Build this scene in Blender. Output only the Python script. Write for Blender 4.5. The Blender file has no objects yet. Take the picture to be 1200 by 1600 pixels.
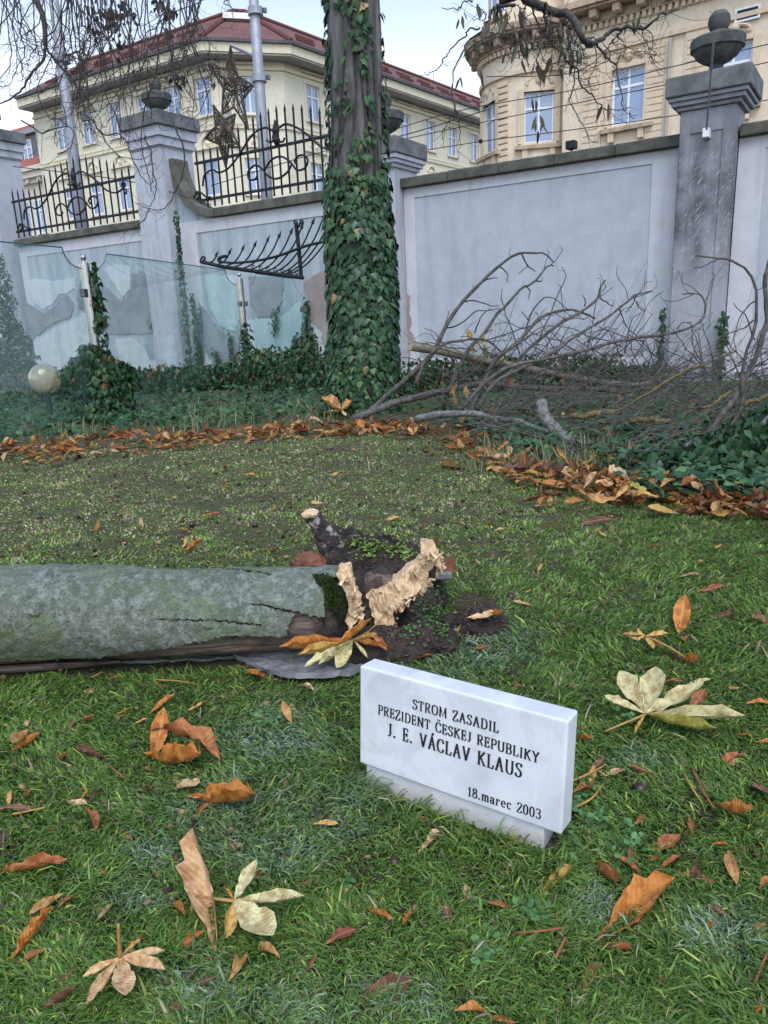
import bpy, bmesh, math, random
import numpy as np
from mathutils import Vector, Matrix, Euler, noise

random.seed(7)
rng = np.random.default_rng(7)
scene = bpy.context.scene
COL = scene.collection
PI = math.pi

# ------------------------------------------------------------------ camera
FPX, PITCH, ROLL, EYE = 1150.0, math.radians(14.8), math.radians(2.46), 1.05
CF = np.array([0, math.cos(PITCH), -math.sin(PITCH)])
CU = np.array([0, math.sin(PITCH), math.cos(PITCH)])
CX = np.array([1.0, 0, 0])
XH = math.cos(ROLL) * CX - math.sin(ROLL) * CU
YH = math.sin(ROLL) * CX + math.cos(ROLL) * CU
CC = np.array([0, 0, EYE])
cam = bpy.data.cameras.new('camera')
cam.sensor_fit = 'VERTICAL'
cam.sensor_height = 36.0
cam.lens = 36.0 * FPX / 1600.0
cam.clip_start = 0.05
cam.clip_end = 2000
camo = bpy.data.objects.new('camera', cam)
COL.objects.link(camo)
camo.matrix_world = Matrix(((XH[0], YH[0], -CF[0], CC[0]), (XH[1], YH[1], -CF[1], CC[1]),
                            (XH[2], YH[2], -CF[2], CC[2]), (0, 0, 0, 1)))
scene.camera = camo

# ------------------------------------------------------------------ world, sun, exposure
SUN_EL, SUN_AZ = math.radians(58), math.radians(175)      # compass angle, clockwise from +Y
wd = bpy.data.worlds.new('World')
scene.world = wd
wd.use_nodes = True
wn = wd.node_tree
bg = wn.nodes['Background']
sky = wn.nodes.new('ShaderNodeTexSky')
sky.sky_type = 'NISHITA'
sky.sun_disc = False
sky.sun_elevation = SUN_EL
sky.sun_rotation = SUN_AZ
sky.air_density = 1.0
sky.dust_density = 0.9
sky.ozone_density = 3.0
hs = wn.nodes.new('ShaderNodeHueSaturation')
# the air is paler towards the horizon, all the way round
geo = wn.nodes.new('ShaderNodeTexCoord')
sepz = wn.nodes.new('ShaderNodeSeparateXYZ')
wn.links.new(geo.outputs['Generated'], sepz.inputs[0])
mr = wn.nodes.new('ShaderNodeMapRange')
mr.interpolation_type = 'SMOOTHSTEP'
mr.inputs['From Min'].default_value = 0.10
mr.inputs['From Max'].default_value = 0.62
mr.inputs['To Min'].default_value = 0.14
mr.inputs['To Max'].default_value = 1.2
wn.links.new(sepz.outputs[2], mr.inputs['Value'])
wn.links.new(mr.outputs[0], hs.inputs['Saturation'])
wn.links.new(sky.outputs[0], hs.inputs['Color'])
wn.links.new(hs.outputs[0], bg.inputs[0])
bg.inputs[1].default_value = 0.15
sl = bpy.data.lights.new('sun', 'SUN')
sl.energy = 1.5
sl.angle = math.radians(50)
sl.color = (1.0, 0.96, 0.9)
so = bpy.data.objects.new('sun', sl)
COL.objects.link(so)
sd = Vector((math.sin(SUN_AZ) * math.cos(SUN_EL), math.cos(SUN_AZ) * math.cos(SUN_EL), math.sin(SUN_EL)))
so.rotation_euler = sd.to_track_quat('Z', 'Y').to_euler()
so.location = (0, 0, 30)
vs = scene.view_settings
vs.view_transform = 'Standard'
vs.look = 'None'
vs.exposure = 1.02
vs.gamma = 1.0
vs.use_curve_mapping = False

# ------------------------------------------------------------------ helpers
def ray(x, y):
    return CF + XH * (x - 600.0) / FPX + YH * (800.0 - y) / FPX
def G(x, y, z=0.0):
    d = ray(x, y)
    return CC + d * ((z - EYE) / d[2])
def PY(x, y, Y):
    d = ray(x, y)
    return CC + d * (Y / d[1])
def projv(P):
    d = np.asarray(P) - CC
    w = d @ CF
    return np.stack([600 + FPX * (d @ XH) / w, 800 - FPX * (d @ YH) / w], -1)
def pxsize(p):
    return float((np.asarray(p) - CC) @ CF) / FPX      # metres per photo pixel at p
def V(p):
    return Vector((float(p[0]), float(p[1]), float(p[2])))

class Frame:
    """a vertical plane: origin O, horizontal axis u, normal n towards the viewer"""
    def __init__(s, O, u):
        s.O = np.array([O[0], O[1], 0.0])
        u = np.array([u[0], u[1], 0.0])
        s.u = u / np.linalg.norm(u)
        s.n = np.array([s.u[1], -s.u[0], 0.0])
    def at(s, u, n, z):
        return s.O + s.u * u + s.n * n + np.array([0, 0, z])
    def px(s, x, y, off=0.0):
        d = ray(x, y)
        t = ((s.O + s.n * off - CC) @ s.n) / (d @ s.n)
        p = CC + d * t
        return float((p - s.O) @ s.u), float(p[2])
    def mat(s, u, n, z):
        p = s.at(u, n, z)
        m = Matrix(((s.u[0], -s.n[0], 0, p[0]), (s.u[1], -s.n[1], 0, p[1]), (0, 0, 1, p[2]), (0, 0, 0, 1)))
        return m

def vnoise(x, y, sc, seed=0):
    r = np.random.default_rng(seed)
    T = r.random((64, 64))
    x = np.asarray(x) * sc + 17.3; y = np.asarray(y) * sc + 5.1
    xi = np.floor(x).astype(int); yi = np.floor(y).astype(int)
    fx = x - xi; fy = y - yi
    fx = fx * fx * (3 - 2 * fx); fy = fy * fy * (3 - 2 * fy)
    a = T[xi % 64, yi % 64]; b = T[(xi + 1) % 64, yi % 64]; c = T[xi % 64, (yi + 1) % 64]; d = T[(xi + 1) % 64, (yi + 1) % 64]
    return (a * (1 - fx) + b * fx) * (1 - fy) + (c * (1 - fx) + d * fx) * fy
def fbm(x, y, sc, seed=0):
    return .5 * vnoise(x, y, sc, seed) + .3 * vnoise(x, y, sc * 2.1, seed + 1) + .2 * vnoise(x, y, sc * 4.3, seed + 2)
def inpoly(pts, poly):
    x, y = pts[:, 0], pts[:, 1]
    r = np.zeros(len(x), bool)
    n = len(poly)
    for i in range(n):
        x1, y1 = poly[i]; x2, y2 = poly[(i + 1) % n]
        c = ((y1 > y) != (y2 > y)) & (x < (x2 - x1) * (y - y1) / (y2 - y1 + 1e-12) + x1)
        r ^= c
    return r
def distline(pts, line):
    best = np.full(len(pts), 1e9)
    for (a, b) in zip(line[:-1], line[1:]):
        a = np.array(a, float); b = np.array(b, float); ab = b - a
        t = np.clip(((pts - a) @ ab) / (ab @ ab), 0, 1)
        best = np.minimum(best, np.linalg.norm(pts - (a + t[:, None] * ab), axis=1))
    return best

ORI = {}
def tag(o, label=None, cat=None, group=None, kind=None):
    if label: o['label'] = label
    if cat: o['category'] = cat
    if group: o['group'] = group
    if kind: o['kind'] = kind
    return o
def empty(name, loc):
    o = bpy.data.objects.new(name, None)
    o.empty_display_size = 0.1
    COL.objects.link(o)
    o.location = V(loc)
    ORI[o.name] = np.array([float(c) for c in loc])
    return o
def link(name, me, mat, parent, origin):
    o = bpy.data.objects.new(name, me)
    COL.objects.link(o)
    if mat is not None and len(me.materials) == 0: me.materials.append(mat)
    if parent is not None:
        o.parent = parent
    else:
        o.location = V(origin)
    ORI[o.name] = origin
    return o

class MB:
    def __init__(s):
        s.v = []; s.f = []; s.n = 0
    def add(s, verts, faces):
        s.v.append(np.asarray(verts, float).reshape(-1, 3))
        s.f += [tuple(i + s.n for i in f) for f in faces]
        s.n += len(s.v[-1])
        return s
    def hexa(s, c):
        return s.add(c, [(0, 3, 2, 1), (4, 5, 6, 7), (0, 1, 5, 4), (1, 2, 6, 5), (2, 3, 7, 6), (3, 0, 4, 7)])
    def box(s, F, u0, u1, n0, n1, z0, z1):
        return s.hexa([F.at(u0, n1, z0), F.at(u1, n1, z0), F.at(u1, n0, z0), F.at(u0, n0, z0),
                       F.at(u0, n1, z1), F.at(u1, n1, z1), F.at(u1, n0, z1), F.at(u0, n0, z1)])
    def cube(s, x0, x1, y0, y1, z0, z1):
        return s.hexa([(x0, y0, z0), (x1, y0, z0), (x1, y1, z0), (x0, y1, z0), (x0, y0, z1), (x1, y0, z1), (x1, y1, z1), (x0, y1, z1)])
    def prism(s, F, poly, n0, n1):
        k = len(poly)
        vs_ = [F.at(u, n1, z) for u, z in poly] + [F.at(u, n0, z) for u, z in poly]
        area = sum(poly[i][0] * poly[(i + 1) % k][1] - poly[(i + 1) % k][0] * poly[i][1] for i in range(k))
        fr = list(range(k)); bk = list(range(2 * k - 1, k - 1, -1))
        fs = [fr, bk] + [(i, k + i, k + (i + 1) % k, (i + 1) % k) for i in range(k)]
        if area < 0: fs = [tuple(reversed(f)) for f in fs]
        return s.add(vs_, fs)
    def tube(s, pts, rad, k=6, cap=True):
        pts = np.asarray(pts, float); m = len(pts)
        rad = np.broadcast_to(np.asarray(rad, float), (m,)) if np.ndim(rad) == 0 or len(np.atleast_1d(rad)) == m else np.interp(np.linspace(0, 1, m), np.linspace(0, 1, len(rad)), rad)
        t = np.gradient(pts, axis=0)
        t /= np.linalg.norm(t, axis=1)[:, None] + 1e-12
        a = np.array([0, 0, 1.0]) if abs(t[0][2]) < .9 else np.array([1.0, 0, 0])
        n = np.cross(t[0], a); n /= np.linalg.norm(n)
        ang = np.arange(k) * 2 * PI / k
        out = []
        for i in range(m):
            n = n - t[i] * (n @ t[i]); n /= np.linalg.norm(n) + 1e-12
            b = np.cross(t[i], n)
            out.append(pts[i] + rad[i] * (np.cos(ang)[:, None] * n + np.sin(ang)[:, None] * b))
        fs = []
        for i in range(m - 1):
            for j in range(k):
                a0 = i * k + j; a1 = i * k + (j + 1) % k
                fs.append((a0, a1, a1 + k, a0 + k))
        if cap:
            fs.append(tuple(reversed(range(k)))); fs.append(tuple(range((m - 1) * k, m * k)))
        return s.add(np.concatenate(out), fs)
    def lathe(s, c, prof, k=24):
        ang = np.arange(k) * 2 * PI / k
        vs_ = []
        for r, z in prof:
            vs_ += [(c[0] + r * math.cos(a), c[1] + r * math.sin(a), c[2] + z) for a in ang]
        m = len(prof); fs = []
        for i in range(m - 1):
            for j in range(k):
                a0 = i * k + j; a1 = i * k + (j + 1) % k
                fs.append((a0, a1, a1 + k, a0 + k))
        fs.append(tuple(reversed(range(k)))); fs.append(tuple(range((m - 1) * k, m * k)))
        return s.add(vs_, fs)
    def mesh(s, name, origin=(0, 0, 0)):
        me = bpy.data.meshes.new(name)
        v = (np.concatenate(s.v) if s.v else np.zeros((0, 3))) - np.asarray(origin, float)
        me.from_pydata(v.tolist(), [], s.f)
        return me
    def build(s, name, mat, parent=None, origin=None, smooth=False, bevel=0.0):
        if parent is not None: origin = ORI[parent.name]
        elif origin is None:
            a = np.concatenate(s.v); origin = np.array([*(a.min(0) + a.max(0))[:2] / 2, a[:, 2].min()])
        me = s.mesh(name, origin)
        o = link(name, me, mat, parent, np.asarray(origin, float))
        if smooth: me.polygons.foreach_set('use_smooth', [True] * len(me.polygons))
        if bevel:
            b = o.modifiers.new('bevel', 'BEVEL'); b.width = bevel; b.segments = 2; b.limit_method = 'ANGLE'
        return o

def arrays_mesh(name, verts, tris, col=None, smooth=False, uv=None):
    me = bpy.data.meshes.new(name)
    nv, nt = len(verts), len(tris)
    me.vertices.add(nv); me.vertices.foreach_set('co', np.ascontiguousarray(verts, np.float32).ravel())
    me.loops.add(nt * 3); me.loops.foreach_set('vertex_index', np.ascontiguousarray(tris, np.int32).ravel())
    me.polygons.add(nt)
    me.polygons.foreach_set('loop_start', np.arange(0, nt * 3, 3, dtype=np.int32))
    if smooth: me.polygons.foreach_set('use_smooth', np.ones(nt, bool))
    if col is not None:
        ca = me.color_attributes.new('Col', 'FLOAT_COLOR', 'POINT')
        c4 = np.ones((nv, 4), np.float32); c4[:, :3] = col
        ca.data.foreach_set('color', c4.ravel())
    if uv is not None:
        ul = me.uv_layers.new(name='UVMap')
        ul.data.foreach_set('uv', np.ascontiguousarray(uv[np.asarray(tris).ravel()], np.float32).ravel())
    me.update(); me.validate()
    return me
def cloud(T, F, pos, B, size, col):
    """many copies of a small template: T (k,3), F (m,3), bases B (N,3,3) rows = axes"""
    N, k = len(pos), len(T)
    size = np.broadcast_to(np.asarray(size, float), (N,))
    v = np.einsum('kj,njc->nkc', T, B) * size[:, None, None] + np.asarray(pos)[:, None, :]
    f = (np.asarray(F)[None] + (np.arange(N) * k)[:, None, None]).reshape(-1, 3)
    c = np.repeat(np.asarray(col), k, axis=0)
    return v.reshape(-1, 3), f, c
def cloud_obj(name, T, F, pos, B, size, col, mat, parent=None, origin=None, uv=None):
    v, f, c = cloud(T, F, pos, B, size, col)
    if parent is not None: origin = ORI[parent.name]
    elif origin is None: origin = np.array([*(v.min(0) + v.max(0))[:2] / 2, v[:, 2].min()])
    me = arrays_mesh(name, v - origin, f, c, uv=None if uv is None else np.tile(uv, (len(pos), 1)))
    return link(name, me, mat, parent, np.asarray(origin, float))
def bases(ydir, zdir):
    y = ydir / (np.linalg.norm(ydir, axis=1)[:, None] + 1e-9)
    x = np.cross(y, zdir); x /= np.linalg.norm(x, axis=1)[:, None] + 1e-9
    z = np.cross(x, y)
    return np.stack([x, y, z], 1)
def smoothline(pts, n):
    pts = np.asarray(pts, float); m = len(pts)
    if m < 3: return np.array([pts[0] + (pts[-1] - pts[0]) * t for t in np.linspace(0, 1, n)])
    P = np.vstack([2 * pts[0] - pts[1], pts, 2 * pts[-1] - pts[-2]])
    out = []
    for t in np.linspace(0, m - 1 - 1e-6, n):
        i = int(t); f = t - i
        a, b, c, d = P[i], P[i + 1], P[i + 2], P[i + 3]
        out.append(.5 * ((2 * b) + (c - a) * f + (2 * a - 5 * b + 4 * c - d) * f * f + (3 * b - a - 3 * c + d) * f ** 3))
    return np.array(out)

# ------------------------------------------------------------------ materials
class NT:
    def __init__(s, name):
        s.m = bpy.data.materials.new(name); s.m.use_nodes = True
        s.t = s.m.node_tree; s.p = s.t.nodes['Principled BSDF']; s.out = s.t.nodes['Material Output']
    def n(s, typ, **kw):
        nd = s.t.nodes.new('ShaderNode' + typ)
        for k, v in kw.items():
            if k.startswith('_'): setattr(nd, k[1:], v)
            else:
                key = int(k[1:]) if k[0] == 'i' and k[1:].isdigit() else k.replace('__', ' ')
                if hasattr(v, 'is_output') or isinstance(v, bpy.types.NodeSocket): s.t.links.new(v, nd.inputs[key])
                else: nd.inputs[key].default_value = v
        return nd
    def l(s, a, b): s.t.links.new(a, b)
    def coord(s, which='Object', scale=(1, 1, 1), rot=(0, 0, 0)):
        tc = s.n('TexCoord')
        mp = s.n('Mapping', Vector=tc.outputs[which]); mp.inputs['Scale'].default_value = scale; mp.inputs['Rotation'].default_value = rot
        return mp.outputs[0]
    def noise(s, vec, scale, detail=4, rough=.55, dist=0.0):
        return s.n('TexNoise', Vector=vec, Scale=scale, Detail=detail, Roughness=rough, Distortion=dist).outputs[0]
    def ramp(s, fac, stops):
        r = s.n('ValToRGB', Fac=fac); el = r.color_ramp.elements
        while len(el) < len(stops): el.new(.5)
        for e, (p, c) in zip(el, stops):
            e.position = p
            c = (c, c, c) if not hasattr(c, '__len__') else c
            e.color = (*c, 1)
        return r.outputs[0]
    def mix(s, fac, a, b, mode='MIX'):
        m = s.n('Mix', _data_type='RGBA', _blend_type=mode)
        for sock, val in ((m.inputs[0], fac), (m.inputs[6], a), (m.inputs[7], b)):
            if isinstance(val, bpy.types.NodeSocket): s.l(val, sock)
            elif hasattr(val, '__len__'): sock.default_value = (*val[:3], 1)
            else: sock.default_value = val
        return m.outputs[2]
    def math(s, op, a, b=0.0):
        m = s.n('Math', _operation=op)
        for i, val in enumerate((a, b)):
            if isinstance(val, bpy.types.NodeSocket): s.l(val, m.inputs[i])
            else: m.inputs[i].default_value = val
        return m.outputs[0]
    def bump(s, h, strength=.3, dist=.01, prev=None):
        b = s.n('Bump', Height=h); b.inputs['Strength'].default_value = strength; b.inputs['Distance'].default_value = dist
        if prev is not None: s.l(prev, b.inputs['Normal'])
        return b.outputs[0]
    def done(s, col, rough=.8, normal=None, spec=.3, metal=0.0):
        p = s.p
        if isinstance(col, bpy.types.NodeSocket): s.l(col, p.inputs['Base Color'])
        else: p.inputs['Base Color'].default_value = (*col, 1)
        if isinstance(rough, bpy.types.NodeSocket): s.l(rough, p.inputs['Roughness'])
        else: p.inputs['Roughness'].default_value = rough
        p.inputs['Specular IOR Level'].default_value = spec
        p.inputs['Metallic'].default_value = metal
        if normal is not None: s.l(normal, p.inputs['Normal'])
        return s.m
def simple(name, a, b, scale=3.0, rough=.8, bump=.2, bscale=60, bdist=.005, spec=.3, lo=.35, hi=.65, stretch=(1, 1, 1), metal=0.0, fine=.25):
    m = NT(name)
    c = m.coord(scale=stretch)
    col = m.mix(m.ramp(m.noise(c, scale, 6), [(lo, 0), (hi, 1)]), a, b)
    f = m.noise(c, bscale, 5, .6)
    col = m.mix(fine, col, m.ramp(f, [(.3, .25), (.7, 1.0)]), 'MULTIPLY')
    return m.done(col, rough, m.bump(f, bump, bdist) if bump else None, spec, metal)
def attr_mat(name, rough=.6, spec=.3, trans=0.0, fine=.0, mul=(1, 1, 1)):
    m = NT(name)
    a = m.n('Attribute'); a.attribute_name = 'Col'
    col = a.outputs['Color']
    if fine:
        f = m.noise(m.coord(), 60, 3)
        col = m.mix(fine, col, m.ramp(f, [(.3, .4), (.7, 1.0)]), 'MULTIPLY')
    m.done(col, rough, None, spec)
    if trans:
        tr = m.n('BsdfTranslucent', Color=col)
        mx = m.n('MixShader', Fac=trans, i1=m.p.outputs[0], i2=tr.outputs[0])
        m.l(mx.outputs[0], m.out.inputs[0])
    return m.m

def leaf_material(name, source):
    """dry leaf: colour from the object (or the stored leaf tint), veins from the leaf's own UV, blotches"""
    m = NT(name)
    if source == 'object': base = m.n('ObjectInfo').outputs['Color']
    else:
        a = m.n('Attribute'); a.attribute_name = 'Col'; base = a.outputs['Color']
    tc = m.n('TexCoord')
    sp = m.n('SeparateXYZ', Vector=tc.outputs['UV'])
    ax = m.math('ABSOLUTE', m.math('SUBTRACT', sp.outputs[0], .5))
    ph = m.math('MULTIPLY', m.math('SUBTRACT', sp.outputs[1], m.math('MULTIPLY', ax, .45)), 2 * PI * 13)
    w = m.math('SINE', ph)
    vein = m.ramp(w, [(.70, 0), (1.0, 1)])
    rib = m.ramp(ax, [(.012, 1), (.04, 0)])
    oi = m.n('ObjectInfo')
    vec = m.n('VectorMath', _operation='ADD', i0=tc.outputs['Object'])
    cmb = m.n('CombineXYZ', X=m.math('MULTIPLY', oi.outputs['Random'], 37.0), Y=m.math('MULTIPLY', oi.outputs['Random'], 91.0))
    m.l(cmb.outputs[0], vec.inputs[1])
    bl = m.noise(vec.outputs[0], 6, 6, .62)
    fi = m.noise(vec.outputs[0], 55, 4, .6)
    col = m.mix(m.ramp(bl, [(.40, .85), (.58, 0)]), base, m.mix(1.0, base, (.50, .36, .26), 'MULTIPLY'))
    col = m.mix(m.ramp(bl, [(.6, 0), (.75, .35)]), col, (.62, .45, .26))
    col = m.mix(.14, col, m.ramp(fi, [(.3, .45), (.7, 1)]), 'MULTIPLY')
    col = m.mix(m.math('MULTIPLY', vein, .22), col, m.mix(1.0, base, (.5, .4, .3), 'MULTIPLY'))
    col = m.mix(m.math('MULTIPLY', rib, .6), col, (.55, .38, .2))
    h = m.math('ADD', m.math('MULTIPLY', w, .5), m.math('MULTIPLY', fi, .6))
    m.done(col, .62, m.bump(h, .45, .0016), .3)
    tr = m.n('BsdfTranslucent', Color=col)
    mx = m.n('MixShader', Fac=.18, i1=m.p.outputs[0], i2=tr.outputs[0])
    m.l(mx.outputs[0], m.out.inputs[0])
    return m.m

def plaster(name, a, b, stain, stain_lo=.55, stain_hi=.75, streak=True, low_dirt=0.0):
    m = NT(name)
    c = m.coord('Object')
    n1 = m.noise(c, .9, 6, .6); n2 = m.noise(c, 5, 5, .6); f = m.noise(c, 70, 4, .65)
    col = m.mix(n1, a, b)
    st = m.noise(m.coord('Object', (3.5, 3.5, .35)), 1.0, 6, .65) if streak else n2
    col = m.mix(m.math('MULTIPLY', m.ramp(st, [(stain_lo, 0), (stain_hi, 1)]), .75), col, stain)
    col = m.mix(.34, col, m.ramp(n2, [(.3, .55), (.7, 1)]), 'MULTIPLY')
    wv = m.n('TexVoronoi', Vector=m.n('Mix', _data_type='RGBA').outputs[2] if False else c, Scale=.8, _feature='DISTANCE_TO_EDGE')
    ck = m.math('MULTIPLY', m.ramp(m.math('ADD', wv.outputs[0], m.math('MULTIPLY', f, .012)), [(.004, 1), (.0085, 0)]), m.ramp(m.noise(c, 1.3, 3), [(.50, 0), (.60, .55)]))
    col = m.mix(ck, col, (.16, .17, .18))
    col = m.mix(.12, col, m.ramp(f, [(.3, .5), (.7, 1)]), 'MULTIPLY')
    if low_dirt:
        sp = m.n('SeparateXYZ', Vector=m.coord('Object'))
        g = m.math('ADD', sp.outputs[2], m.math('MULTIPLY', n2, -.5))
        col = m.mix(m.ramp(g, [(.0, low_dirt), (.35, 0)]), col, (.13, .14, .12))
    return m.done(col, .9, m.bump(m.math('ADD', f, m.math('MULTIPLY', n2, 1.5)), .25, .006), .2)

MAT = {}
MAT['wall'] = plaster('wall_plaster', (.50, .535, .585), (.41, .44, .495), (.30, .33, .38), .53, .82, low_dirt=.6)
MAT['wall_band'] = plaster('wall_band_plaster', (.61, .62, .655), (.54, .555, .59), (.36, .37, .38), .55, .8)
MAT['wall_old'] = plaster('old_painted_plaster', (.50, .52, .54), (.36, .45, .48), (.26, .33, .38), .45, .62, streak=True)
MAT['bare_plaster'] = simple('bare_render', (.22, .24, .27), (.31, .325, .345), 2.5, .95, .4, 60, .01)
MAT['bare_pink'] = simple('bare_mortar', (.30, .265, .25), (.38, .34, .32), 3, .95, .5, 50, .01)
MAT['pier'] = plaster('pier_plaster', (.50, .52, .57), (.40, .425, .475), (.22, .23, .25), .5, .72)
MAT['cope'] = simple('mossy_cope_stone', (.075, .078, .062), (.15, .15, .125), 4, .95, .7, 45, .012, lo=.35, hi=.7)
MAT['cap'] = simple('weathered_cap_stone', (.10, .108, .11), (.19, .20, .205), 5, .95, .6, 60, .008)
MAT['urn'] = simple('urn_stone', (.055, .062, .062), (.12, .125, .12), 6, .95, .7, 50, .01)
MAT['iron'] = simple('black_iron', (.012, .014, .019), (.024, .027, .033), 20, .65, .15, 90, .002, spec=.25)
MAT['steel'] = simple('brushed_steel', (.40, .40, .40), (.50, .49, .48), 4, .26, .03, 200, .001, spec=.5, metal=1.0, fine=.1)
MAT['clamp'] = simple('clamp_metal', (.10, .105, .11), (.16, .165, .17), 9, .4, .05, 90, .001, spec=.5, metal=.6)
MAT['white_frame'] = simple('white_window_paint', (.72, .74, .76), (.80, .81, .82), 8, .5, .03, 40, .002, fine=.08)
MAT['yellow'] = plaster('yellow_facade_render', (.75, .71, .55), (.70, .655, .50), (.55, .50, .36), .6, .9)
MAT['yellow_trim'] = plaster('yellow_trim_render', (.73, .68, .50), (.68, .62, .45), (.55, .50, .38), .6, .9)
MAT['soffit'] = simple('grey_soffit', (.36, .345, .31), (.42, .40, .36), 3, .9, .1, 30, .01)
MAT['gutter'] = simple('dark_gutter', (.06, .06, .07), (.10, .10, .11), 6, .6, .05, 40, .004)
MAT['ochre'] = plaster('ochre_facade_render', (.78, .67, .50), (.72, .61, .455), (.46, .36, .26), .55, .85)
MAT['ochre_trim'] = plaster('ochre_trim_render', (.74, .61, .44), (.66, .53, .38), (.30, .24, .18), .52, .78)
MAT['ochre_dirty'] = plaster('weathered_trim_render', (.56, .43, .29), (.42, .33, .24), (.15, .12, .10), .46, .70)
MAT['cream'] = plaster('cream_facade_render', (.72, .66, .55), (.66, .60, .50), (.5, .45, .38), .6, .9)
MAT['pole'] = simple('galvanised_pole', (.27, .29, .33), (.34, .36, .40), 5, .55, .05, 60, .002, spec=.5, metal=.3)
MAT['wire'] = simple('dark_wire', (.03, .03, .035), (.05, .05, .055), 10, .6, 0, spec=.3)
MAT['star_wire'] = simple('rusty_wicker', (.045, .036, .028), (.10, .078, .056), 30, .8, 0)
MAT['red'] = simple('red_sheet', (.75, .10, .06), (.8, .14, .09), 5, .6, 0)

def tiles(name, a, b, row=.32):
    m = NT(name)
    tc = m.n('TexCoord')
    mp = m.n('Mapping', Vector=tc.outputs['UV'])
    br = m.n('TexBrick', Vector=mp.outputs[0], Color1=(*a, 1), Color2=(*b, 1), Mortar=(a[0] * .35, a[1] * .35, a[2] * .4, 1), Scale=1.0)
    br.inputs['Brick Width'].default_value = .24; br.inputs['Row Height'].default_value = row; br.inputs['Mortar Size'].default_value = .022
    n1 = m.noise(m.coord('Object'), 1.1, 5)
    col = m.mix(.5, br.outputs[0], m.ramp(n1, [(.3, .55), (.7, 1)]), 'MULTIPLY')
    return m.done(col, .8, m.bump(br.outputs[1], -.6, .03), .3)
MAT['tiles'] = tiles('red_roof_tiles', (.215, .105, .085), (.17, .085, .07))
MAT['tiles_pale'] = tiles('old_roof_tiles', (.36, .13, .10), (.30, .11, .085))

def pane_mat():
    m = NT('window_glass_pane')
    n = m.noise(m.coord('Object'), .7, 2)
    col = m.mix(n, (.10, .18, .32), (.17, .28, .46))  # blue of the reflected sky put into the pane's base colour
    m.p.inputs['Coat Weight'].default_value = 1.0
    m.p.inputs['Coat Roughness'].default_value = .04
    m.p.inputs['Coat IOR'].default_value = 1.55
    return m.done(col, .15, None, 1.0)
MAT['pane'] = pane_mat()

def glass_mat():
    m = NT('teal_sheet_glass')
    t = m.n('BsdfTransparent', Color=(.92, .975, .97, 1))
    dif = m.n('BsdfDiffuse', Color=(.50, .68, .70, 1))
    g = m.n('BsdfGlossy', Color=(1, 1, 1, 1), Roughness=.03)
    nn = m.noise(m.coord('Object', (1, 1, .6)), 1.6, 4)
    dirt = m.n('MixShader', Fac=m.ramp(nn, [(.35, .005), (.75, .05)]), i1=t.outputs[0], i2=dif.outputs[0])
    lw = m.n('Fresnel', IOR=1.45)
    mx = m.n('MixShader', Fac=m.math('MULTIPLY', lw.outputs[0], .22), i1=dirt.outputs[0], i2=g.outputs[0])
    m.l(mx.outputs[0], m.out.inputs[0])
    return m.m
MAT['glass'] = glass_mat()
MAT['glass_edge'] = simple('glass_edge_green', (.04, .10, .10), (.06, .14, .13), 5, .3, 0, spec=.6)
def globe_mat():
    m = NT('amber_globe_glass')
    t = m.n('BsdfTransparent', Color=(.85, .72, .40, 1))
    dif = m.n('BsdfDiffuse', Color=(.62, .52, .28, 1))
    g = m.n('BsdfGlossy', Color=(1, 1, 1, 1), Roughness=.06)
    a = m.n('MixShader', Fac=.42, i1=t.outputs[0], i2=dif.outputs[0])
    lw = m.n('LayerWeight', Blend=.55)
    b = m.n('MixShader', Fac=m.math('MULTIPLY', lw.outputs[1], .5), i1=a.outputs[0], i2=g.outputs[0])
    m.l(b.outputs[0], m.out.inputs[0])
    return m.m
MAT['globe'] = globe_mat()
MAT['marble'] = None
def marble():
    m = NT('white_marble')
    c = m.coord('Object')
    v = m.noise(c, 7, 8, .6, 1.5); n2 = m.noise(c, 30, 5, .6); f = m.noise(c, 220, 3)
    col = m.mix(m.ramp(v, [(.42, 0), (.62, 1)]), (.58, .60, .63), (.46, .48, .52))
    col = m.mix(m.ramp(n2, [(.58, 0), (.74, .6)]), col, (.50, .45, .38))
    sp = m.n('SeparateXYZ', Vector=c)
    g = m.math('ADD', sp.outputs[2], m.math('MULTIPLY', n2, -.05))
    col = m.mix(m.ramp(g, [(.0, .55), (.035, .0)]), col, (.42, .38, .30))
    return m.done(col, .5, m.bump(f, .12, .001), .4)
MAT['marble'] = marble()
MAT['ink'] = simple('black_engraving_paint', (.012, .012, .016), (.02, .02, .024), 40, .6, 0)

def log_bark():
    m = NT('lichen_grey_bark')
    c = m.coord('Object')
    n1 = m.noise(c, 4.0, 6, .6); n2 = m.noise(c, 34, 6, .7); n3 = m.noise(c, 120, 4, .7)
    vo = m.n('TexVoronoi', Vector=c, Scale=75.0)
    col = m.mix(m.ramp(n1, [(.35, 0), (.65, 1)]), (.122, .140, .108), (.075, .094, .066))
    col = m.mix(m.ramp(n2, [(.45, 0), (.62, .85)]), col, (.215, .24, .215))
    col = m.mix(m.ramp(m.noise(c, 5, 6, .65), [(.48, 0), (.66, .75)]), col, (.105, .145, .060))
    col = m.mix(m.ramp(n3, [(.36, .75), (.5, 0)]), col, (.05, .052, .05))
    col = m.mix(m.ramp(m.noise(c, 5.5, 3, .5), [(.70, 0), (.76, .8)]), col, (.30, .33, .07))
    h = m.math('ADD', m.math('MULTIPLY', n2, 1.2), m.math('ADD', n3, m.math('MULTIPLY', vo.outputs[0], .6)))
    return m.done(col, .92, m.bump(h, .7, .006), .2)
MAT['log_bark'] = log_bark()
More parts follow.
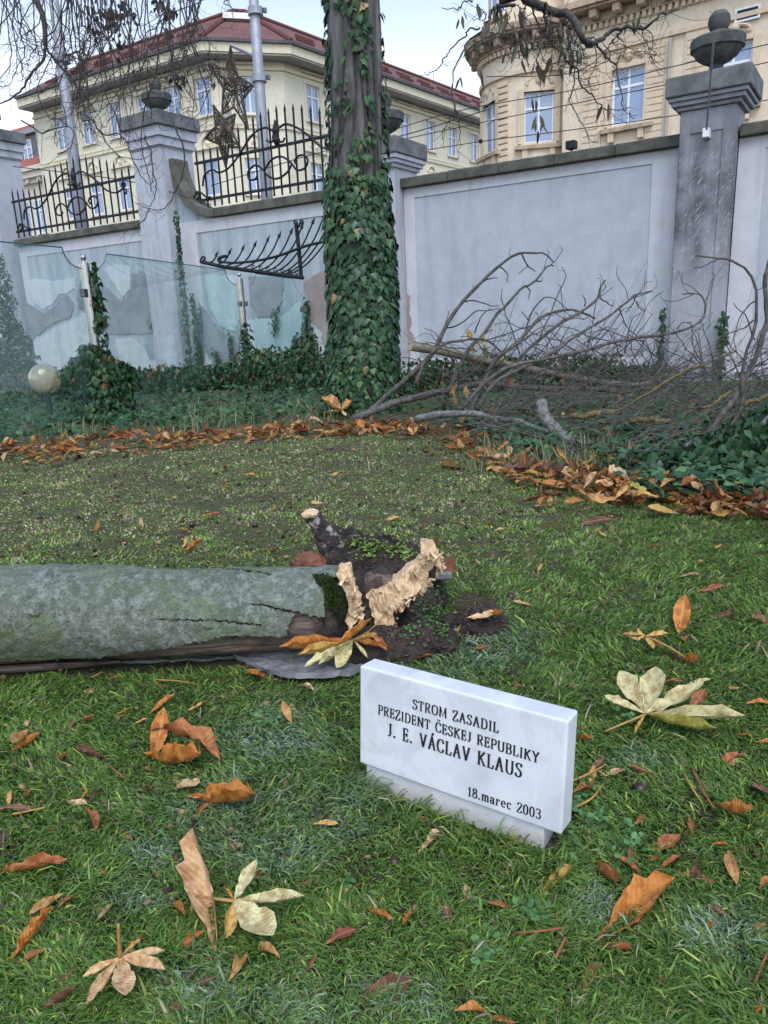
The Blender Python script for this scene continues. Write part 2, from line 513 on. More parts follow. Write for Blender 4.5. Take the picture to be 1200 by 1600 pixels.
def grain_wood(name, a, b, dark, along, sc=1.0, blot=6):
    m = NT(name)
    c = m.coord('Object', along)
    n1 = m.noise(c, 14 * sc, 6, .65, .6); n2 = m.noise(m.coord('Object'), blot, 5, .6); n3 = m.noise(m.coord('Object'), 150, 4, .7)
    col = m.mix(m.ramp(n1, [(.32, 0), (.66, 1)]), a, b)
    col = m.mix(m.ramp(n2, [(.5, 0), (.68, .85)]), col, dark)
    col = m.mix(.4, col, m.ramp(n3, [(.3, .4), (.6, 1)]), 'MULTIPLY')
    return m.done(col, .85, m.bump(m.math('ADD', n1, m.math('MULTIPLY', n3, .5)), .7, .008), .2)
MAT['log_wood'] = grain_wood('weathered_bare_wood', (.060, .042, .033), (.235, .18, .145), (.022, .018, .016), (.5, 7, 7))
MAT['pale_wood'] = grain_wood('fresh_broken_wood', (.52, .33, .17), (.78, .62, .41), (.34, .18, .075), (2.4, 2.4, .55), 3.4, 34)
MAT['dark_bark'] = simple('dark_rotten_bark', (.028, .022, .02), (.085, .068, .058), 16, .95, .9, 70, .012, lo=.4, hi=.7)
MAT['red_bark'] = simple('red_brown_bark', (.11, .042, .024), (.21, .09, .05), 14, .85, .7, 60, .008)
MAT['soil'] = simple('dark_soil', (.018, .014, .012), (.055, .043, .036), 18, .98, .9, 80, .012)
MAT['crumb'] = attr_mat('soil_crumbs', .95, .1)
MAT['grey_bark'] = simple('grey_bark_slab', (.13, .135, .14), (.21, .215, .22), 20, .95, .6, 90, .006)
def tree_bark():
    m = NT('chestnut_bark')
    c = m.coord('Object', (1, 1, .12))
    n1 = m.noise(c, 16, 6, .65, .4); n2 = m.noise(m.coord('Object'), 3, 5)
    col = m.mix(m.ramp(n1, [(.35, 0), (.65, 1)]), (.075, .072, .073), (.17, .165, .165))
    col = m.mix(m.ramp(n2, [(.5, 0), (.7, .5)]), col, (.10, .105, .085))
    return m.done(col, .95, m.bump(n1, .9, .04), .2)
MAT['tree_bark'] = tree_bark()
MAT['twig'] = simple('dark_twig_bark', (.034, .031, .028), (.078, .070, .063), 30, .85, .3, 120, .002)
MAT['branch'] = simple('grey_branch_bark', (.048, .044, .040), (.130, .120, .108), 22, .9, .5, 120, .003)
MAT['branch_green'] = simple('olive_branch_bark', (.12, .115, .085), (.20, .19, .14), 22, .9, .4, 120, .003)
MAT['branch_lichen'] = simple('pale_lichen_bark', (.085, .092, .085), (.205, .21, .195), 40, .9, .5, 120, .004)
MAT['branch_mustard'] = simple('mustard_lichen_bark', (.20, .145, .035), (.095, .08, .05), 30, .9, .5, 120, .004)
MAT['ivy'] = attr_mat('ivy_leaf', .5, .18, .06)
MAT['plant'] = attr_mat('small_leaf_green', .6, .3, .2)
MAT['grass'] = attr_mat('grass_blade', .5, .3, .40, .10)
MAT['leaf'] = leaf_material('dry_leaf', 'object')
MAT['leaf_mass'] = leaf_material('dry_leaf_litter', 'attr')
MAT['fluff'] = simple('white_fungus', (.75, .76, .80), (.8, .8, .82), 40, .9, .6, 90, .004)
MAT['conker'] = simple('dark_conker', (.025, .012, .012), (.05, .02, .02), 20, .4, .1, 60, .002, spec=.5)
MAT['stalk'] = simple('leaf_stalk', (.40, .26, .08), (.30, .16, .06), 20, .6, 0)
MAT['stalk_red'] = simple('red_brown_stalk', (.20, .075, .03), (.28, .11, .045), 20, .6, 0)
def ground_mat():
    m = NT('lawn_soil')
    c = m.coord('Object')
    n1 = m.noise(c, 1.6, 6, .6); n2 = m.noise(c, 14, 6, .65); n3 = m.noise(c, 55, 6, .8)
    col = m.mix(m.ramp(n2, [(.42, 0), (.58, 1)]), (.10, .115, .045), (.16, .13, .10))
    col = m.mix(m.ramp(n1, [(.42, 0), (.62, .7)]), col, (.13, .16, .06))
    col = m.mix(.8, col, m.ramp(n3, [(.36, .22), (.62, 1.25)]), 'MULTIPLY')
    return m.done(col, .97, m.bump(m.math('ADD', n2, n3), 1.0, .03), .1)
MAT['ground'] = ground_mat()

# ------------------------------------------------------------------ garden wall frame
WDIR = np.array([0.83269, -0.55373, 0.0])
WF = Frame(G(640, 590), WDIR)

# ------------------------------------------------------------------ ground
g = MB()
g.add([(-700, -300, -.03), (700, -300, -.03), (700, 1100, -.03), (-700, 1100, -.03)], [(0, 1, 2, 3)])
MAT['asphalt'] = simple('street_asphalt', (.045, .045, .048), (.06, .06, .062), 2, .9, .3, 80, .01)
tag(g.build('street', MAT['asphalt']), 'grey street ground beyond the garden wall', kind='structure')

def gz(x, y):
    """gentle unevenness of the lawn"""
    return .022 * (fbm(x, y, .9, 40) - .5) + .012 * (vnoise(x, y, 5.0, 44) - .5)
xs = np.linspace(-16, 14, 301); ys = np.linspace(-3, 24, 271)
XX, YY = np.meshgrid(xs, ys, indexing='ij')
ZZ = gz(XX, YY)
# keep the sheet this side of the wall
pv = np.stack([XX.ravel(), YY.ravel(), ZZ.ravel()], 1)
nd = (pv - WF.O) @ WF.n
idx = np.arange(len(pv)).reshape(XX.shape)
q = np.stack([idx[:-1, :-1], idx[1:, :-1], idx[1:, 1:], idx[:-1, 1:]], -1).reshape(-1, 4)
q = q[(nd[q] > -0.1).all(1)]
tri = np.concatenate([q[:, [0, 1, 2]], q[:, [0, 2, 3]]])
lawn = link('lawn', arrays_mesh('lawn', pv, tri, smooth=True), MAT['ground'], None, np.zeros(3))
tag(lawn, 'lawn soil with thin grass and moss below the wall', kind='structure')

# ------------------------------------------------------------------ garden wall
ZC = 3.10           # underside of the coping
def wall_thing(name, u0, u1, poly, label, panel, swoop=None, mat='wall'):
    r = empty(name, WF.at((u0 + u1) / 2, -.1, 0))
    m = MB(); m.prism(WF, poly, -.22, 0.0); m.build('wall_body', MAT[mat], r)
    p = MB(); p.box(WF, u0, u1, .0025, .05, -.05, .13); p.build('plinth', MAT['pier'], r, bevel=.006)
    a, b, z0, z1 = panel
    bd = MB()
    bd.box(WF, u0 + .002, a, 0.0, .016, .13, ZC - .01); bd.box(WF, b, u1 - .002, 0.0, .016, .13, ZC - .01)
    bd.box(WF, a, b, 0.0, .016, z1, ZC - .01); bd.box(WF, a, b, 0.0, .016, .13, z0)
    bd.build('plaster_band', MAT['wall_band'], r, bevel=.003)
    return tag(r, label, 'wall')
LPR = -5.41; LPL = -6.26
# right bay, and the bay beyond the right pier
wall_c = wall_thing('garden_wall', .004, 4.41, [(.004, -.05), (4.41, -.05), (4.41, ZC), (.004, ZC)],
    'long blank plastered garden wall bay between ivy trunk and dark streaked pier', (.21, 4.02, .33, 2.94))
wall_d = wall_thing('garden_wall', 5.10, 9.2, [(5.10, -.05), (9.2, -.05), (9.2, ZC), (5.10, ZC)],
    'plastered garden wall bay beyond the dark streaked pier, cut by frame edge', (5.42, 8.9, .33, 2.94))
# middle bay with the sweep up to the tall pier
sw_in = [(-5.30 + 1.0 * (1 - math.cos(t)), 4.30 - 1.04 * math.sin(t)) for t in np.linspace(0, PI / 2, 12)]
sw_lo = [(-5.38 + 1.06 * (1 - math.cos(t)), 4.12 - 1.02 * math.sin(t)) for t in np.linspace(0, PI / 2, 12)]
wall_b = wall_thing('garden_wall', LPR, -.75, [(LPR, -.05), (-.75, -.05), (-.75, ZC)] + list(reversed(sw_lo)) + [(LPR, 4.12)],
    'plastered wall bay with curved sweep, behind ivy trunk, under scrolled fence', (-4.95, -1.05, .33, 2.86), mat='wall_old')
wall_a = wall_thing('garden_wall', -11.2, LPL, [(-11.2, -.05), (LPL, -.05), (LPL, ZC + .02), (-11.2, ZC + .02)],
    'peeling plastered wall bay between the two tall left piers', (-10.9, -6.62, .33, 2.86), mat='wall_old')
def cope(parent, poly):
    m = MB(); m.prism(WF, poly, -.30, .12); m.build('coping', MAT['cope'], parent, bevel=.012)
def cope_run(parent, u0, u1, z0, z1, n):
    e = np.linspace(u0, u1, n + 1)
    for a, b in zip(e[:-1], e[1:]):
        dz = random.uniform(-.006, .006)
        m = MB(); m.box(WF, a + .004, b - .004, -.30, .12 + random.uniform(-.006, .006), z0, z1 + dz)
        m.build('coping', MAT['cope'], parent, bevel=.014)
cope_run(wall_c, .004, 4.40, ZC, 3.25, 5)
cope_run(wall_d, 5.11, 9.2, ZC, 3.25, 4)
cope_run(wall_b, -4.29, -.75, ZC, 3.26, 4)
cope(wall_b, [(LPR + .002, 4.12), (LPR + .002, 4.30)] + sw_in + list(reversed(sw_lo)))
cope_run(wall_a, -11.2, LPL, ZC + .02, 3.27, 5)

# bare patches where the paint has come off (flat scars a few mm proud of the paint film)
def patch(parent, pts, mat, off=.018, name='bare_patch'):
    pts = np.array(pts, float)
    out = []
    k = len(pts)
    for i in range(k):
        a, b = pts[i], pts[(i + 1) % k]
        s = max(2, int(np.linalg.norm(b - a) / 3))
        for t in range(s):
            p = a + (b - a) * t / s + rng.normal(0, .9, 2)
            out.append(WF.px(p[0], p[1], off))
    m = MB(); m.prism(WF, out, 0.0, off + random.uniform(0, .003)); m.build(name, mat, parent)
BP = MAT['bare_plaster']; BK = MAT['bare_pink']
MAT['scar_white'] = plaster('flaking_white_paint', (.62, .65, .66), (.54, .60, .62), (.40, .46, .50), .5, .7)
MAT['scar_teal'] = plaster('pale_teal_stain', (.46, .58, .60), (.54, .63, .64), (.36, .48, .52), .5, .7)
patch(wall_a, [(38, 470), (62, 486), (70, 489), (87, 478), (95, 464), (107, 462), (115, 478), (111, 495), (86, 503), (62, 522), (46, 540), (40, 510)], BP)
patch(wall_a, [(120, 462), (126, 437), (134, 432), (152, 437), (174, 455), (187, 471), (196, 468), (205, 452), (205, 428), (224, 424), (238, 462), (246, 520), (205, 522), (170, 522), (152, 505), (140, 488), (124, 482)], BP)
patch(wall_a, [(36, 440), (50, 436), (85, 440), (115, 434), (118, 450), (105, 458), (92, 460), (84, 474), (68, 484), (44, 466)], MAT['scar_white'], .014)
patch(wall_a, [(162, 420), (180, 412), (204, 416), (203, 450), (192, 466), (182, 450)], MAT['scar_white'], .014)
patch(wall_a, [(60, 530), (90, 508), (114, 500), (130, 490), (142, 505), (140, 565), (95, 580), (60, 570)], MAT['scar_white'], .012)
patch(wall_a, [(180, 530), (205, 528), (225, 545), (238, 575), (215, 585), (190, 580)], MAT['scar_white'], .020)
patch(wall_b, [(309, 470), (330, 498), (345, 520), (365, 526), (373, 546), (368, 566), (350, 580), (333, 570), (318, 540)], BP)
patch(wall_b, [(388, 432), (442, 432), (441, 470), (428, 492), (404, 497), (391, 470)], BP)
patch(wall_b, [(300, 455), (306, 500), (330, 575), (300, 582), (294, 500)], MAT['scar_teal'], .012)
patch(wall_b, [(318, 430), (372, 430), (374, 500), (366, 518), (345, 510), (330, 485)], MAT['scar_teal'], .012)
patch(wall_b, [(385, 500), (440, 495), (470, 470), (474, 560), (440, 575), (395, 560)], MAT['scar_teal'], .012)
patch(wall_b, [(474, 440), (500, 424), (560, 420), (560, 585), (508, 582), (494, 540), (484, 505), (482, 470)], BK)
patch(wall_b, [(486, 505), (500, 518), (507, 545), (506, 572), (494, 560)], MAT['scar_white'], .021)
patch(wall_c, [(626, 440), (632, 455), (641, 465), (640, 492), (644, 505), (640, 515), (649, 528), (641, 535), (641, 578), (626, 578)], BK)

# ------------------------------------------------------------------ piers
def urn(c, s, dark='urn'):
    prof = [(.0, 0), (.175, 0), (.175, .045), (.15, .075), (.085, .13), (.085, .16), (.13, .185), (.19, .215), (.25, .26), (.285, .315), (.295, .335), (.325, .345),
            (.33, .455), (.315, .475), (.20, .50), (.11, .525), (.095, .56), (.115, .585), (.135, .65), (.125, .72), (.08, .775), (.0, .79)]
    m = MB(); m.lathe(c, [(r * s, z * s) for r, z in prof[1:-1]], 32)
    return m
def pier(u0, u1, n0, n1, zs, steps, cap, label, mat='pier', panel=True, urn_s=1.0, urn_label=None):
    r = empty('wall_pier', WF.at((u0 + u1) / 2, (n0 + n1) / 2, 0))
    m = MB(); m.box(WF, u0, u1, n0, n1, -.05, zs); m.build('shaft', MAT[mat], r, bevel=.008)
    w = (u1 - u0) * .21
    if panel:
        for (a, b, c, d) in ((u0 + .012, u0 + w, .2, zs - .01), (u1 - w, u1 - .012, .2, zs - .01), (u0 + w, u1 - w, zs - .28, zs - .01), (u0 + w, u1 - w, .2, .45)):
            p = MB(); p.box(WF, a, b, n1 - .01, n1 + .014, c, d); p.build('panel_frame', MAT[mat], r, bevel=.004)
    z = zs
    for ov, h in steps:
        m = MB(); m.box(WF, u0 - ov, u1 + ov, n0 - ov, n1 + ov, z, z + h); m.build('cornice_moulding', MAT[mat], r, bevel=.01); z += h
    ov, h = cap
    m = MB(); m.box(WF, u0 - ov, u1 + ov, n0 - ov, n1 + ov, z, z + h); m.build('cap_stone', MAT['cap'], r, bevel=.018); z += h
    tag(r, label, 'pier')
    c = WF.at((u0 + u1) / 2, (n0 + n1) / 2, z)
    if urn_s:
        um = urn(c, urn_s); o = um.build('stone_urn', MAT['urn'], None, c, smooth=True); es = o.modifiers.new('edges', 'EDGE_SPLIT'); es.split_angle = math.radians(28)
        tag(o, urn_label, 'urn')
    return r
def streaked():
    m = NT('streaked_pier_plaster')
    c = m.coord('Object'); n1 = m.noise(c, 1.5, 6, .65); n2 = m.noise(c, 9, 5, .6); f = m.noise(c, 80, 4, .6)
    st = m.noise(m.coord('Object', (3, 3, .3)), 1.1, 5, .6)
    sp = m.n('SeparateXYZ', Vector=c)
    hz = m.ramp(m.math('MULTIPLY', sp.outputs[2], .26), [(.30, 0), (.48, .85), (.72, .8), (.97, .25)])
    col = m.mix(n1, (.38, .40, .44), (.30, .315, .34))
    col = m.mix(m.math('MULTIPLY', m.ramp(m.math('ADD', m.math('MULTIPLY', n1, .6), m.math('MULTIPLY', st, .5)), [(.42, 0), (.62, 1)]), hz), col, (.06, .064, .072))
    # whitish slanting scratches left by climber roots
    mp = m.coord('Object', (7, 7, 7), (0, 0, math.radians(33)))
    mp2 = m.n('Mapping', Vector=mp); mp2.inputs['Rotation'].default_value = (0, math.radians(52), 0)
    mp3 = m.n('Mapping', Vector=mp2.outputs[0]); mp3.inputs['Scale'].default_value = (.7, .7, 6.5)
    sc = m.noise(mp3.outputs[0], 1.7, 4, .6)
    mask = m.math('MULTIPLY', m.ramp(sc, [(.585, 0), (.635, .9)]), m.ramp(n2, [(.36, 0), (.50, 1)]))
    mask = m.math('MULTIPLY', mask, m.ramp(m.math('MULTIPLY', sp.outputs[2], .3), [(.22, .3), (.45, 1), (.85, 1), (1.0, 0)]))
    col = m.mix(mask, col, (.50, .52, .55))
    col = m.mix(.25, col, m.ramp(f, [(.3, .5), (.7, 1)]), 'MULTIPLY')
    return m.done(col, .92, m.bump(m.math('ADD', f, n2), .3, .006), .2)
MAT['pier_streaked'] = streaked()
pier(4.42, 5.09, -.37, .30, 3.46, [(.05, .05), (.10, .055), (.135, .05)], (.17, .235), 'slim dark pier with whitish slanting scratches at right', 'pier_streaked', True, 1.0,
     'round dark stone urn on the scratched right pier')
pier(-.75, 0.0, -.45, .30, 3.40, [(.04, .06), (.085, .06), (.115, .07)], (.14, .25), 'grey pier half hidden behind the ivy clad trunk', 'pier', False, 1.0,
     'dark stone urn peeking from behind the ivy clad trunk')
pier(LPL, LPR, -.55, .30, 4.50, [(.015, .03), (.05, .16), (.09, .19)], (.15, .26), 'tall pale pier with deep cap between the two scrolled fences', 'pier', True, .92,
     'dark stone urn behind hanging twigs on tall pale pier')
lu, lz = WF.px(39, 208, -.69)
lur = lu - .15
pier(lur - .85, lur, -.55, .30, lz - .64, [(.015, .03), (.05, .16), (.09, .19)], (.15, .26), 'tall pier cut by the left edge of the photo', 'pier', False, .92,
     'stone urn on the pier at left frame edge')

# rod and bracket in front of the right pier
r = empty('lightning_rod', WF.at(4.72, .42, 2.9))
p0 = PY(1116, 50, 8.55); p1 = PY(1104, 203, 8.75)
MB().tube([p0, (p0 + p1) / 2 + [0, 0, .0], p1], .011, 6).build('rod', MAT['clamp'], r)
d = MB(); d.box(WF, *(lambda q: (q[0] - .035, q[0] + .035))(WF.px(1103, 205, .44)), .305, .46, WF.px(1103, 210, .44)[1] - .03, WF.px(1103, 200, .44)[1]); d.build('bracket', MAT['white_frame'], r)
tag(r, 'thin leaning metal rod with pale bracket in front of the scratched pier', 'rod')
# floodlight on the wall
r = empty('floodlight', WF.at(2.45, -.1, 3.25))
fu, fz = WF.px(893, 228, -.05)
m = MB(); m.box(WF, fu - .07, fu + .07, -.12, .02, 3.30, 3.41); m.build('lamp_housing', MAT['iron'], r, bevel=.01)
m = MB(); m.box(WF, fu - .012, fu + .012, -.07, -.045, 3.24, 3.30); m.build('mount', MAT['iron'], r)
tag(r, 'small dark floodlight on the wall coping below the round tower', 'floodlight')

# ------------------------------------------------------------------ scrolled iron fences on the wall
def bar(m, u, z0, z1, n=-.09, w=.0135):
    m.box(WF, u - w, u + w, n - w, n + w, z0, z1 - .10)
    # spear head
    c = WF.at(u, n, z1 - .10)
    m.add([c + WF.u * -.034, c + WF.n * .012, c + WF.u * .034, c - WF.n * .012, c + np.array([0, 0, .12])], [(3, 2, 1, 0), (0, 1, 4), (1, 2, 4), (2, 3, 4), (3, 0, 4)])
_z2 = lambda x, y: WF.px(x / 3.75, 180 + y / 3.75, -.09)
SCR = [[(150, 612), (153, 560), (185, 537), (215, 549), (252, 530), (290, 475), (330, 395), (366, 355), (402, 346), (430, 366), (438, 392), (422, 414), (404, 404)],
       [(455, 345), (475, 331), (505, 338), (545, 362), (592, 402), (632, 440), (682, 456), (716, 441), (742, 414), (735, 394)],
       [(404, 545), (430, 496), (470, 481), (510, 508), (540, 545), (572, 538), (582, 502), (566, 478), (540, 482), (528, 505), (540, 520)],
       [(516, 520), (500, 556), (462, 584), (424, 572), (398, 540), (372, 520), (352, 526), (336, 556), (346, 585), (370, 584), (376, 566)],
       [(120, 640), (140, 640), (170, 664), (185, 662)], [(112, 668), (128, 645), (138, 660), (126, 676)], [(432, 345), (428, 400)], [(450, 340), (450, 405), (472, 412), (478, 394)],
       [(735, 394), (722, 405), (728, 424), (748, 440), (746, 466)]]
def fence(u0, u1, cu, n, label, group):
    r = empty('iron_fence', WF.at((u0 + u1) / 2, -.09, 3.27))
    for nm, z in (('top_rail', 4.14), ('bottom_rail', 3.45)):
        m = MB(); m.box(WF, u0 - .06, u1 + .06, -.115, -.065, z, z + .045); m.build(nm, MAT['iron'], r)
    sp = (u1 - u0) / (n - 1)
    for i in range(n):
        u = u0 + i * sp
        t = abs(u - cu) / ((u1 - u0) / 2)
        zt = 4.84 - .30 * (t / .62) ** 1.7 if t < .62 else 4.42 + .03 * math.sin(7 * t)
        m = MB(); bar(m, u, 3.33, zt); m.build('bar', MAT['iron'], r)
    return r
cu1 = _z2(442, 400)[0]
f1 = fence(-11.25, -6.66, cu1, 21, '', '')
tag(f1, 'black iron fence with scrolls on the wall left of the tall pale pier', 'fence')
cu2 = -2.72
f2 = fence(-4.83, -.75, cu2, 22, '', '')
tag(f2, 'black iron fence with arched spearheads between tall pier and ivy trunk', 'fence')
for r, sh, sc in ((f1, 0.0, 1.0), (f2, cu2 - cu1, .93)):
    for line in SCR:
        pts = [_z2(*p) for p in line]
        pts = [(cu1 + (u - cu1) * sc + sh, z) for u, z in pts]
        P = smoothline([WF.at(u, -.05, z) for u, z in pts], max(8, len(pts) * 4))
        MB().tube(P, .020, 6).build('scroll', MAT['iron'], r, smooth=True)
    MB().lathe(WF.at(cu1 + sh, -.06, 4.18), [(.03, 0), (.075, .08), (.05, .16), (.07, .24), (.03, .36), (.012, .42)], 8).build('leaf_ornament', MAT['iron'], r)

# ------------------------------------------------------------------ bent fence piece hanging on the glass
HF = Frame(WF.at(-3.0, 1.05, 0), WF.u)
h_ = lambda x, y, o=0.0: HF.at(HF.px(300 + x / 3, 320 + y / 3, o)[0], o, HF.px(300 + x / 3, 320 + y / 3, o)[1])
r = empty('broken_fence_panel', h_(300, 300))
def flatbar(pts, w, name, k=4): MB().tube(pts, w, k).build(name, MAT['iron'], r)
flatbar([h_(40, 266), h_(150, 292), h_(340, 318), h_(522, 342)], .034, 'bottom_rail')
flatbar([h_(488, 92), h_(500, 200), h_(513, 342)], .034, 'post')
MB().tube(smoothline([h_(*p, .03) for p in [(135, 268), (200, 272), (300, 263), (400, 241), (480, 212), (545, 190), (622, 172)]], 24), .024, 6).build('curved_rail', MAT['iron'], r, smooth=True)
MB().tube(smoothline([h_(*p, .03) for p in [(135, 268), (124, 258), (136, 246), (160, 240)]], 10), .03, 6).build('scroll', MAT['iron'], r, smooth=True)
for sgn in (-1, 1):
    MB().tube(smoothline([h_(499 + sgn * a, b) for a, b in [(2, 105), (8, 80), (16, 72), (21, 82), (14, 90), (10, 84)]], 14), .016, 6).build('scroll', MAT['iron'], r, smooth=True)
MB().tube(smoothline([h_(*p) for p in [(40, 268), (44, 250), (56, 243), (62, 252), (54, 260)]], 12), .018, 6).build('scroll', MAT['iron'], r, smooth=True)
tips = [(112, 241), (174, 228), (236, 211), (292, 194), (352, 171), (406, 152), (462, 134), (512, 110), (564, 88), (614, 66), (652, 56), (688, 50)]
for i, (tx, ty) in enumerate(tips):
    L = 30 + i * 21
    bx = tx - L; by = 270 + (bx - 60) * .157
    bx = max(bx, 62)
    P = smoothline([h_(tx, ty), h_(tx - L * .22, ty + (by - ty) * .42), h_(tx - L * .55, ty + (by - ty) * .80), h_(tx - L * .85, by - 6), h_(bx, by)], 14)
    m = MB(); m.tube(P, .014, 5)
    dz = P[0] - P[1]; dz /= np.linalg.norm(dz); pr = np.cross(dz, HF.n)
    m.add([P[0] + pr * .04, P[0] + HF.n * .012, P[0] - pr * .04, P[0] - HF.n * .012, P[0] + dz * .13], [(0, 1, 4), (1, 2, 4), (2, 3, 4), (3, 0, 4), (3, 2, 1, 0)])
    if i > 1:
        cx, cy = 220 + i * 34.0, 270 + (220 + i * 34) * .126 - 14
        if cx < 515: m.tube([h_(cx + 7 * math.cos(a), cy + 8 * math.sin(a)) for a in np.linspace(0, 5.6, 9)], .010, 5)
    m.build('spike', MAT['iron'], r, smooth=False)
tag(r, 'bent black iron fence piece hanging tilted over the glass by the ivy trunk', 'fence piece')

# ------------------------------------------------------------------ glass balustrade
P1 = np.append(G(165, 655)[:2], 0); P2 = np.append(G(388, 592)[:2], 0)
GF = Frame(P1, P2 - P1)
def wide(p): return GF.px(*p)
def sheet(F, poly, label, off=0.0):
    r = empty('glass_sheet', F.at(poly[0][0], off, 0))
    m = MB(); m.prism(F, poly, off - .006, off + .006); o = m.build('pane', MAT['glass'], r)
    top = [p for p in poly if p[1] > .2]
    e = MB(); e.tube([F.at(u, off, z + .004) for u, z in top], .007, 4); e.build('edge', MAT['glass_edge'], r)
    tag(r, label, 'glass panel')
arc = lambda cx, cy, rx, ry, a0, a1, n=8: [(cx + rx * math.cos(a), cy + ry * math.sin(a)) for a in np.linspace(a0, a1, n)]
# notches are quarter circles about the post heads
lft = [GF.px(-60, 372), GF.px(0, 378), GF.px(97, 387)] + [GF.px(*p) for p in [(99, 395), (103, 403), (109, 411), (117, 417), (127, 420)]]
ul = lft[-1][0]
sheet(GF, lft + [(ul + .03, .10), (lft[0][0], .10)], 'clouded teal glass panel reaching the left frame edge', 0.0)
mid = [GF.px(*p) for p in [(150, 422), (157, 418), (163, 410), (166, 397)]] + [GF.px(p, 397 + (p - 167) * .135) for p in (200, 280, 352)] + [GF.px(*p) for p in [(353, 429), (357, 437), (363, 443), (370, 446)]]
sheet(GF, mid + [(mid[-1][0] + .1, .10), (mid[0][0] - .03, .10)], 'large teal glass panel between the two steel posts')
E3 = WF.at(WF.px(476, 500, .35)[0], .35, 0)
GF2 = Frame(P2, E3 - P2)
rgt = [GF2.px(*p) for p in [(392, 446), (397, 440), (399, 431), (399, 428), (458, 436), (461, 446), (467, 456), (474, 464)]]
sheet(GF2, rgt + [(rgt[-1][0] + .02, .10), (rgt[0][0], .10)], 'narrow teal glass panel right of the far steel post', 0.0)
def steel_post(base, F, ztop, clamps, label, rad):
    r = empty('steel_post', base)
    b = np.array(base)
    MB().lathe(b, [(rad, 0), (rad, ztop)], 20).build('tube', MAT['steel'], r, smooth=True).modifiers.new('e', 'EDGE_SPLIT')
    MB().lathe(b, [(rad * .75, ztop), (rad * .3, ztop + .012), (rad * .28, ztop + .03)] + [(rad * .62 * math.sin(a), ztop + .03 + rad * .62 * (1 - math.cos(a))) for a in np.linspace(.5, PI - .05, 9)], 16).build('ball_finial', MAT['steel'], r, smooth=True)
    u = (b - F.O) @ F.u
    for z in clamps:
        for s in (-1, 1):
            m = MB(); m.box(F, u + s * rad * .9, u + s * (rad + .085), -.03, .03, z - .045, z + .045); m.build('clamp', MAT['clamp'], r, bevel=.008)
        m = MB(); m.box(F, u - .03, u + .03, rad * .8, rad + .05, z - .045, z + .045); m.build('clamp_block', MAT['clamp'], r, bevel=.006)
    tag(r, label, 'post')
zt1 = GF.px(135, 412)[1]; zt2 = GF.px(378, 436)[1]
steel_post(P1, GF, zt1, [GF.px(138, 458)[1], GF.px(147, 566)[1]], 'steel post with ball top rising from the ivy bush', .055)
steel_post(P2, GF, zt2, [GF.px(382, 475)[1], GF.px(384, 563)[1]], 'far steel post with ball top under the bent fence piece', .062)
m = MB(); zc = GF2.px(473, 483)[1]; uc = rgt[-1][0]
m.box(GF2, uc - .06, uc + .06, -.03, .03, zc - .05, zc + .05); tag(m.build('glass_clamp', MAT['clamp'], bevel=.008), 'dark clamp on the glass edge beside the ivy trunk', 'clamp')

# amber glass globe lamp
gp = PY(70, 592, 8.6); gr = 23.5 * pxsize(gp)
r = empty('globe_lamp', (gp[0], gp[1], 0))
prof = [(gr * math.sin(a), gr * (1 - math.cos(a))) for a in np.linspace(.18, PI - .02, 20)]
MB().lathe((gp[0], gp[1], gp[2] - gr), prof, 32).build('globe', MAT['globe'], r, smooth=True)
MB().lathe((gp[0], gp[1], 0), [(.03, 0), (.03, gp[2] - gr), (.05, gp[2] - gr), (.05, gp[2] - gr + .03)], 12).build('stem', MAT['iron'], r)
m = MB(); m.box(Frame(gp, (1, 0, 0)), -.05, .05, -.05, .05, gp[2] - .02, gp[2] + .06); m.build('bulb_holder', MAT['clamp'], r)
tag(r, 'amber glass globe lamp on short stem behind the left glass panel', 'lamp')

# ------------------------------------------------------------------ buildings beyond the wall
def hdir(x):
    d = ray(x, 496 - .043 * (x - 600)); d[2] = 0
    return d / np.linalg.norm(d)
WIN_CACHE = {}
def win_meshes(w, h, style):
    key = (round(w, 2), round(h, 2), style)
    if key in WIN_CACHE: return WIN_CACHE[key]
    F0 = Frame((0, 0), (1, 0))
    t = .075; fr = MB()
    def b(u0, u1, z0, z1, n0=-.16, n1=-.09): fr.box(F0, u0, u1, n0, n1, z0, z1)
    b(-w / 2, -w / 2 + t, 0, h); b(w / 2 - t, w / 2, 0, h); b(-w / 2 + t, w / 2 - t, 0, t * 1.2); b(-w / 2 + t, w / 2 - t, h - t, h)
    tz = h * .66
    b(-w / 2 + t, w / 2 - t, tz, tz + .09, -.16, -.075)
    b(-.045, .045, t * 1.2, tz, -.158, -.08); b(-.045, .045, tz + .09, h - t, -.158, -.08)
    panes = []
    for (u0, u1) in ((-w / 2 + t, -.045), (.045, w / 2 - t)):
        for (z0, z1) in ((t * 1.2, tz), (tz + .09, h - t)):
            p = MB(); p.box(F0, u0 - .002, u1 + .002, -.135, -.125, z0 - .002, z1 + .002)
            me = p.mesh('pane'); me.materials.append(MAT['pane']); panes.append(me)
    sl_ = MB(); sl_.box(F0, -w / 2 - .12, w / 2 + .12, -.2, .13, -.10, -.002)
    f = fr.mesh('window'); f.materials.append(MAT['white_frame'])
    WIN_CACHE[key] = (f, panes, sl_.mesh('sill'))
    return WIN_CACHE[key]
def place(me, name, parent, M):
    o = bpy.data.objects.new(name, me); COL.objects.link(o); o.parent = parent
    L = Vector(ORI[parent.name]) if parent.name in ORI else Vector()
    M2 = M.copy(); M2.translation = M2.translation - L
    o.matrix_local = M2
    return o
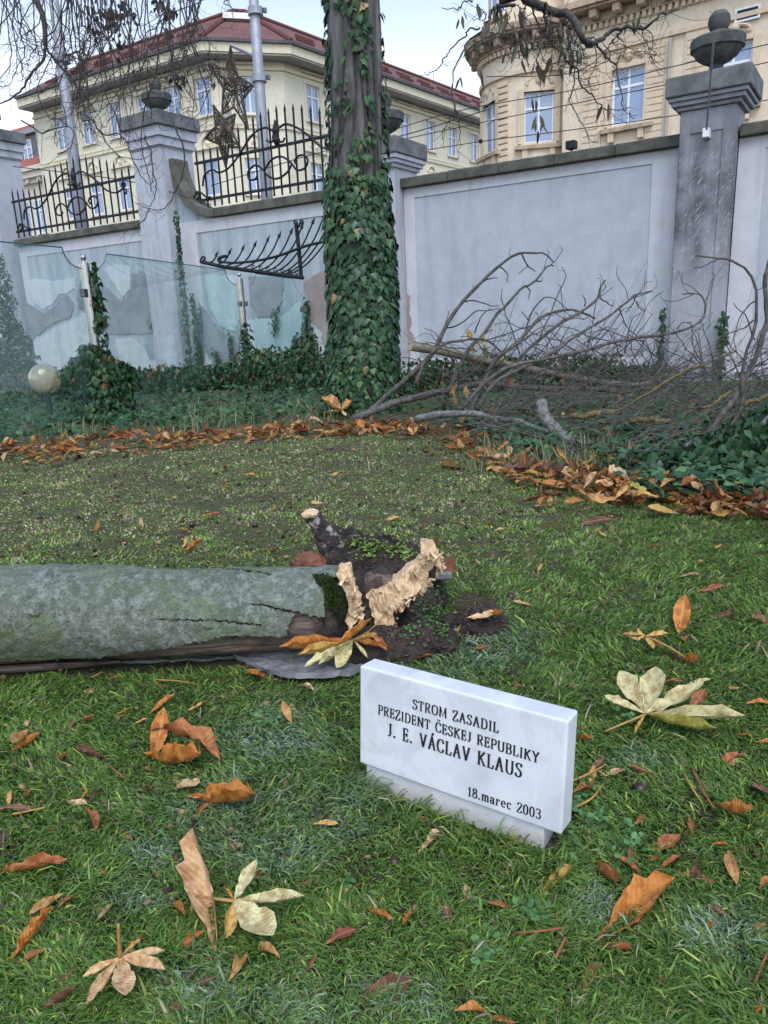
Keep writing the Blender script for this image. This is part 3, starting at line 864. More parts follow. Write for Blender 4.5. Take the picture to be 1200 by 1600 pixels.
def window(parent, F, u, z0, w, h, style, trim):
    f, panes, sill = win_meshes(w, h, style)
    o = place(f, 'window', parent, F.mat(u, 0, z0))
    for p in panes:
        c = bpy.data.objects.new('pane', p); COL.objects.link(c); c.parent = o
    if len(sill.materials) == 0: sill.materials.append(MAT[trim])
    c = bpy.data.objects.new('sill', sill); COL.objects.link(c); c.parent = o
    return o
def holed_wall(m, F, u0, u1, z0, z1, holes, dep=.2):
    us = sorted({u0, u1, *[h for a in holes for h in (a[0], a[1])]}); zs = sorted({z0, z1, *[h for a in holes for h in (a[2], a[3])]})
    us = [u for u in us if u0 <= u <= u1]; zs = [z for z in zs if z0 <= z <= z1]
    for a, b in zip(us[:-1], us[1:]):
        for c, d in zip(zs[:-1], zs[1:]):
            if any(h[0] <= (a + b) / 2 <= h[1] and h[2] <= (c + d) / 2 <= h[3] for h in holes): continue
            m.add([F.at(a, 0, c), F.at(b, 0, c), F.at(b, 0, d), F.at(a, 0, d)], [(0, 1, 2, 3)])
    for a, b, c, d in holes:
        for (p, q, s, t) in (((a, c), (b, c), 0, 0), ((b, c), (b, d), 0, 0), ((b, d), (a, d), 0, 0), ((a, d), (a, c), 0, 0)):
            m.add([F.at(p[0], 0, p[1]), F.at(q[0], 0, q[1]), F.at(q[0], -dep, q[1]), F.at(p[0], -dep, p[1])], [(3, 2, 1, 0)])
    m.add([F.at(u0, -dep, z0), F.at(u1, -dep, z0), F.at(u1, -dep, z1), F.at(u0, -dep, z1)], [(0, 1, 2, 3)])
def offset_poly(pts, d):
    """offset an open 2D polyline to its right-hand (viewer) side by d, mitred"""
    pts = [np.array(p[:2], float) for p in pts]; out = []
    for i, p in enumerate(pts):
        ns = []
        for a, b in ((i - 1, i), (i, i + 1)):
            if a >= 0 and b < len(pts):
                t = pts[b] - pts[a]; t /= np.linalg.norm(t); ns.append(np.array([t[1], -t[0]]))
        n = sum(ns); n /= np.linalg.norm(n); k = 1 / max(.3, n @ ns[0])
        out.append(p + n * d * k)
    return out
def band(m, pts, d0, d1, z0, z1):
    A = offset_poly(pts, d0); B = offset_poly(pts, d1)
    for i in range(len(pts) - 1):
        c = [(*B[i], z0), (*B[i + 1], z0), (*A[i + 1], z0), (*A[i], z0), (*B[i], z1), (*B[i + 1], z1), (*A[i + 1], z1), (*A[i], z1)]
        m.hexa(c)
def roof_obj(name, pts, d0, d1, z0, z1, mat, parent):
    A = offset_poly(pts, d0); B = offset_poly(pts, d1)
    v = []; f = []; uv = []; run = 0.0
    for i in range(len(pts) - 1):
        L = np.linalg.norm(A[i + 1] - A[i]); S = math.hypot(d0 - d1, z1 - z0)
        t = (A[i + 1] - A[i]) / L
        k = len(v)
        v += [(*A[i], z0), (*A[i + 1], z0), (*B[i + 1], z1), (*B[i], z1)]
        uv += [(run, 0), (run + L, 0), (run + (B[i + 1] - A[i]) @ t, S), (run + (B[i] - A[i]) @ t, S)]
        f += [(k, k + 1, k + 2), (k, k + 2, k + 3)]; run += L
    me = arrays_mesh(name, np.array(v) - ORI[parent.name], f, uv=np.array(uv))
    return link(name, me, mat, parent, ORI[parent.name])

# --- yellow corner building
A2 = PY(357, 400, 45.0)[:2]; B2 = PY(462, 400, 45.9)[:2]
uL = -hdir(-1300); uR = hdir(1550)
YL = Frame(A2, uL); YC = Frame(A2, np.append(B2 - A2, 0)); YR = Frame(B2, uR)
ZW = YC.px(412, 96)[1]
uend = YL.px(62, 250)[0]; rend = 34.0; clen = float(np.linalg.norm(B2 - A2))
yb = empty('corner_building', (A2[0], A2[1], 0))
zu0, zu1 = YR.px(490, 190)[1], YR.px(490, 135)[1]
hw = zu1 - zu0
STOREY = 4.15
spec = [(YL, [YL.px(x, 200)[0] for x in (95, 137, 182, 229, 275, 323)], uend, 0.0), (YC, [clen / 2], 0.0, clen),
        (YR, [YR.px(x, 170)[0] for x in (490, 541, 588, 632, 671, 706, 740, 772)], 0.0, rend)]
w_ = 1.15
for F, us, a, b in spec:
    m = MB(); holes = [(u - w_ / 2, u + w_ / 2, z, z + hw) for u in us for z in (zu0, zu0 - STOREY, zu0 - 2 * STOREY)]
    holed_wall(m, F, a, b, -.1, ZW, holes)
    m.build('wall', MAT['yellow'], yb)
    for u in us:
        for k in range(3):
            window(yb, F, u, zu0 - k * STOREY, w_, hw, 'yellow', 'yellow_trim')
            z = zu0 - k * STOREY
            s = MB(); s.box(F, u - w_ / 2 - .16, u - w_ / 2 - .003, .0, .05, z, z + hw + .14); s.box(F, u + w_ / 2 + .003, u + w_ / 2 + .16, .0, .05, z, z + hw + .14)
            s.box(F, u - w_ / 2 - .003, u + w_ / 2 + .003, .0, .05, z + hw + .003, z + hw + .14)
            s.build('surround', MAT['yellow_trim'], yb)
            s = MB(); s.box(F, u - w_ / 2 - .35, u + w_ / 2 + .35, .0, .14, z + hw + .55, z + hw + .64); s.build('hood', MAT['yellow_trim'], yb)
            if k == 1:
                s = MB()
                s.tube([F.at(u + .45 * math.cos(t), .06, z + hw + .78 + .45 * math.sin(t)) for t in np.linspace(.2, PI - .2, 9)], .06, 5)
                s.lathe(F.at(u, .02, z + hw + .70), [(.10, 0), (.16, .14), (.08, .3)], 8); s.build('plaster_swag', MAT['yellow_trim'], yb)
fp = [YL.at(uend, 0, 0), A2, B2, YR.at(rend, 0, 0)]
fp = [np.array(p)[:2] for p in fp]
m = MB(); band(m, fp, 0, 1.0, ZW, ZW + .10); m.build('soffit', MAT['soffit'], yb)
m = MB(); band(m, fp, .86, 1.06, ZW + .10, ZW + .55); m.build('fascia', MAT['yellow_trim'], yb)
m = MB(); band(m, fp, .95, 1.22, ZW + .55, ZW + .70); m.build('gutter', MAT['gutter'], yb)
m = MB(); band(m, fp, 0, .09, zu0 - .75, zu0 - .60); band(m, fp, 0, .06, zu0 - .55, zu0 - .47); m.build('string_course', MAT['yellow_trim'], yb)
m = MB(); band(m, fp, 0, .12, ZW - .45, ZW - .3); m.build('frieze_moulding', MAT['yellow_trim'], yb)
roof_obj('roof', fp, 1.15, -4.4, ZW + .66, ZW + 3.9, MAT['tiles'], yb)
m = MB(); Rg = offset_poly(fp, -4.4)
m.tube([(*p, ZW + 3.92) for p in Rg], .16, 6); 
E0 = offset_poly(fp, 1.15)
for i in (1, 2): m.tube([(*E0[i], ZW + .72), (*Rg[i], ZW + 3.95)], .13, 6)
m.build('ridge', MAT['tiles_pale'], yb)
# snow guards, pale skylight strip
for (F, a, b) in ((YL, uend + 2, -1), (YR, 1, rend - 1)):
    for rr, (dd, zz) in enumerate(((.2, 1.28), (-.9, 1.95))):
        for k in range(int((b - a) / 2.4)):
            m = MB(); u = a + k * 2.4 + rr * 1.1
            m.box(F, u, u + 1.5, dd - .04, dd + .04, ZW + zz, ZW + zz + .13); m.build('snow_guard', MAT['tiles_pale'], yb)
m = MB(); sk = YC.at(clen / 2, -1.1, 0); 
m.box(YC, clen / 2 - .95, clen / 2 + .75, -2.35, -2.05, ZW + 2.75, ZW + 3.05); m.build('roof_light', MAT['white_frame'], yb)
# air conditioner grille
m = MB(); u, z = YL.px(353, 185); m.box(YL, u - .45, u + .45, .0, .3, z - .3, z + .3); m.build('air_conditioner', MAT['soffit'], yb)
# left end wall (in shade, return)
m = MB(); EL = YL.at(uend, 0, 0); m.add([EL - [0, 0, .1], EL - YL.n * 10 - [0, 0, .1], EL - YL.n * 10 + [0, 0, ZW], EL + [0, 0, ZW]], [(0, 1, 2, 3)])
m.build('end_wall', MAT['yellow'], yb)
tag(yb, 'yellow corner building with red tiled roof behind the ivy clad tree', 'building')
# unidentified red object on the roof edge, its form made up
p = PY(181, 101, 50.0)
m = MB(); RF = Frame(p, (1, .1)); m.prism(RF, [(-.45, p[2] - .25), (.5, p[2] - .12), (.42, p[2] + .32), (.1, p[2] + .22), (-.42, p[2] + .05)], -.05, .05)
m.tube([p + [0, .08, -2.6], p + [0, .08, 0]], .04, 5)
tag(m.build('red_spot', MAT['red']), 'small bright red flag above the yellow building roof', 'spot')

# --- house with dormer at far left
HFm = Frame(PY(75, 300, 62.0)[:2], uL)
hb = empty('dormer_house', HFm.at(-5, 0, 0))
zc0 = HFm.px(50, 268)[1]
m = MB(); m.box(HFm, -16, 6, -8, 0, -.1, zc0 - .9); m.build('wall', MAT['cream'], hb)
m = MB(); m.box(HFm, -16, 6, -8, .25, zc0 - .9, zc0 - .55); m.box(HFm, -16, 6, -8, .55, zc0 - .55, zc0 - .1); m.box(HFm, -16, 6, -8, .75, zc0 - .1, zc0 + .2); m.build('cornice', MAT['cream'], hb)
fph = [HFm.at(-16, 0, 0)[:2], HFm.at(6, 0, 0)[:2]]
zr = HFm.px(40, 172)[1]
roof_obj('roof', fph, .7, -5.0, zc0 + .2, zr + .9, MAT['tiles_pale'], hb)
u0, u1 = HFm.px(28, 235)[0], HFm.px(66, 235)[0]
za, zb_ = HFm.px(45, 258)[1], HFm.px(45, 208)[1]
m = MB(); m.box(HFm, u0, u1, -3.4, -.3, zc0 + .2, zb_); m.build('dormer', MAT['clamp'], hb)
m = MB(); m.box(HFm, u0 - .25, u1 + .3, -3.6, .05, zb_, zb_ + .3); m.build('dormer_roof', MAT['pole'], hb)
window(hb, Frame(HFm.at(0, -.15, 0)[:2], HFm.u), u0 + .85, za + .1, 1.1, (zb_ - za) * .8, 'd', 'white_frame')
for k in range(9):
    m = MB(); u = -11 + k * 1.5; m.box(HFm, u, u + .35, .002, .45, zc0 - .86, zc0 - .56); m.build('bracket', MAT['cream'], hb)
for x in (62, 40, 15, 90):
    window(hb, Frame(HFm.at(0, .165, 0)[:2], HFm.u), HFm.px(x, 320)[0], zc0 - 4.6, 1.2, 2.5, 'd', 'cream')
tag(hb, 'cream house with dormer in red tiled roof at far left', 'building')

# --- ornate ochre building with round corner tower
OF = Frame(PY(905, 300, 33.4)[:2], -hdir(-1000))
ob = empty('ornate_building', OF.at(0, 0, 0))
TC = PY(838, 300, 37.3); TR = 2.5
TC = np.array([TC[0], TC[1], 0])
zb0 = PY(840, 222, 34.8)[2]; zb1 = PY(840, 141, 34.8)[2]
HWN = zb1 - zb0
ZA, ZFz, ZK, ZT = zb1 + .72, zb1 + 1.55, zb1 + 2.45, zb1 + 7.0
wu = [OF.px(981, 155)[0], OF.px(1145, 95)[0]]; wu += [2 * wu[1] - wu[0]]
m = MB(); holed_wall(m, OF, -.8, 16, -.1, ZA, [(u - .65, u + .65, z, z + HWN) for u in wu for z in (zb0, zb0 - 5.0)], .25); m.build('wall', MAT['ochre'], ob)
m = MB(); m.box(OF, -.79, -.60, -6, -.21, -.1, ZT - .01); m.build('return_wall', MAT['ochre'], ob)
def seg(F, parent, name, mat, *b, bevel=0):
    m = MB(); m.box(F, *b); return m.build(name, MAT[mat], parent, bevel=bevel)
seg(OF, ob, 'architrave', 'ochre_trim', -.8, 16, -.2, .14, ZA, ZA + .16)
seg(OF, ob, 'frieze', 'ochre', -.8, 16, -.2, .06, ZA + .16, ZFz + 1.0)
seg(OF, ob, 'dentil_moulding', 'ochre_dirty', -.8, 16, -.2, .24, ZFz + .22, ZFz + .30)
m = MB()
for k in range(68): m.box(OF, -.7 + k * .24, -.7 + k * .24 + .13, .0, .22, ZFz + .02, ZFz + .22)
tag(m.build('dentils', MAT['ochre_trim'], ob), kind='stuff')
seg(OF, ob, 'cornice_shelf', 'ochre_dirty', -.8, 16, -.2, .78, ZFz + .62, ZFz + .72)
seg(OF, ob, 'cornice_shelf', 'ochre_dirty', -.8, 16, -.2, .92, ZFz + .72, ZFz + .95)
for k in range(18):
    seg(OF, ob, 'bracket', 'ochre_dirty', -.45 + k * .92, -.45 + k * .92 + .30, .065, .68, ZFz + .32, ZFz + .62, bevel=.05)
seg(OF, ob, 'attic_wall', 'ochre', -.8, 16, -1.2, -.3, ZFz + 1.0, ZT)
seg(OF, ob, 'attic_base', 'ochre_trim', -.8, 16, -.6, .1, ZFz + 1.0, ZFz + 1.4)
def fancy_window(F, u, z, h, w=1.3):
    window(ob, F, u, z, w, h, 'ornate', 'ochre_trim')
    for s in (-1, 1):
        seg(F, ob, 'jamb', 'ochre_trim', u + s * (w / 2 + .13) - .12, u + s * (w / 2 + .13) + .12, .0, .09, z, z + h + .1)
        seg(F, ob, 'console', 'ochre_trim', u + s * (w / 2 - .05) - .12, u + s * (w / 2 - .05) + .12, .0, .2, z - .62, z - .105, bevel=.03)
    seg(F, ob, 'lintel', 'ochre_trim', u - w / 2 - .005, u + w / 2 + .005, .0, .11, z + h + .003, z + h + .17)
    seg(F, ob, 'sill_ledge', 'ochre_dirty', u - w / 2 - .4, u + w / 2 + .4, .0, .27, z - .25, z - .103)
    m = MB(); c = F.at(u, .1, z + h + .40)
    for s in (-1, 1):
        m.tube([c + F.u * s * (.12 + .12 * math.sin(t) * 1.6 + t * .12) + np.array([0, 0, .13 * math.cos(t)]) for t in np.linspace(0, 4.2, 12)], .055, 5)
    m.lathe(c - [0, 0, .2], [(.06, 0), (.16, .14), (.18, .26), (.08, .42)], 8)
    m.build('cartouche', MAT['ochre_trim'], ob)
for u in wu:
    fancy_window(OF, u, zb0, HWN); fancy_window(OF, u, zb0 - 5.0, HWN)
# pilasters with rusticated blocks beside the windows
for px_ in (1024, 1085, 925):
    u = OF.px(px_, 150)[0]
    seg(OF, ob, 'pilaster', 'ochre', u - .42, u + .42, .0, .07, zb0 - 6, ZA)
    for k in range(22):
        z = zb0 - 1.4 + k * .24
        if z + .2 < ZA: seg(OF, ob, 'rusticated_block', 'ochre_trim', u - .33, u + .33, .072, .11, z, z + .19)
# small grille window and downpipe
u = OF.px(1045, 150)[0]
MB().tube([OF.at(u, .18, zb0 - 6), OF.at(u, .18, ZA - .1)], .07, 8).build('downpipe', MAT['soffit'], ob)
u, z = OF.px(1168, 21, .1); seg(OF, ob, 'vent_frame', 'white_frame', u - .42, u + .42, .07, .12, z - .22, z + .22); seg(OF, ob, 'vent', 'iron', u - .34, u + .34, .12, .13, z - .15, z + .15)
# tower
phc = math.atan2(CC[1] - TC[1], CC[0] - TC[0])          # towards the viewer
def tp(a, rr, z): return np.array([TC[0] + rr * math.cos(phc + a), TC[1] + rr * math.sin(phc + a), z])
def ring(prof, name, mat, a0=-2.6, a1=2.6, n=64):
    m = MB(); k = len(prof); an = np.linspace(a0, a1, n)
    v = [tp(a, r_, z) for a in an for r_, z in prof]; f = []
    for i in range(n - 1):
        for j in range(k - 1): f.append((i * k + j, (i + 1) * k + j, (i + 1) * k + j + 1, i * k + j + 1))
    m.add(v, f); return m.build(name, MAT[mat], ob)
wa = [0.03, -1.06]; ha = .265
m = MB(); an = sorted(set(list(np.linspace(-2.6, 2.6, 80)) + [w + s * ha for w in wa for s in (-1, 1)])); zz = [-.1, zb0 - 5, zb0 - 5 + HWN, zb0, zb1, ZA]
for a, b in zip(an[:-1], an[1:]):
    for c, d in zip(zz[:-1], zz[1:]):
        hole = any(abs((a + b) / 2 - w) < ha for w in wa) and (abs(c - zb0) < .01 or abs(c - zb0 + 5) < .01)
        rr = TR - .3 if hole else TR
        m.add([tp(a, rr, c), tp(b, rr, c), tp(b, rr, d), tp(a, rr, d)], [(0, 1, 2, 3)])
for w in wa:
    for s in (-1, 1):
        for c in (zb0, zb0 - 5):
            m.add([tp(w + s * ha, TR, c), tp(w + s * ha, TR - .3, c), tp(w + s * ha, TR - .3, c + HWN), tp(w + s * ha, TR, c + HWN)], [(0, 1, 2, 3)])
            for z in (c, c + HWN):
                m.add([tp(w - ha, TR, z), tp(w + ha, TR, z), tp(w + ha, TR - .3, z), tp(w - ha, TR - .3, z)], [(0, 1, 2, 3)])
m.build('tower_wall', MAT['ochre'], ob)
for w in wa:
    pa, pb = tp(w + ha, TR * math.cos(ha) + .04, 0), tp(w - ha, TR * math.cos(ha) + .04, 0)
    e1, e2 = (pa, pb)
    Fw = Frame((e1 + e2) / 2, e2 - e1)
    if Fw.n @ (CC - Fw.O) < 0: Fw = Frame((e1 + e2) / 2, e1 - e2)
    fancy_window(Fw, 0, zb0, HWN, 1.27)
    fancy_window(Fw, 0, zb0 - 5, HWN, 1.27)
ring([(TR, ZA), (TR + .14, ZA), (TR + .14, ZA + .16), (TR + .05, ZA + .16)], 'tower_architrave', 'ochre_trim')
ring([(TR + .05, ZA + .16), (TR + .05, ZFz), (TR + .1, ZFz)], 'tower_frieze', 'ochre')
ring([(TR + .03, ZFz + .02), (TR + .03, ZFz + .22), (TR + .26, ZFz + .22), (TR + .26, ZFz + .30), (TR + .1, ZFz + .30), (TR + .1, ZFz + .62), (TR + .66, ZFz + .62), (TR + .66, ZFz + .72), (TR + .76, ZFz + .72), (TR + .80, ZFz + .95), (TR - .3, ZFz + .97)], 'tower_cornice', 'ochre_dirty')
ring([(TR - .1, ZFz + .96), (TR - .1, ZFz + 1.5), (TR - .3, ZFz + 1.5), (TR - .3, ZT)], 'tower_attic', 'ochre')
ring([(TR + .06, zb0 - .95), (TR + .14, zb0 - .92), (TR + .14, zb0 - .75), (TR + .04, zb0 - .72)], 'tower_string_course', 'ochre_dirty')
m = MB()
def tblock(a, r0, r1, z0, z1, da):
    return [tp(a - da, r1, z0), tp(a + da, r1, z0), tp(a + da, r0, z0), tp(a - da, r0, z0), tp(a - da, r1, z1), tp(a + da, r1, z1), tp(a + da, r0, z1), tp(a - da, r0, z1)]
for k in range(56):
    a = -2.4 + k * .0873; m.hexa(tblock(a, TR, TR + .22, ZFz + .02, ZFz + .2, .025))
tag(m.build('tower_dentils', MAT['ochre_trim'], ob), kind='stuff')
for k in range(17):
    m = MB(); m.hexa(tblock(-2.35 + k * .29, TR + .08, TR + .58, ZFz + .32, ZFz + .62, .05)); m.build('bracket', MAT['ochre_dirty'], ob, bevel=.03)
for a in (-.62, .80, -1.62):
    for k in range(26):
        z = zb0 - 1.6 + k * .25
        if z + .2 < ZA:
            m = MB(); m.hexa(tblock(a, TR - .02, TR + .11, z, z + .19, .10)); m.build('rusticated_block', MAT['ochre_trim'], ob, bevel=.02)
aw = -.85; pa, pb = tp(aw + .2, TR - .28, 0), tp(aw - .2, TR - .28, 0)
Fw = Frame((pa + pb) / 2, pb - pa)
if Fw.n @ (CC - Fw.O) < 0: Fw = Frame((pa + pb) / 2, pa - pb)
Fw.O = Fw.O + Fw.n * .2
window(ob, Fw, 0, ZFz + 1.7, .9, 1.5, 'attic', 'ochre_trim')
tag(ob, 'ornate ochre building with round corner tower at upper right', 'building')

# ------------------------------------------------------------------ street poles, stars, wires
def pole(xt, yt, xb, yb_, Y, w0, w1, label, bands=()):
    b = PY(xb, yb_, Y); t = PY(xt, yt, Y)
    r = empty('street_pole', (b[0], b[1], 0))
    k = pxsize(b)
    base = np.array([b[0], b[1], 0.0]); top = np.array([t[0], t[1], t[2] + 3.5])
    MB().tube([base, (base * .5 + top * .5), top], [w1 * k * .55, (w0 + w1) * k * .25, w0 * k * .45], 16).build('shaft', MAT['pole'], r, smooth=True)
    for y in bands:
        f = (y - yt) / (yb_ - yt); p = t + (b - t) * f
        MB().lathe(p - [0, 0, .1], [(w1 * k * .56, 0), (w1 * k * .56, .2)], 16).build('band', MAT['pole'], r)
        MB().lathe(p - [0, 0, .04] + np.array([w1 * k * .7, 0, 0]), [(.06, 0), (.06, .12)], 8).build('band_bolt', MAT['clamp'], r)
    tag(r, label, 'pole'); return r
pole(86, 0, 124, 335, 24.0, 13, 20, 'grey street pole behind hanging twigs and left iron fence', (88,))
p2 = pole(398, 0, 416, 320, 25.0, 13.5, 20, 'grey street pole beside the wicker stars', (17, 118))
a = PY(359, 70, 24.8); b = PY(398, 88, 25.0)
MB().tube([a, b], .05, 6).build('arm', MAT['pole'], p2)
def star(pts5, cen, Y, label, seed):
    rs = np.random.default_rng(seed)
    P = [PY(x, y, Y) for x, y in pts5]; c = PY(*cen, Y)
    inner = []
    for i in range(5):
        mid = (P[i] + P[(i + 1) % 5]) / 2
        inner.append(c + (mid - c) * .56)
    rim = [q for i in range(5) for q in (P[i], inner[i])]
    r = empty('wicker_star', c - [0, 0, 1.0])
    th = np.array([0, .28, 0])
    m = MB()
    for i in range(10): m.tube([rim[i], rim[(i + 1) % 10]], .032, 5)
    for i in range(10):
        for s in (-1, 1): m.tube([rim[i], c + th * s], .011, 4)
    m.build('frame', MAT['star_wire'], r)
    m = MB()
    for k in range(190):
        i = rs.integers(0, 5)
        t1, t2, t3 = rs.random(3)
        tri_ = [inner[i - 1], P[i], inner[i]]
        e1 = tri_[0] + (tri_[1] - tri_[0]) * t1; e2 = tri_[2] + (tri_[1] - tri_[2]) * t2
        if k % 3 == 0: e2 = c + rs.normal(0, .15, 3)
        if k % 3 == 1: e1 = inner[rs.integers(0, 5)] * t3 + inner[i] * (1 - t3)
        s = rs.choice([-1, 1]) * .12 * rs.random()
        m.tube([e1, (e1 + e2) / 2 + [0, s, 0] + rs.normal(0, .03, 3), e2], .0105, 3, cap=False)
    m.build('wicker', MAT['star_wire'], r)
    tag(r, label, 'star decoration')
star([(360, 74), (396, 134), (388, 202), (347, 178), (326, 98)], (364, 138), 24.9, 'larger wicker star hanging at the street pole', 3)
star([(333, 164), (368, 178), (375, 230), (353, 262), (320, 216)], (350, 208), 24.7, 'smaller wicker star below the larger one, above the fence', 4)
wires = [[(600, 207), (722, 172), (900, 140), (1060, 102), (1260, 55)], [(600, 224), (760, 190), (960, 149), (1060, 128), (1260, 84)], [(620, 242), (752, 221), (900, 202), (1050, 181), (1260, 146)],
         [(330, 290), (500, 238), (620, 214), (760, 172)], [(760, 120), (900, 112), (980, 40)], [(20, 260), (200, 283), (330, 320)]]
wl = ['highest of the overhead wires crossing in front of the round tower', 'middle overhead wire crossing in front of the round tower', 'lowest overhead wire just above the blank wall coping',
      'overhead wire crossing behind the middle iron fence', 'sagging overhead wire across the tower cornice', 'overhead wire behind the left iron fence']
for ln, lb in zip(wires, wl):
    Ys = np.linspace(19, 15, len(ln))
    P = smoothline([PY(x, y, Yv) for (x, y), Yv in zip(ln, Ys)], 24)
    MB().tube(P, .009, 4)
    tag(MB().tube(P, .0095, 4).build('overhead_wire', MAT['wire']), lb, 'wire')
p = PY(751, 221, 17.6)
MB().lathe(p - [0, 0, .04], [(.02, 0), (.05, .03), (.05, .06), (.02, .09)], 8)
tag(MB().lathe(p - [0, 0, .04], [(.02, 0), (.05, .03), (.05, .06), (.02, .09)], 8).build('wire_insulator', MAT['iron']), 'small dark insulator on the lowest overhead wire', 'insulator')

# ------------------------------------------------------------------ leaf templates
def ivy_T():
    o = [(0, 0), (.30, -.08), (.50, .10), (.33, .30), (.34, .52), (.14, .62), (0, 1.0)]
    o = o + [(-x, y) for x, y in reversed(o[1:-1])]
    T = [(0, .32, .06)] + [(x, y, -.16 * abs(x) * 2 - .10 * max(0, y - .5)) for x, y in o]
    n = len(o)
    return np.array(T), np.array([(0, 1 + i, 1 + (i + 1) % n) for i in range(n)])
IVT, IVF = ivy_T()
IV8 = [0, 1, 2, 4, 6, 7, 8, 10, 12]      # lighter outline for masses
IVT2 = IVT[IV8]; IVF2 = np.array([(0, 1 + i, 1 + (i + 1) % 8) for i in range(8)])
def ivy_cols(N, dark=1.0, seed=0):
    r = np.random.default_rng(seed)
    a = np.array([.017, .050, .023]); b = np.array([.042, .092, .034]); c = np.array([.06, .105, .040])
    t = r.random((N, 1)) ** 1.4
    col = a + (b - a) * t
    k = r.random(N) < .08
    col[k] = c
    return col * dark * r.uniform(.5, 1.45, (N, 1))
def randdirs(N, r):
    v = r.normal(size=(N, 3)); return v / np.linalg.norm(v, axis=1)[:, None]
def ivy_mass(name, blobs, label, cat, size=(.05, .09), seed=1, kind=None, parent=None, group=None, brown=.03):
    """blobs: (centre, radii, count): leaves on and inside lumpy ellipsoids, blades facing out and drooping"""
    r = np.random.default_rng(seed); P = []; Nn = []
    for c, rad, n in blobs:
        d = randdirs(n, r); d[:, 2] = np.abs(d[:, 2]) * np.where(r.random(n) < .8, 1, -.5)
        k = (1 - .55 * r.random(n) ** 2.2)[:, None]
        k *= (.78 + .5 * fbm(d[:, 0] * 2 + c[0], d[:, 2] * 2 + d[:, 1], 1.6, seed))[:, None]
        P.append(np.asarray(c) + d * np.asarray(rad) * k); Nn.append(d)
    P = np.concatenate(P); Nn = np.concatenate(Nn); N = len(P)
    keep = P[:, 2] > .0; P = P[keep]; Nn = Nn[keep]; N = len(P)
    z = Nn + r.normal(0, .45, (N, 3)); y = np.stack([r.normal(0, .6, N), r.normal(0, .6, N), -np.ones(N) * .9], 1)
    col = ivy_cols(N, 1.0, seed); k = r.random(N) < brown; col[k] = np.array([.20, .09, .035]) * r.uniform(.5, 1.2, (k.sum(), 1))
    o = cloud_obj(name, IVT2, IVF2, P, bases(y, z), r.uniform(size[0], size[1], N), col, MAT['ivy'], parent)
    if label: tag(o, label, cat, group, kind)
    return o

# ------------------------------------------------------------------ ivy clad chestnut
tb = np.append(G(571, 642)[:2], 0.0); TY = tb[1]
prof_px = [(642, 506, 638), (625, 508, 630), (600, 510, 624), (560, 513, 622), (500, 516, 620), (400, 510, 617), (300, 509, 606), (200, 512, 602), (100, 512, 598), (0, 510, 592), (-60, 508, 590)]
TRK = []
for y, a, b in prof_px:
    p, q = PY(a, y, TY), PY(b, y, TY)
    TRK.append(((p + q) / 2, np.linalg.norm(q - p) / 2))
TRK[0] = (tb - [0, 0, .06], TRK[0][1])
TRK.append((TRK[-1][0] + [.10, .1, 1.4], TRK[-1][1] * .92)); TRK.append((TRK[-1][0] + [.15, .1, 1.5], TRK[-1][1] * .8))
tree = empty('ivy_clad_tree', tb)
zs_ = np.linspace(TRK[0][0][2], TRK[-1][0][2], 150); tz = np.array([c[2] for c, _ in TRK])
tcx = np.interp(zs_, tz, [c[0] for c, _ in TRK]); tcy = np.interp(zs_, tz, [c[1] for c, _ in TRK]); trr = np.interp(zs_, tz, [r_ for _, r_ in TRK])
an = np.linspace(0, 2 * PI, 96, endpoint=False)
ZA_, AA_ = np.meshgrid(zs_, an, indexing='ij')
rr = trr[:, None] * (np.interp(ZA_, [0, 2.5, 4], [.90, .93, .985]) + .02 * np.sin(AA_ * 5 + ZA_ * .4) + .03 * np.sin(AA_ * 11 - ZA_ * .7) + .07 * (vnoise(AA_ * 7.64, ZA_ * .9, 2.0, 61) - .5)) - np.interp(ZA_, [0, 2.5, 4], [.05, .04, .0])
vt = np.stack([tcx[:, None] + rr * np.cos(AA_), tcy[:, None] + rr * np.sin(AA_), ZA_], -1).reshape(-1, 3)
I = np.arange(len(vt)).reshape(ZA_.shape); J = np.roll(I, -1, axis=1)
qd = np.stack([I[:-1], J[:-1], J[1:], I[1:]], -1).reshape(-1, 4)
me = arrays_mesh('trunk', vt - tb, np.concatenate([qd[:, [0, 1, 2]], qd[:, [0, 2, 3]]]), smooth=True)
link('trunk', me, MAT['tree_bark'], tree, tb)
r = np.random.default_rng(12)
N = 17000
z = r.random(N) ** 1.25 * 7.2; a = r.random(N) * 2 * PI
va = -PI / 2                                              # the side seen
da = (a - va + PI) % (2 * PI) - PI
cover = np.clip(1.25 - (z - 2.3) * .30, .05, 1.0)
side = np.where(z > 2.6, np.exp(-((da - .12) / .38) ** 2) * np.clip(1.5 - (z - 2.6) * .16, .3, 1) + .9 * np.exp(-((da - 1.45) / .22) ** 2) * np.clip(2.2 - .3 * (z - 2.6), 0, 1) + .8 * np.exp(-((da + 1.42) / .22) ** 2) * np.clip(2.2 - .32 * (z - 2.6), 0, 1), 1)
prob = np.where(z > 2.6, np.maximum(side * .85, cover * .4 * (fbm(a * 2, z, 1.5, 3) > .5)), 1.0) * np.where((z < 3.0), 1, 1)
gap = fbm(da * 1.4, z * .9, 2.2, 9)
prob *= np.where(z > 2.5, np.clip((gap - .40) * 8, 0.03, 1) * .7, 1)
keep = r.random(N) < prob * np.where(z < 1.5, 1, .8)
z, a = z[keep], a[keep]; N = len(z)
R_ = np.interp(z, zs_, trr); px_ = np.interp(z, zs_, tcx); py_ = np.interp(z, zs_, tcy)
out = np.stack([np.cos(a), np.sin(a), np.zeros(N)], 1)
lay = r.random(N)
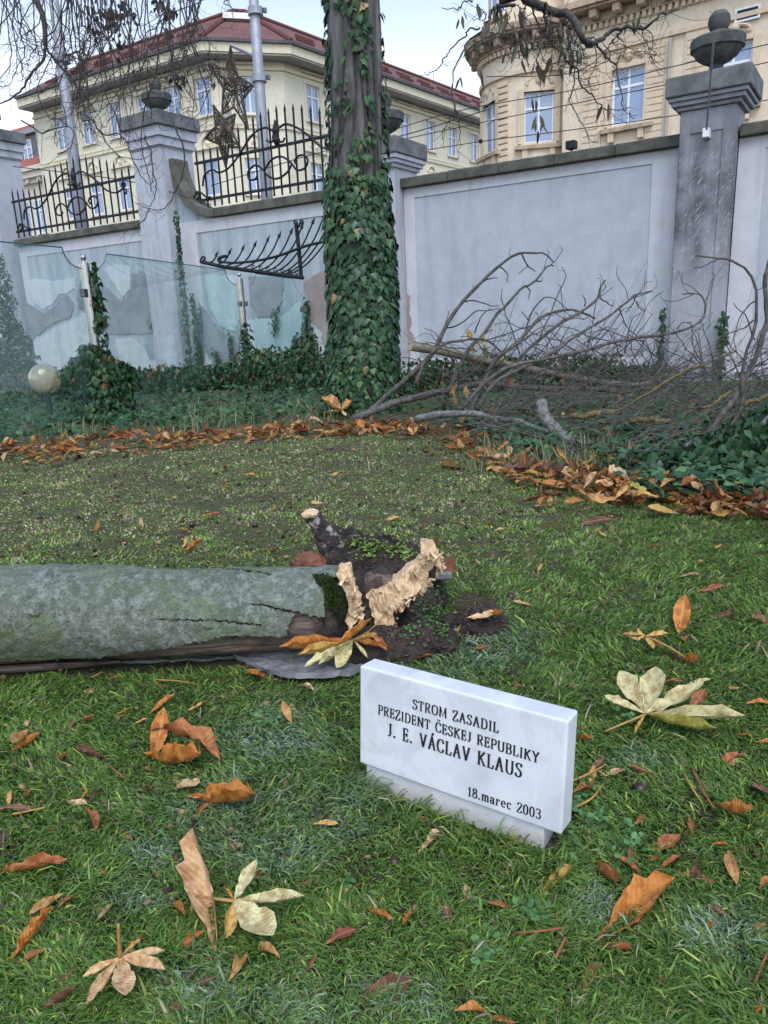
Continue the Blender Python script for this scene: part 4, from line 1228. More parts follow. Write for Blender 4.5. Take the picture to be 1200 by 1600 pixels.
P = np.stack([px_, py_, z], 1) + out * (R_ * .985 - np.interp(z, [0, 3, 4], [.045, .03, .0]) + .075 * lay * np.clip(1.4 - z * .15, .3, 1))[:, None]
tang = np.stack([-np.sin(a), np.cos(a), np.zeros(N)], 1)
ydir = np.array([0, 0, -1.0]) * 1.0 + tang * r.normal(0, .5, (N, 1)) + out * r.uniform(.0, .5, (N, 1))
zdir = out + r.normal(0, .33, (N, 3)) + np.array([0, 0, .35])
sz = (.045 + .072 * r.random(N) ** 1.2) * np.where(z < .6, .85, 1)
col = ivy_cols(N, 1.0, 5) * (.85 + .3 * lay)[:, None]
kd = r.random(N) < .012; col[kd] = np.array([.26, .15, .06]) * r.uniform(.5, 1.1, (kd.sum(), 1))
# ivy leaves: the 300 that show largest are parts, the rest one part
vis = np.where(out[:, 1] < -.35, sz * (1.2 - np.abs(z - 1.2) * .12) * (0.6 + lay), 0)
big = np.argsort(-vis)[:300]; rest = np.setdiff1d(np.arange(N), big)
Bv = bases(ydir, zdir)
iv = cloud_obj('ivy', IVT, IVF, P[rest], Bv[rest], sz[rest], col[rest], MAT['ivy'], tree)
iv['kind'] = 'stuff'
def ivy_obj_mat():
    m = NT('ivy_leaf_single')
    c = m.n('ObjectInfo').outputs['Color']
    return m.done(c, .42, None, .35)
MAT['ivy_single'] = ivy_obj_mat()
ivm = arrays_mesh('ivy_leaf', IVT, IVF); ivm.materials.append(MAT['ivy_single'])
for i in big:
    o = bpy.data.objects.new('ivy_leaf', ivm); COL.objects.link(o); o.parent = tree
    B = Bv[i] * sz[i]; p = P[i] - tb
    o.matrix_local = Matrix(((B[0][0], B[1][0], B[2][0], p[0]), (B[0][1], B[1][1], B[2][1], p[1]), (B[0][2], B[1][2], B[2][2], p[2]), (0, 0, 0, 1)))
    o.color = (*col[i], 1)
# ivy stems on the upper bark
for k in range(6):
    a0 = va + (-.9 + k * .36); m = MB()
    pts = []
    for zz in np.linspace(.2, 6.6 - .5 * (k % 3), 40):
        aa = a0 + .16 * math.sin(zz * 1.7 + k) + .05 * math.sin(zz * 5 + k * 2)
        R0 = np.interp(zz, zs_, trr)
        pts.append((np.interp(zz, zs_, tcx) + R0 * .97 * math.cos(aa), np.interp(zz, zs_, tcy) + R0 * .97 * math.sin(aa), zz))
    m.tube(pts, [.016, .006], 5); m.build('ivy_stem', MAT['twig'], tree, smooth=True)
tag(tree, 'large chestnut trunk wrapped in dark green ivy', 'tree')

# ------------------------------------------------------------------ overhead branches
def wig(pts, n, amp, r, drop=0.0):
    P = smoothline(pts, n)
    nz = r.normal(0, 1, (n, 3)); nz = np.cumsum(nz, 0); nz -= np.linspace(0, 1, n)[:, None] * nz[-1]
    P = P + nz * amp
    return P
def twiglets(m, P, rad, r, n, L, down=.6, k=4, up=.0):
    for _ in range(n):
        i = r.integers(1, len(P) - 1); p = P[i]
        t = P[min(i + 1, len(P) - 1)] - P[i - 1]; t /= np.linalg.norm(t) + 1e-9
        d = t + r.normal(0, .7, 3) + np.array([0, 0, -down + up]); d /= np.linalg.norm(d)
        l = L * r.uniform(.3, 1)
        q = [p, p + d * l * .5 + np.array([0, 0, r.normal(0, .03)]) * l, p + d * l * .85 + np.array([r.normal(0, .1), 0, r.normal(.12, .12)]) * l, p + d * l + np.array([r.normal(0, .2), 0, r.normal(.25, .15)]) * l]
        m.tube(smoothline(q, 7), [rad * .7, rad * .4], k, cap=False)
bt = empty('bare_tree', (-7.2, 8.2, 0))
r = np.random.default_rng(31)
MB().tube([(-7.2, 8.2, -.1), (-7.15, 8.2, 2), (-7.05, 8.15, 4.2), (-6.9, 8.1, 6.5)], [.26, .22, .19, .15], 14).build('trunk', MAT['tree_bark'], bt, smooth=True)
hub = np.array([-6.9, 8.1, 6.5])
limbs = [([(30, -140), (48, -40), (57, 0), (66, 22), (70, 45), (71, 72)], 4.6, 3.4, 7.6), ([(-60, -150), (60, -110), (200, -80), (330, -60), (420, -50)], 5, 2.2, 7.9), ([(-80, -90), (0, -60), (90, -40), (170, -30)], 4, 2, 7.2)]
for pts, r0, r1, Y in limbs:
    P = np.array([PY(x, y, Y) for x, y in pts]); P = np.vstack([hub, (hub + P[0]) / 2 + [0, 0, .5], P])
    k = pxsize(P[-1])
    MB().tube(smoothline(P, 30), np.interp(np.linspace(0, 1, 30), [0, .35, 1], [.08, r0 * k * 1.2, r1 * k]), 8).build('branch', MAT['twig'], bt, smooth=True)
hand = [([(71, 72), (64, 86), (52, 103), (38, 124), (28, 140), (14, 152), (0, 160), (-14, 172)], 2.4, .7), ([(71, 72), (82, 84), (94, 97), (106, 110), (118, 124), (124, 142), (133, 170), (140, 196)], 2.2, .7),
        ([(116, -20), (122, 10), (129, 33), (141, 48), (150, 58), (165, 60), (180, 45), (190, 36)], 1.8, .6), ([(104, 88), (124, 80), (134, 68), (146, 56)], 1.5, .8),
        ([(122, 82), (126, 106), (132, 126), (133, 150), (138, 186), (150, 205)], 1.4, .5), ([(262, -20), (262, 40), (266, 80), (270, 130), (276, 150)], 2.0, .6), ([(258, 30), (248, 70), (244, 110), (232, 150), (222, 190), (224, 240), (236, 300)], 1.5, .6),
        ([(150, 200), (170, 212), (190, 208), (206, 230), (215, 262), (236, 290), (240, 262)], 1.3, .5), ([(226, 210), (232, 240), (236, 275), (240, 300), (232, 320), (210, 316)], 1.3, .4),
        ([(270, 190), (284, 230), (283, 270), (270, 300), (258, 320), (240, 326), (212, 318)], 1.5, .5), ([(236, 326), (228, 345), (212, 356), (190, 360), (160, 352)], 1.0, .4),
        ([(34, 186), (50, 196), (68, 203), (90, 200), (106, 196), (118, 204), (112, 226), (94, 240)], 1.3, .6), ([(130, 190), (146, 186), (160, 210), (182, 236), (200, 246), (228, 250), (246, 232)], 1.2, .4),
        ([(0, -10), (14, 24), (22, 50), (25, 76), (30, 104), (36, 120)], 1.2, .5), ([(16, -20), (30, 30), (44, 55), (60, 66)], 1.1, .4), ([(190, -20), (196, 30), (206, 70), (202, 110), (194, 140), (204, 172)], 1.3, .4),
        ([(300, -20), (292, 20), (284, 54), (300, 90), (330, 110)], 1.2, .4), ([(330, -30), (322, 0), (300, 14), (250, 24), (220, 40)], 1.2, .4), ([(358, -20), (350, 6), (362, 12), (372, 16)], 1.0, .4)]
for pts, r0, r1 in hand:
    Y = 7.6 + r.normal(0, .35); P = wig([PY(x, y, Y) for x, y in pts], 26, .006, r); k = pxsize(P[0])
    m = MB(); m.tube(P, [r0 * k, r1 * k], 6); twiglets(m, P, r1 * k, r, 9, .34, .5)
    m.build('twig', MAT['twig'], bt)
for k_ in range(74):
    x0 = r.uniform(-60, 330) if k_ % 3 else r.uniform(90, 310); L = r.uniform(70, 190) * (1.25 if 100 < x0 < 290 else .85)
    Y = r.uniform(6.6, 8.8); dx = r.normal(0, 22)
    bow = r.normal(0, 26)
    pts = [(x0, r.uniform(-60, -15)), (x0 + dx * .3 + bow * .5, L * .3), (x0 + dx * .7 + bow, L * .65), (x0 + dx + bow * .4, L * .92), (x0 + dx + r.normal(0, 18), L * r.uniform(.82, 1.0))]
    P = wig([PY(x, y, Y) for x, y in pts], 22, .012, r); k = pxsize(P[0])
    m = MB(); m.tube(P, [1.1 * k, .45 * k], 4); twiglets(m, P, .5 * k, r, 11, .36, .5)
    m.build('twig', MAT['twig'], bt)
# buds and seed tufts
T8 = np.array([(0, 0, 0), (.3, .4, .1), (0, 1, 0), (-.3, .4, .1)]); F8 = np.array([(0, 1, 2), (0, 2, 3)])
pos = []
for cx, cy, s, n in ((150, 22, 26, 70), (190, 20, 20, 70), (172, 32, 14, 50), (265, 18, 8, 70), (262, 50, 6, 30), (246, 5, 12, 40), (275, 120, 16, 40), (190, 65, 20, 30), (335, 105, 20, 20)):
    for _ in range(n): pos.append(PY(cx + r.normal(0, s * .5), cy + r.normal(0, s * .6), 7.6 + r.normal(0, .15)))
pos = np.array(pos); N = len(pos)
o = cloud_obj('withered_tuft', T8, F8, pos, bases(np.stack([r.normal(0, .5, N), r.normal(0, .5, N), -np.ones(N)], 1), randdirs(N, r)), r.uniform(.03, .075, N), np.array([.045, .038, .034]) * r.uniform(.6, 1.5, (N, 1)), MAT['plant'], bt)
o['kind'] = 'stuff'
tag(bt, 'bare tree dangling thin dark twigs over the left fence', 'tree')

rb = empty('drooping_branch_tree', (3.9, 6.6, 0))
MB().tube([(3.9, 6.6, -.1), (3.9, 6.6, 2), (3.85, 6.6, 5.2), (3.7, 6.6, 7.5)], [.24, .2, .17, .12], 14).build('trunk', MAT['tree_bark'], rb, smooth=True)
hub = np.array([3.7, 6.6, 7.5])
YB = 7.0
def rlimb(pts, r0, r1, start=None, tw=10, L=.35, name='branch'):
    P = np.array([PY(x, y, YB + r.normal(0, .1)) for x, y in pts])
    k = pxsize(P[-1])
    if start is not None: P = np.vstack([start, (start + P[0]) / 2 + [0, 0, .4], P])
    P = wig(P, 34, .008, r); m = MB(); m.tube(P, np.linspace(r0 * k, r1 * k, 34) if start is None else np.interp(np.linspace(0, 1, 34), [0, .4, 1], [.05, r0 * k, r1 * k]), 7)
    twiglets(m, P[6:], .55 * k, r, tw, L, .7)
    m.build(name, MAT['twig'], rb, smooth=True); return P
rlimb([(790, -60), (820, -20), (848, 2), (870, 12), (895, 24), (908, 45), (919, 66), (924, 71)], 7.2, 3.8, hub, 8)
rlimb([(920, 70), (940, 66), (962, 54), (985, 48), (1010, 40), (1035, 22), (1060, 14)], 4, 1.2, None, 22, .4)
rlimb([(856, 6), (854, 26), (860, 52), (870, 75), (885, 92), (898, 105)], 2.6, 1.2, None, 10)
rlimb([(898, 105), (912, 130), (930, 142), (944, 160), (958, 172), (985, 168)], 1.4, .5, None, 8, .3)
rlimb([(930, 72), (942, 92), (956, 110), (968, 140), (975, 170), (990, 186)], 1.8, .6, None, 9, .3)
rlimb([(806, 4), (780, 0), (765, 18), (757, 32), (748, 48), (728, 68), (722, 90), (712, 112), (706, 135)], 2.6, .8, None, 10)
rlimb([(748, 48), (732, 50), (716, 66), (700, 82), (684, 105), (674, 114), (662, 114)], 1.4, .5, None, 4, .2)
rlimb([(706, 135), (710, 160), (712, 172), (702, 192), (690, 218)], 1.1, .5, None, 8, .25)
rlimb([(712, 172), (722, 190), (720, 215), (716, 250)], .9, .4, None, 4, .2)
rlimb([(900, 105), (890, 140), (880, 165), (895, 195), (912, 215), (935, 222)], 1.0, .4, None, 7, .25)
rlimb([(735, 0), (725, -4), (712, 8), (690, 12)], 1.2, .6, None, 4, .15)
rlimb([(830, 10), (845, 40), (842, 70), (836, 96), (850, 110)], 1.4, .5, None, 12, .3)
rlimb([(900, 28), (880, 38), (860, 60), (832, 72), (800, 88), (790, 76)], 1.3, .5, None, 12, .3)
for k_ in range(30):
    x0 = r.uniform(740, 1010); y0 = np.interp(x0, [740, 850, 920, 1010], [10, 8, 60, 38]); L = r.uniform(25, 85)
    rlimb([(x0, y0), (x0 + r.normal(0, 10), y0 + L * .4), (x0 + r.normal(0, 18), y0 + L * .8), (x0 + r.normal(0, 26), y0 + L * r.uniform(.85, 1))], .8, .4, None, 6, .26, 'twig')
# withered hanging leaves: narrow, folded, pointing down
LT = np.array([(0, 0, 0), (.13, .35, .07), (.10, .7, .05), (0, 1, 0), (-.10, .7, .05), (-.13, .35, .07), (0, .5, -.03)])
LF = np.array([(0, 1, 6), (1, 2, 6), (2, 3, 6), (3, 4, 6), (4, 5, 6), (5, 0, 6)])
lm = arrays_mesh('withered_leaf', LT, LF); lm.materials.append(MAT['ivy_single'])
hp = [(724, 18), (722, 24), (745, 4), (757, 36), (766, 30), (776, 14), (782, 2), (752, 110), (720, 120), (800, 50), (802, 46), (806, 66), (812, 60), (818, 50), (824, 70), (830, 30), (838, 50), (790, 82), (842, 95), (836, 100), (846, 104), (850, 108), (832, 152), (838, 180), (850, 186), (836, 190), (880, 60), (900, 76), (895, 70), (890, 48), (860, 88), (870, 40), (786, 30), (794, 20), (770, 50), (742, 60), (885, 80), (892, 62), (905, 86), (866, 96), (820, 20), (815, 90), (856, 40), (812, 12), (730, 78), (988, 30), (950, 160), (1000, 20)]
for i, (x, y) in enumerate(hp * 2):
    x += r.normal(0, 5) * (i >= len(hp)); y += r.normal(0, 6) * (i >= len(hp))
    p = PY(x, y, YB + r.normal(0, .12)) - ORI[rb.name]
    B = bases(np.array([[r.normal(0, .22), r.normal(0, .3), -1]]), randdirs(1, r))[0] * r.uniform(.09, .17)
    o = bpy.data.objects.new('withered_leaf', lm); COL.objects.link(o); o.parent = rb
    o.matrix_local = Matrix(((B[0][0], B[1][0], B[2][0], p[0]), (B[0][1], B[1][1], B[2][1], p[1]), (B[0][2], B[1][2], B[2][2], p[2]), (0, 0, 0, 1)))
    c = np.array([(.075, .06, .035), (.055, .045, .035), (.06, .075, .04)][i % 3]) * r.uniform(.7, 1.4); o.color = (*c, 1)
tag(rb, 'drooping dark branch with withered leaves in front of the ornate building', 'tree')

# ------------------------------------------------------------------ ivy at the wall, climbers, bushes
def vine(pts, w, label, seed, n=None, F=WF, off=.03):
    r = np.random.default_rng(seed); base = F.at(*F.px(*pts[-1], off)[:1], off, 0)
    v = empty('ivy_vine', base)
    W3 = [F.at(F.px(x, y, off)[0], off, max(.0, F.px(x, y, off)[1])) for x, y in pts]
    L = smoothline(W3, 30); MB().tube(L, [.006, .013], 5).build('stem', MAT['twig'], v)
    if n is None: n = int(sum(np.linalg.norm(np.diff(L, axis=0), axis=1)) * 115 * max(.35, max(w) / 10))
    t = r.random(n) ** .8; ii = (t * 29).astype(int); Wd = np.interp(t, np.linspace(0, 1, len(w)), w) * pxsize(L[0])
    P = L[ii] + F.u * (r.normal(0, .36, n) * Wd)[:, None] + F.n * r.uniform(.01, .09, (n, 1)) + np.array([0, 0, 1]) * r.normal(0, .04, (n, 1))
    y = np.array([0, 0, -1.0]) + F.u * r.normal(0, .7, (n, 1)) + F.n * r.uniform(0, .5, (n, 1)); z = F.n + r.normal(0, .35, (n, 3))
    o = cloud_obj('foliage', IVT2, IVF2, P, bases(y, z), r.uniform(.045, .085, n), ivy_cols(n, 1.1, seed), MAT['ivy'], v)
    o['kind'] = 'stuff'
    tag(v, label, 'ivy')
vl = [([(278, 332), (281, 370), (285, 420), (292, 490), (300, 592)], [5, 8, 12], 'tallest ivy strand climbing the tall pale pier'),
      ([(253, 452), (257, 500), (262, 545), (266, 598)], [4, 14, 26], 'broad ivy clump climbing behind the middle glass panel'),
      ([(237, 502), (247, 520), (258, 545), (264, 590)], [6, 10, 12], 'leaning ivy shoot left of the broad ivy clump'),
      ([(302, 460), (307, 500), (311, 540), (312, 592)], [4, 12, 16], 'ivy strand just right of the tallest strand'),
      ([(313, 480), (315, 520), (317, 592)], [3, 5, 6], 'thin ivy strand right of the broad pier ivy'),
      ([(436, 478), (432, 500), (429, 525)], [6, 10, 9], 'short hanging ivy tuft behind the narrow glass panel'),
      ([(482, 468), (480, 500), (479, 540), (477, 595)], [6, 10, 14], 'ivy strand climbing beside the dark glass clamp'),
      ([(489, 510), (488, 550), (486, 595)], [5, 8, 10], 'ivy strand on bare render left of the trunk'),
      ([(360, 524), (364, 550), (370, 592)], [3, 6, 8], 'small ivy shoot left of the far steel post'),
      ([(336, 548), (344, 565), (348, 592)], [8, 10, 16], 'low ivy shoot on the grey bare patch'),
      ([(464, 525), (460, 550), (455, 592)], [4, 8, 20], 'low ivy shoot right of the far steel post'),
      ([(1038, 480), (1035, 520), (1031, 560), (1028, 590)], [3, 6, 8], 'thin ivy strand at left edge of the scratched pier'),
      ([(1134, 488), (1130, 515), (1128, 545), (1122, 600)], [9, 13, 8], 'ivy strand at right edge of the scratched pier')]
for i, (p, w, lb) in enumerate(vl): vine(p, w, lb, 100 + i, off=.34 if i >= 11 else (.05 if i else .31))
GP = lambda x, y, z=0.0: G(x, y, z)
def gb(x, y, Y, rx, ry, rz, n):
    p = PY(x, y, Y); return (np.array([p[0], p[1], max(p[2], .02)]), (rx, ry, rz), n)
ivy_mass('ivy_bush', [gb(165, 625, 8.9, .32, .3, .42, 900), gb(150, 580, 8.9, .22, .2, .32, 420), gb(185, 600, 9.0, .25, .2, .3, 380), gb(150, 645, 8.7, .35, .25, .2, 400), gb(122, 568, 8.9, .16, .12, .08, 90), gb(158, 520, 8.95, .09, .09, .5, 130), gb(150, 450, 8.95, .05, .05, .30, 50)],
         'ivy bush swallowing the foot of the near steel post', 'ivy bush', (.05, .10), 201)
ivy_mass('ivy_bush', [gb(392, 605, 13.6, .5, .4, .6, 800), gb(440, 600, 12.4, .9, .5, .55, 1400), gb(470, 612, 11.5, .6, .4, .5, 900), gb(480, 570, 13.0, .35, .3, .5, 450), gb(420, 570, 13.8, .5, .3, .35, 300), gb(387, 545, 14.3, .14, .12, .5, 150)],
         'ivy bush around the far steel post and trunk foot', 'ivy bush', (.05, .10), 202, brown=.08)
ivy_mass('ivy_bush', [gb(0, 540, 16.2, .55, .4, .75, 800), gb(18, 575, 15.6, .6, .4, .55, 800), gb(-8, 490, 17.0, .42, .3, .6, 450), gb(36, 590, 14.8, .5, .3, .32, 420), gb(12, 470, 17.2, .18, .15, .7, 220), gb(24, 520, 16.6, .2, .15, .35, 160), gb(-20, 440, 17.4, .3, .2, .7, 260), gb(40, 540, 16.0, .14, .1, .3, 90), gb(4, 420, 17.8, .1, .1, .4, 60)],
         'dark ivy climbing the leftmost pier behind clouded glass', 'ivy bush', (.05, .10), 203)
hedge = [gb(x, 612 + 6 * math.sin(x), np.interp(x, [40, 250, 470], [11.5, 12.6, 13.0]), .55, .5, np.interp(x, [40, 200, 470], [.35, .38, .4]), 420) for x in range(60, 490, 26)]
ivy_mass('ivy_hedge', hedge, 'low band of ivy along the wall foot behind the glass', 'ivy', (.05, .095), 204, brown=.10)
ivy_mass('ivy_hedge', [gb(x, 600 + 4 * math.sin(x), 10.6, .5, .45, .38 if x < 960 else .22, 460) for x in range(655, 1010, 32)] , 'low ivy heap at the wall foot behind the branch pile', 'ivy', (.05, .09), 205, brown=.05)
ivy_mass('ivy_bush', [gb(1160, 735, 4.5, .42, .4, .30, 900), gb(1215, 720, 4.6, .4, .4, .34, 700), gb(1110, 765, 4.25, .22, .22, .14, 300), gb(1190, 765, 4.15, .3, .2, .16, 420), gb(1270, 740, 4.4, .5, .4, .3, 500)],
         'glossy dark ivy bush at right edge beside fallen leaves', 'ivy bush', (.05, .085), 206, brown=.01)

# ivy carpet under the branches and around the trunk foot
r = np.random.default_rng(55)
CAR = [(560, 640), (640, 652), (720, 680), (790, 712), (870, 745), (960, 770), (1060, 792), (1300, 800), (1300, 590), (640, 596), (560, 600)]
def sample_px(poly, n, r):
    a = np.array(poly); out = []
    while len(out) < n:
        p = np.stack([r.uniform(a[:, 0].min(), a[:, 0].max(), n * 2), r.uniform(a[:, 1].min(), a[:, 1].max(), n * 2)], 1)
        out += list(p[inpoly(p, poly)])
    return np.array(out[:n])
pp = sample_px(CAR, 5200, r); P = np.array([G(x, y) for x, y in pp])
P[:, 2] = r.uniform(.02, .16, len(P)) * (.5 + fbm(P[:, 0], P[:, 1], 1.5, 8))
keep = fbm(P[:, 0], P[:, 1], 2.2, 14) > .36; P = P[keep]; N = len(P)
o = cloud_obj('ivy_carpet', IVT2, IVF2, P, bases(np.stack([r.normal(0, 1, N), r.normal(-.3, 1, N), r.normal(-.3, .3, N)], 1), np.stack([r.normal(0, .4, N), r.normal(-.3, .4, N), np.ones(N)], 1)), r.uniform(.05, .095, N), ivy_cols(N, 1.2, 77), MAT['ivy'])
tag(o, 'ivy creeping over the ground under the branch pile', 'ivy', kind='stuff')
pp = sample_px([(-200, 700), (60, 694), (200, 680), (330, 670), (470, 655), (560, 652), (560, 600), (200, 603), (100, 615), (-200, 640)], 7000, r); P = np.array([G(x, y) for x, y in pp]); P[:, 2] = r.uniform(.01, .14, len(P))
keep = fbm(P[:, 0], P[:, 1], 2.0, 15) > .40; P = P[keep]; N = len(P)
o = cloud_obj('ivy_carpet', IVT2, IVF2, P, bases(np.stack([r.normal(0, 1, N), r.normal(-.3, 1, N), r.normal(-.3, .3, N)], 1), np.stack([r.normal(0, .4, N), r.normal(-.3, .4, N), np.ones(N)], 1)), r.uniform(.05, .095, N), ivy_cols(N, 1.2, 78), MAT['ivy'])
tag(o, 'ivy creeping in front of the glass panels', 'ivy', kind='stuff')

# ------------------------------------------------------------------ branch pile at right
r = np.random.default_rng(71)
def limb(pts, r0, r1, Y0, Y1=None, mat='branch', label='', tw=6, L=.35, twigs=(), n=30, up=.25, cut=False, cat='branch'):
    Y1 = Y0 if Y1 is None else Y1
    Ys = np.linspace(Y0, Y1, len(pts))
    P = np.array([PY(x, y, Y) for (x, y), Y in zip(pts, Ys)])
    P[:, 2] = np.maximum(P[:, 2], .02)
    P = wig(P, n, .004, r); kk = np.array([pxsize(p) for p in P])
    rad = np.linspace(r0, r1, n) * kk
    root = empty('fallen_branch', (P[0][0], P[0][1], min(P[0][2], .02)))
    m = MB(); m.tube(P, rad * (1 + .10 * np.sin(np.arange(n) * 2.1)), 8); m.build('stem', MAT[mat], root, smooth=True)
    if cut:
        t = P[0] - P[1]; t /= np.linalg.norm(t)
        m = MB(); m.tube([P[0] - t * .004, P[0] + t * .004], rad[0] * .98, 10); m.build('sawn_end', MAT['pale_wood'], root)
    for tp_, Y in twigs:
        m = MB(); q = wig([PY(x, y, Y) for x, y in tp_], 12, .004, r); m.tube(q, [1.2 * kk[-1], .55 * kk[-1]], 4); m.build('twig', MAT['twig'], root)
    if tw:
        m = MB(); twiglets(m, P[4:], .9 * kk[-1], r, tw, L, .15, 4, up); m.build('twiglets', MAT['twig'], root)['kind'] = 'stuff'
    tag(root, label, cat, 'fallen branches piled by the wall')
    return root
limb([(642, 541), (690, 549), (740, 560), (800, 572), (860, 585), (908, 594), (967, 602), (1005, 602), (1030, 589), (1060, 584), (1100, 570), (1150, 548)], 7.0, 2.2, 7.6, 8.4, 'branch_green', 'long olive branch with pale sawn end left of pile', 8, .4, cut=True)
limb([(572, 648), (600, 622), (637, 588), (672, 556), (687, 530), (700, 502), (722, 472), (750, 444), (780, 417), (807, 397), (832, 394), (852, 397), (864, 409)], 4.6, 1.0, 7.9, 8.3, 'branch', 'tallest arching branch reaching up before the blank wall', 3, .3,
     [([(815, 397), (822, 412), (826, 417), (810, 428)], 8.2), ([(824, 415), (837, 424)], 8.2), ([(782, 418), (792, 428), (792, 441)], 8.2), ([(755, 440), (768, 436), (778, 434)], 8.2), ([(725, 471), (745, 470), (766, 477), (780, 478)], 8.1), ([(697, 512), (720, 505), (740, 487), (760, 485), (782, 482)], 8.1)])
limb([(690, 640), (715, 580), (735, 545), (755, 525), (775, 492), (790, 480), (817, 450), (835, 440), (850, 420), (857, 415), (865, 416)], 3.4, .9, 7.6, 8.0, 'branch', 'thin arching branch just below the tallest one', 3, .25, [([(832, 441), (846, 440), (848, 433)], 7.9), ([(822, 449), (828, 455), (825, 468)], 7.9), ([(742, 520), (752, 495), (766, 482)], 7.8)])
limb([(650, 600), (672, 556), (700, 537), (730, 530), (762, 530), (780, 545), (792, 560)], 3.0, 1.2, 7.3, 7.5, 'branch', 'low arched branch above the olive sawn branch', 5, .3)
limb([(730, 660), (752, 600), (775, 560), (807, 535), (825, 515), (840, 500), (855, 492), (875, 486), (900, 486), (930, 498)], 4.0, 1.4, 7.0, 7.4, 'branch', 'branch bending over in the middle of the pile', 8, .35, [([(820, 520), (828, 490), (845, 468), (858, 464), (872, 470), (890, 486)], 7.2), ([(826, 500), (818, 492), (815, 486)], 7.2)])
limb([(745, 640), (770, 602), (800, 580), (850, 557), (893, 527), (932, 501), (975, 475), (993, 460), (1019, 455)], 3.8, 1.1, 6.7, 7.2, 'branch', 'branch rising rightward to a forked tip by the pier', 8, .35, [([(993, 462), (985, 478), (978, 490)], 7.1), ([(995, 470), (1000, 482), (1008, 486)], 7.1), ([(968, 482), (978, 510)], 7.1)])
limb([(780, 610), (815, 555), (850, 522), (879, 501), (908, 484), (934, 463), (936, 449), (946, 438)], 3.2, 1.4, 7.2, 7.5, 'branch', 'branch with blunt hooked tip before the blank wall', 6, .3, [([(934, 463), (950, 475), (959, 478)], 7.5), ([(914, 478), (910, 460)], 7.5)])
limb([(720, 640), (780, 580), (850, 561), (923, 542), (967, 530), (1025, 522), (1060, 516), (1089, 504), (1102, 487), (1098, 468), (1089, 460), (1066, 460)], 3.2, 1.0, 6.6, 7.0, 'branch', 'long branch curling back in front of the scratched pier', 10, .35, [([(1058, 516), (1066, 504), (1080, 503)], 7)])
limb([(1034, 724), (1050, 712), (1075, 695), (1107, 675), (1125, 652), (1140, 632), (1155, 612), (1165, 587), (1178, 567), (1190, 530), (1198, 505), (1194, 472), (1193, 437), (1199, 414), (1206, 390)], 5.6, 3.0, 4.7, 4.9, 'branch', 'thick grey branch sweeping up at the right edge', 8, .35)
limb([(1062, 732), (1080, 715), (1100, 705), (1120, 687), (1135, 675), (1152, 657), (1162, 632), (1160, 597), (1164, 560), (1180, 516), (1182, 463), (1165, 422), (1142, 408), (1121, 405), (1086, 399)], 4.6, 1.2, 4.7, 4.8, 'branch', 'tall hooked branch curling over at upper right of pile', 4, .25, [([(1126, 405), (1112, 411), (1084, 419)], 4.8), ([(1180, 530), (1168, 500), (1160, 483), (1146, 473)], 4.8), ([(1178, 500), (1152, 515), (1130, 524)], 4.8), ([(1182, 470), (1160, 490), (1148, 520), (1152, 560)], 4.8)])
limb([(1030, 722), (1050, 731), (1075, 736), (1112, 733), (1137, 727), (1160, 712), (1175, 687), (1198, 657), (1230, 610)], 5.2, 3.6, 4.6, 4.5, 'branch_lichen', 'pale lichen branch curving low along front of pile', 4, .3)
limb([(846, 626), (853, 652), (866, 672), (880, 684), (897, 693)], 9.5, 10.0, 5.75, 5.5, 'branch_lichen', 'stubby grey green log end standing out of the pile', 0, .3)
limb([(650, 656), (675, 647), (705, 645), (750, 645), (780, 652), (812, 655), (837, 665), (870, 676), (900, 683), (950, 700)], 6.0, 2.6, 6.6, 5.6, 'branch_lichen', 'pale grey branch lying along front left of pile', 6, .3)
limb([(552, 655), (603, 633), (650, 621), (697, 610), (750, 601), (830, 606), (905, 606), (985, 612)], 6.0, 3.6, 7.4, 7.8, 'branch', 'thick dark branch lying from trunk foot into pile', 10, .4)
limb([(893, 649), (905, 646), (930, 644), (962, 644)], 5.0, 4.6, 5.9, 5.9, 'branch_mustard', 'mustard lichen stick lying left in the pile', 0)
limb([(983, 657), (1005, 657), (1025, 658), (1046, 659)], 4.4, 4.2, 5.7, 5.7, 'branch_mustard', 'mustard lichen stick lying centre right in the pile', 0)
limb([(955, 646), (1010, 615), (1050, 590), (1080, 575), (1106, 567)], 1.8, 1.4, 6.0, 6.1, 'branch_mustard', 'slanting yellowed branch before the foot of scratched pier', 3, .25)
limb([(1098, 638), (1120, 625), (1142, 611)], 2.6, 2.2, 5.6, 5.7, 'branch_mustard', 'short slanting yellowed stick right of scratched pier', 0)
limb([(1160, 634), (1180, 624), (1203, 613), (1225, 604)], 3.6, 3.2, 5.2, 5.2, 'branch_mustard', 'mustard lichen stick at the right edge', 2)
limb([(1168, 644), (1182, 652), (1198, 660)], 2.4, 2.2, 5.0, 4.9, 'branch_mustard', 'small mustard stick below the right edge mustard stick', 0)
limb([(965, 708), (1000, 705), (1020, 700), (1060, 680), (1110, 668), (1160, 640)], 1.6, 1.0, 4.9, 5.0, 'branch', 'thin wavy stick above the pale curved front branch', 4, .2)
limb([(985, 690), (1000, 706), (1020, 706), (1045, 690), (1065, 660)], 2.0, 1.0, 5.0, 5.2, 'branch', 'thin looped stick in the lower right of pile', 4, .2)
limb([(1100, 706), (1150, 704), (1205, 707)], 1.4, 1.0, 4.6, 4.6, 'branch_lichen', 'thin straight pale twig before the dark ivy bush', 2, .15)
limb([(700, 690), (740, 674), (770, 660), (783, 652)], 1.6, 1.0, 6.2, 6.0, 'branch_lichen', 'thin pale twig in front of the long pale branch', 2, .2)
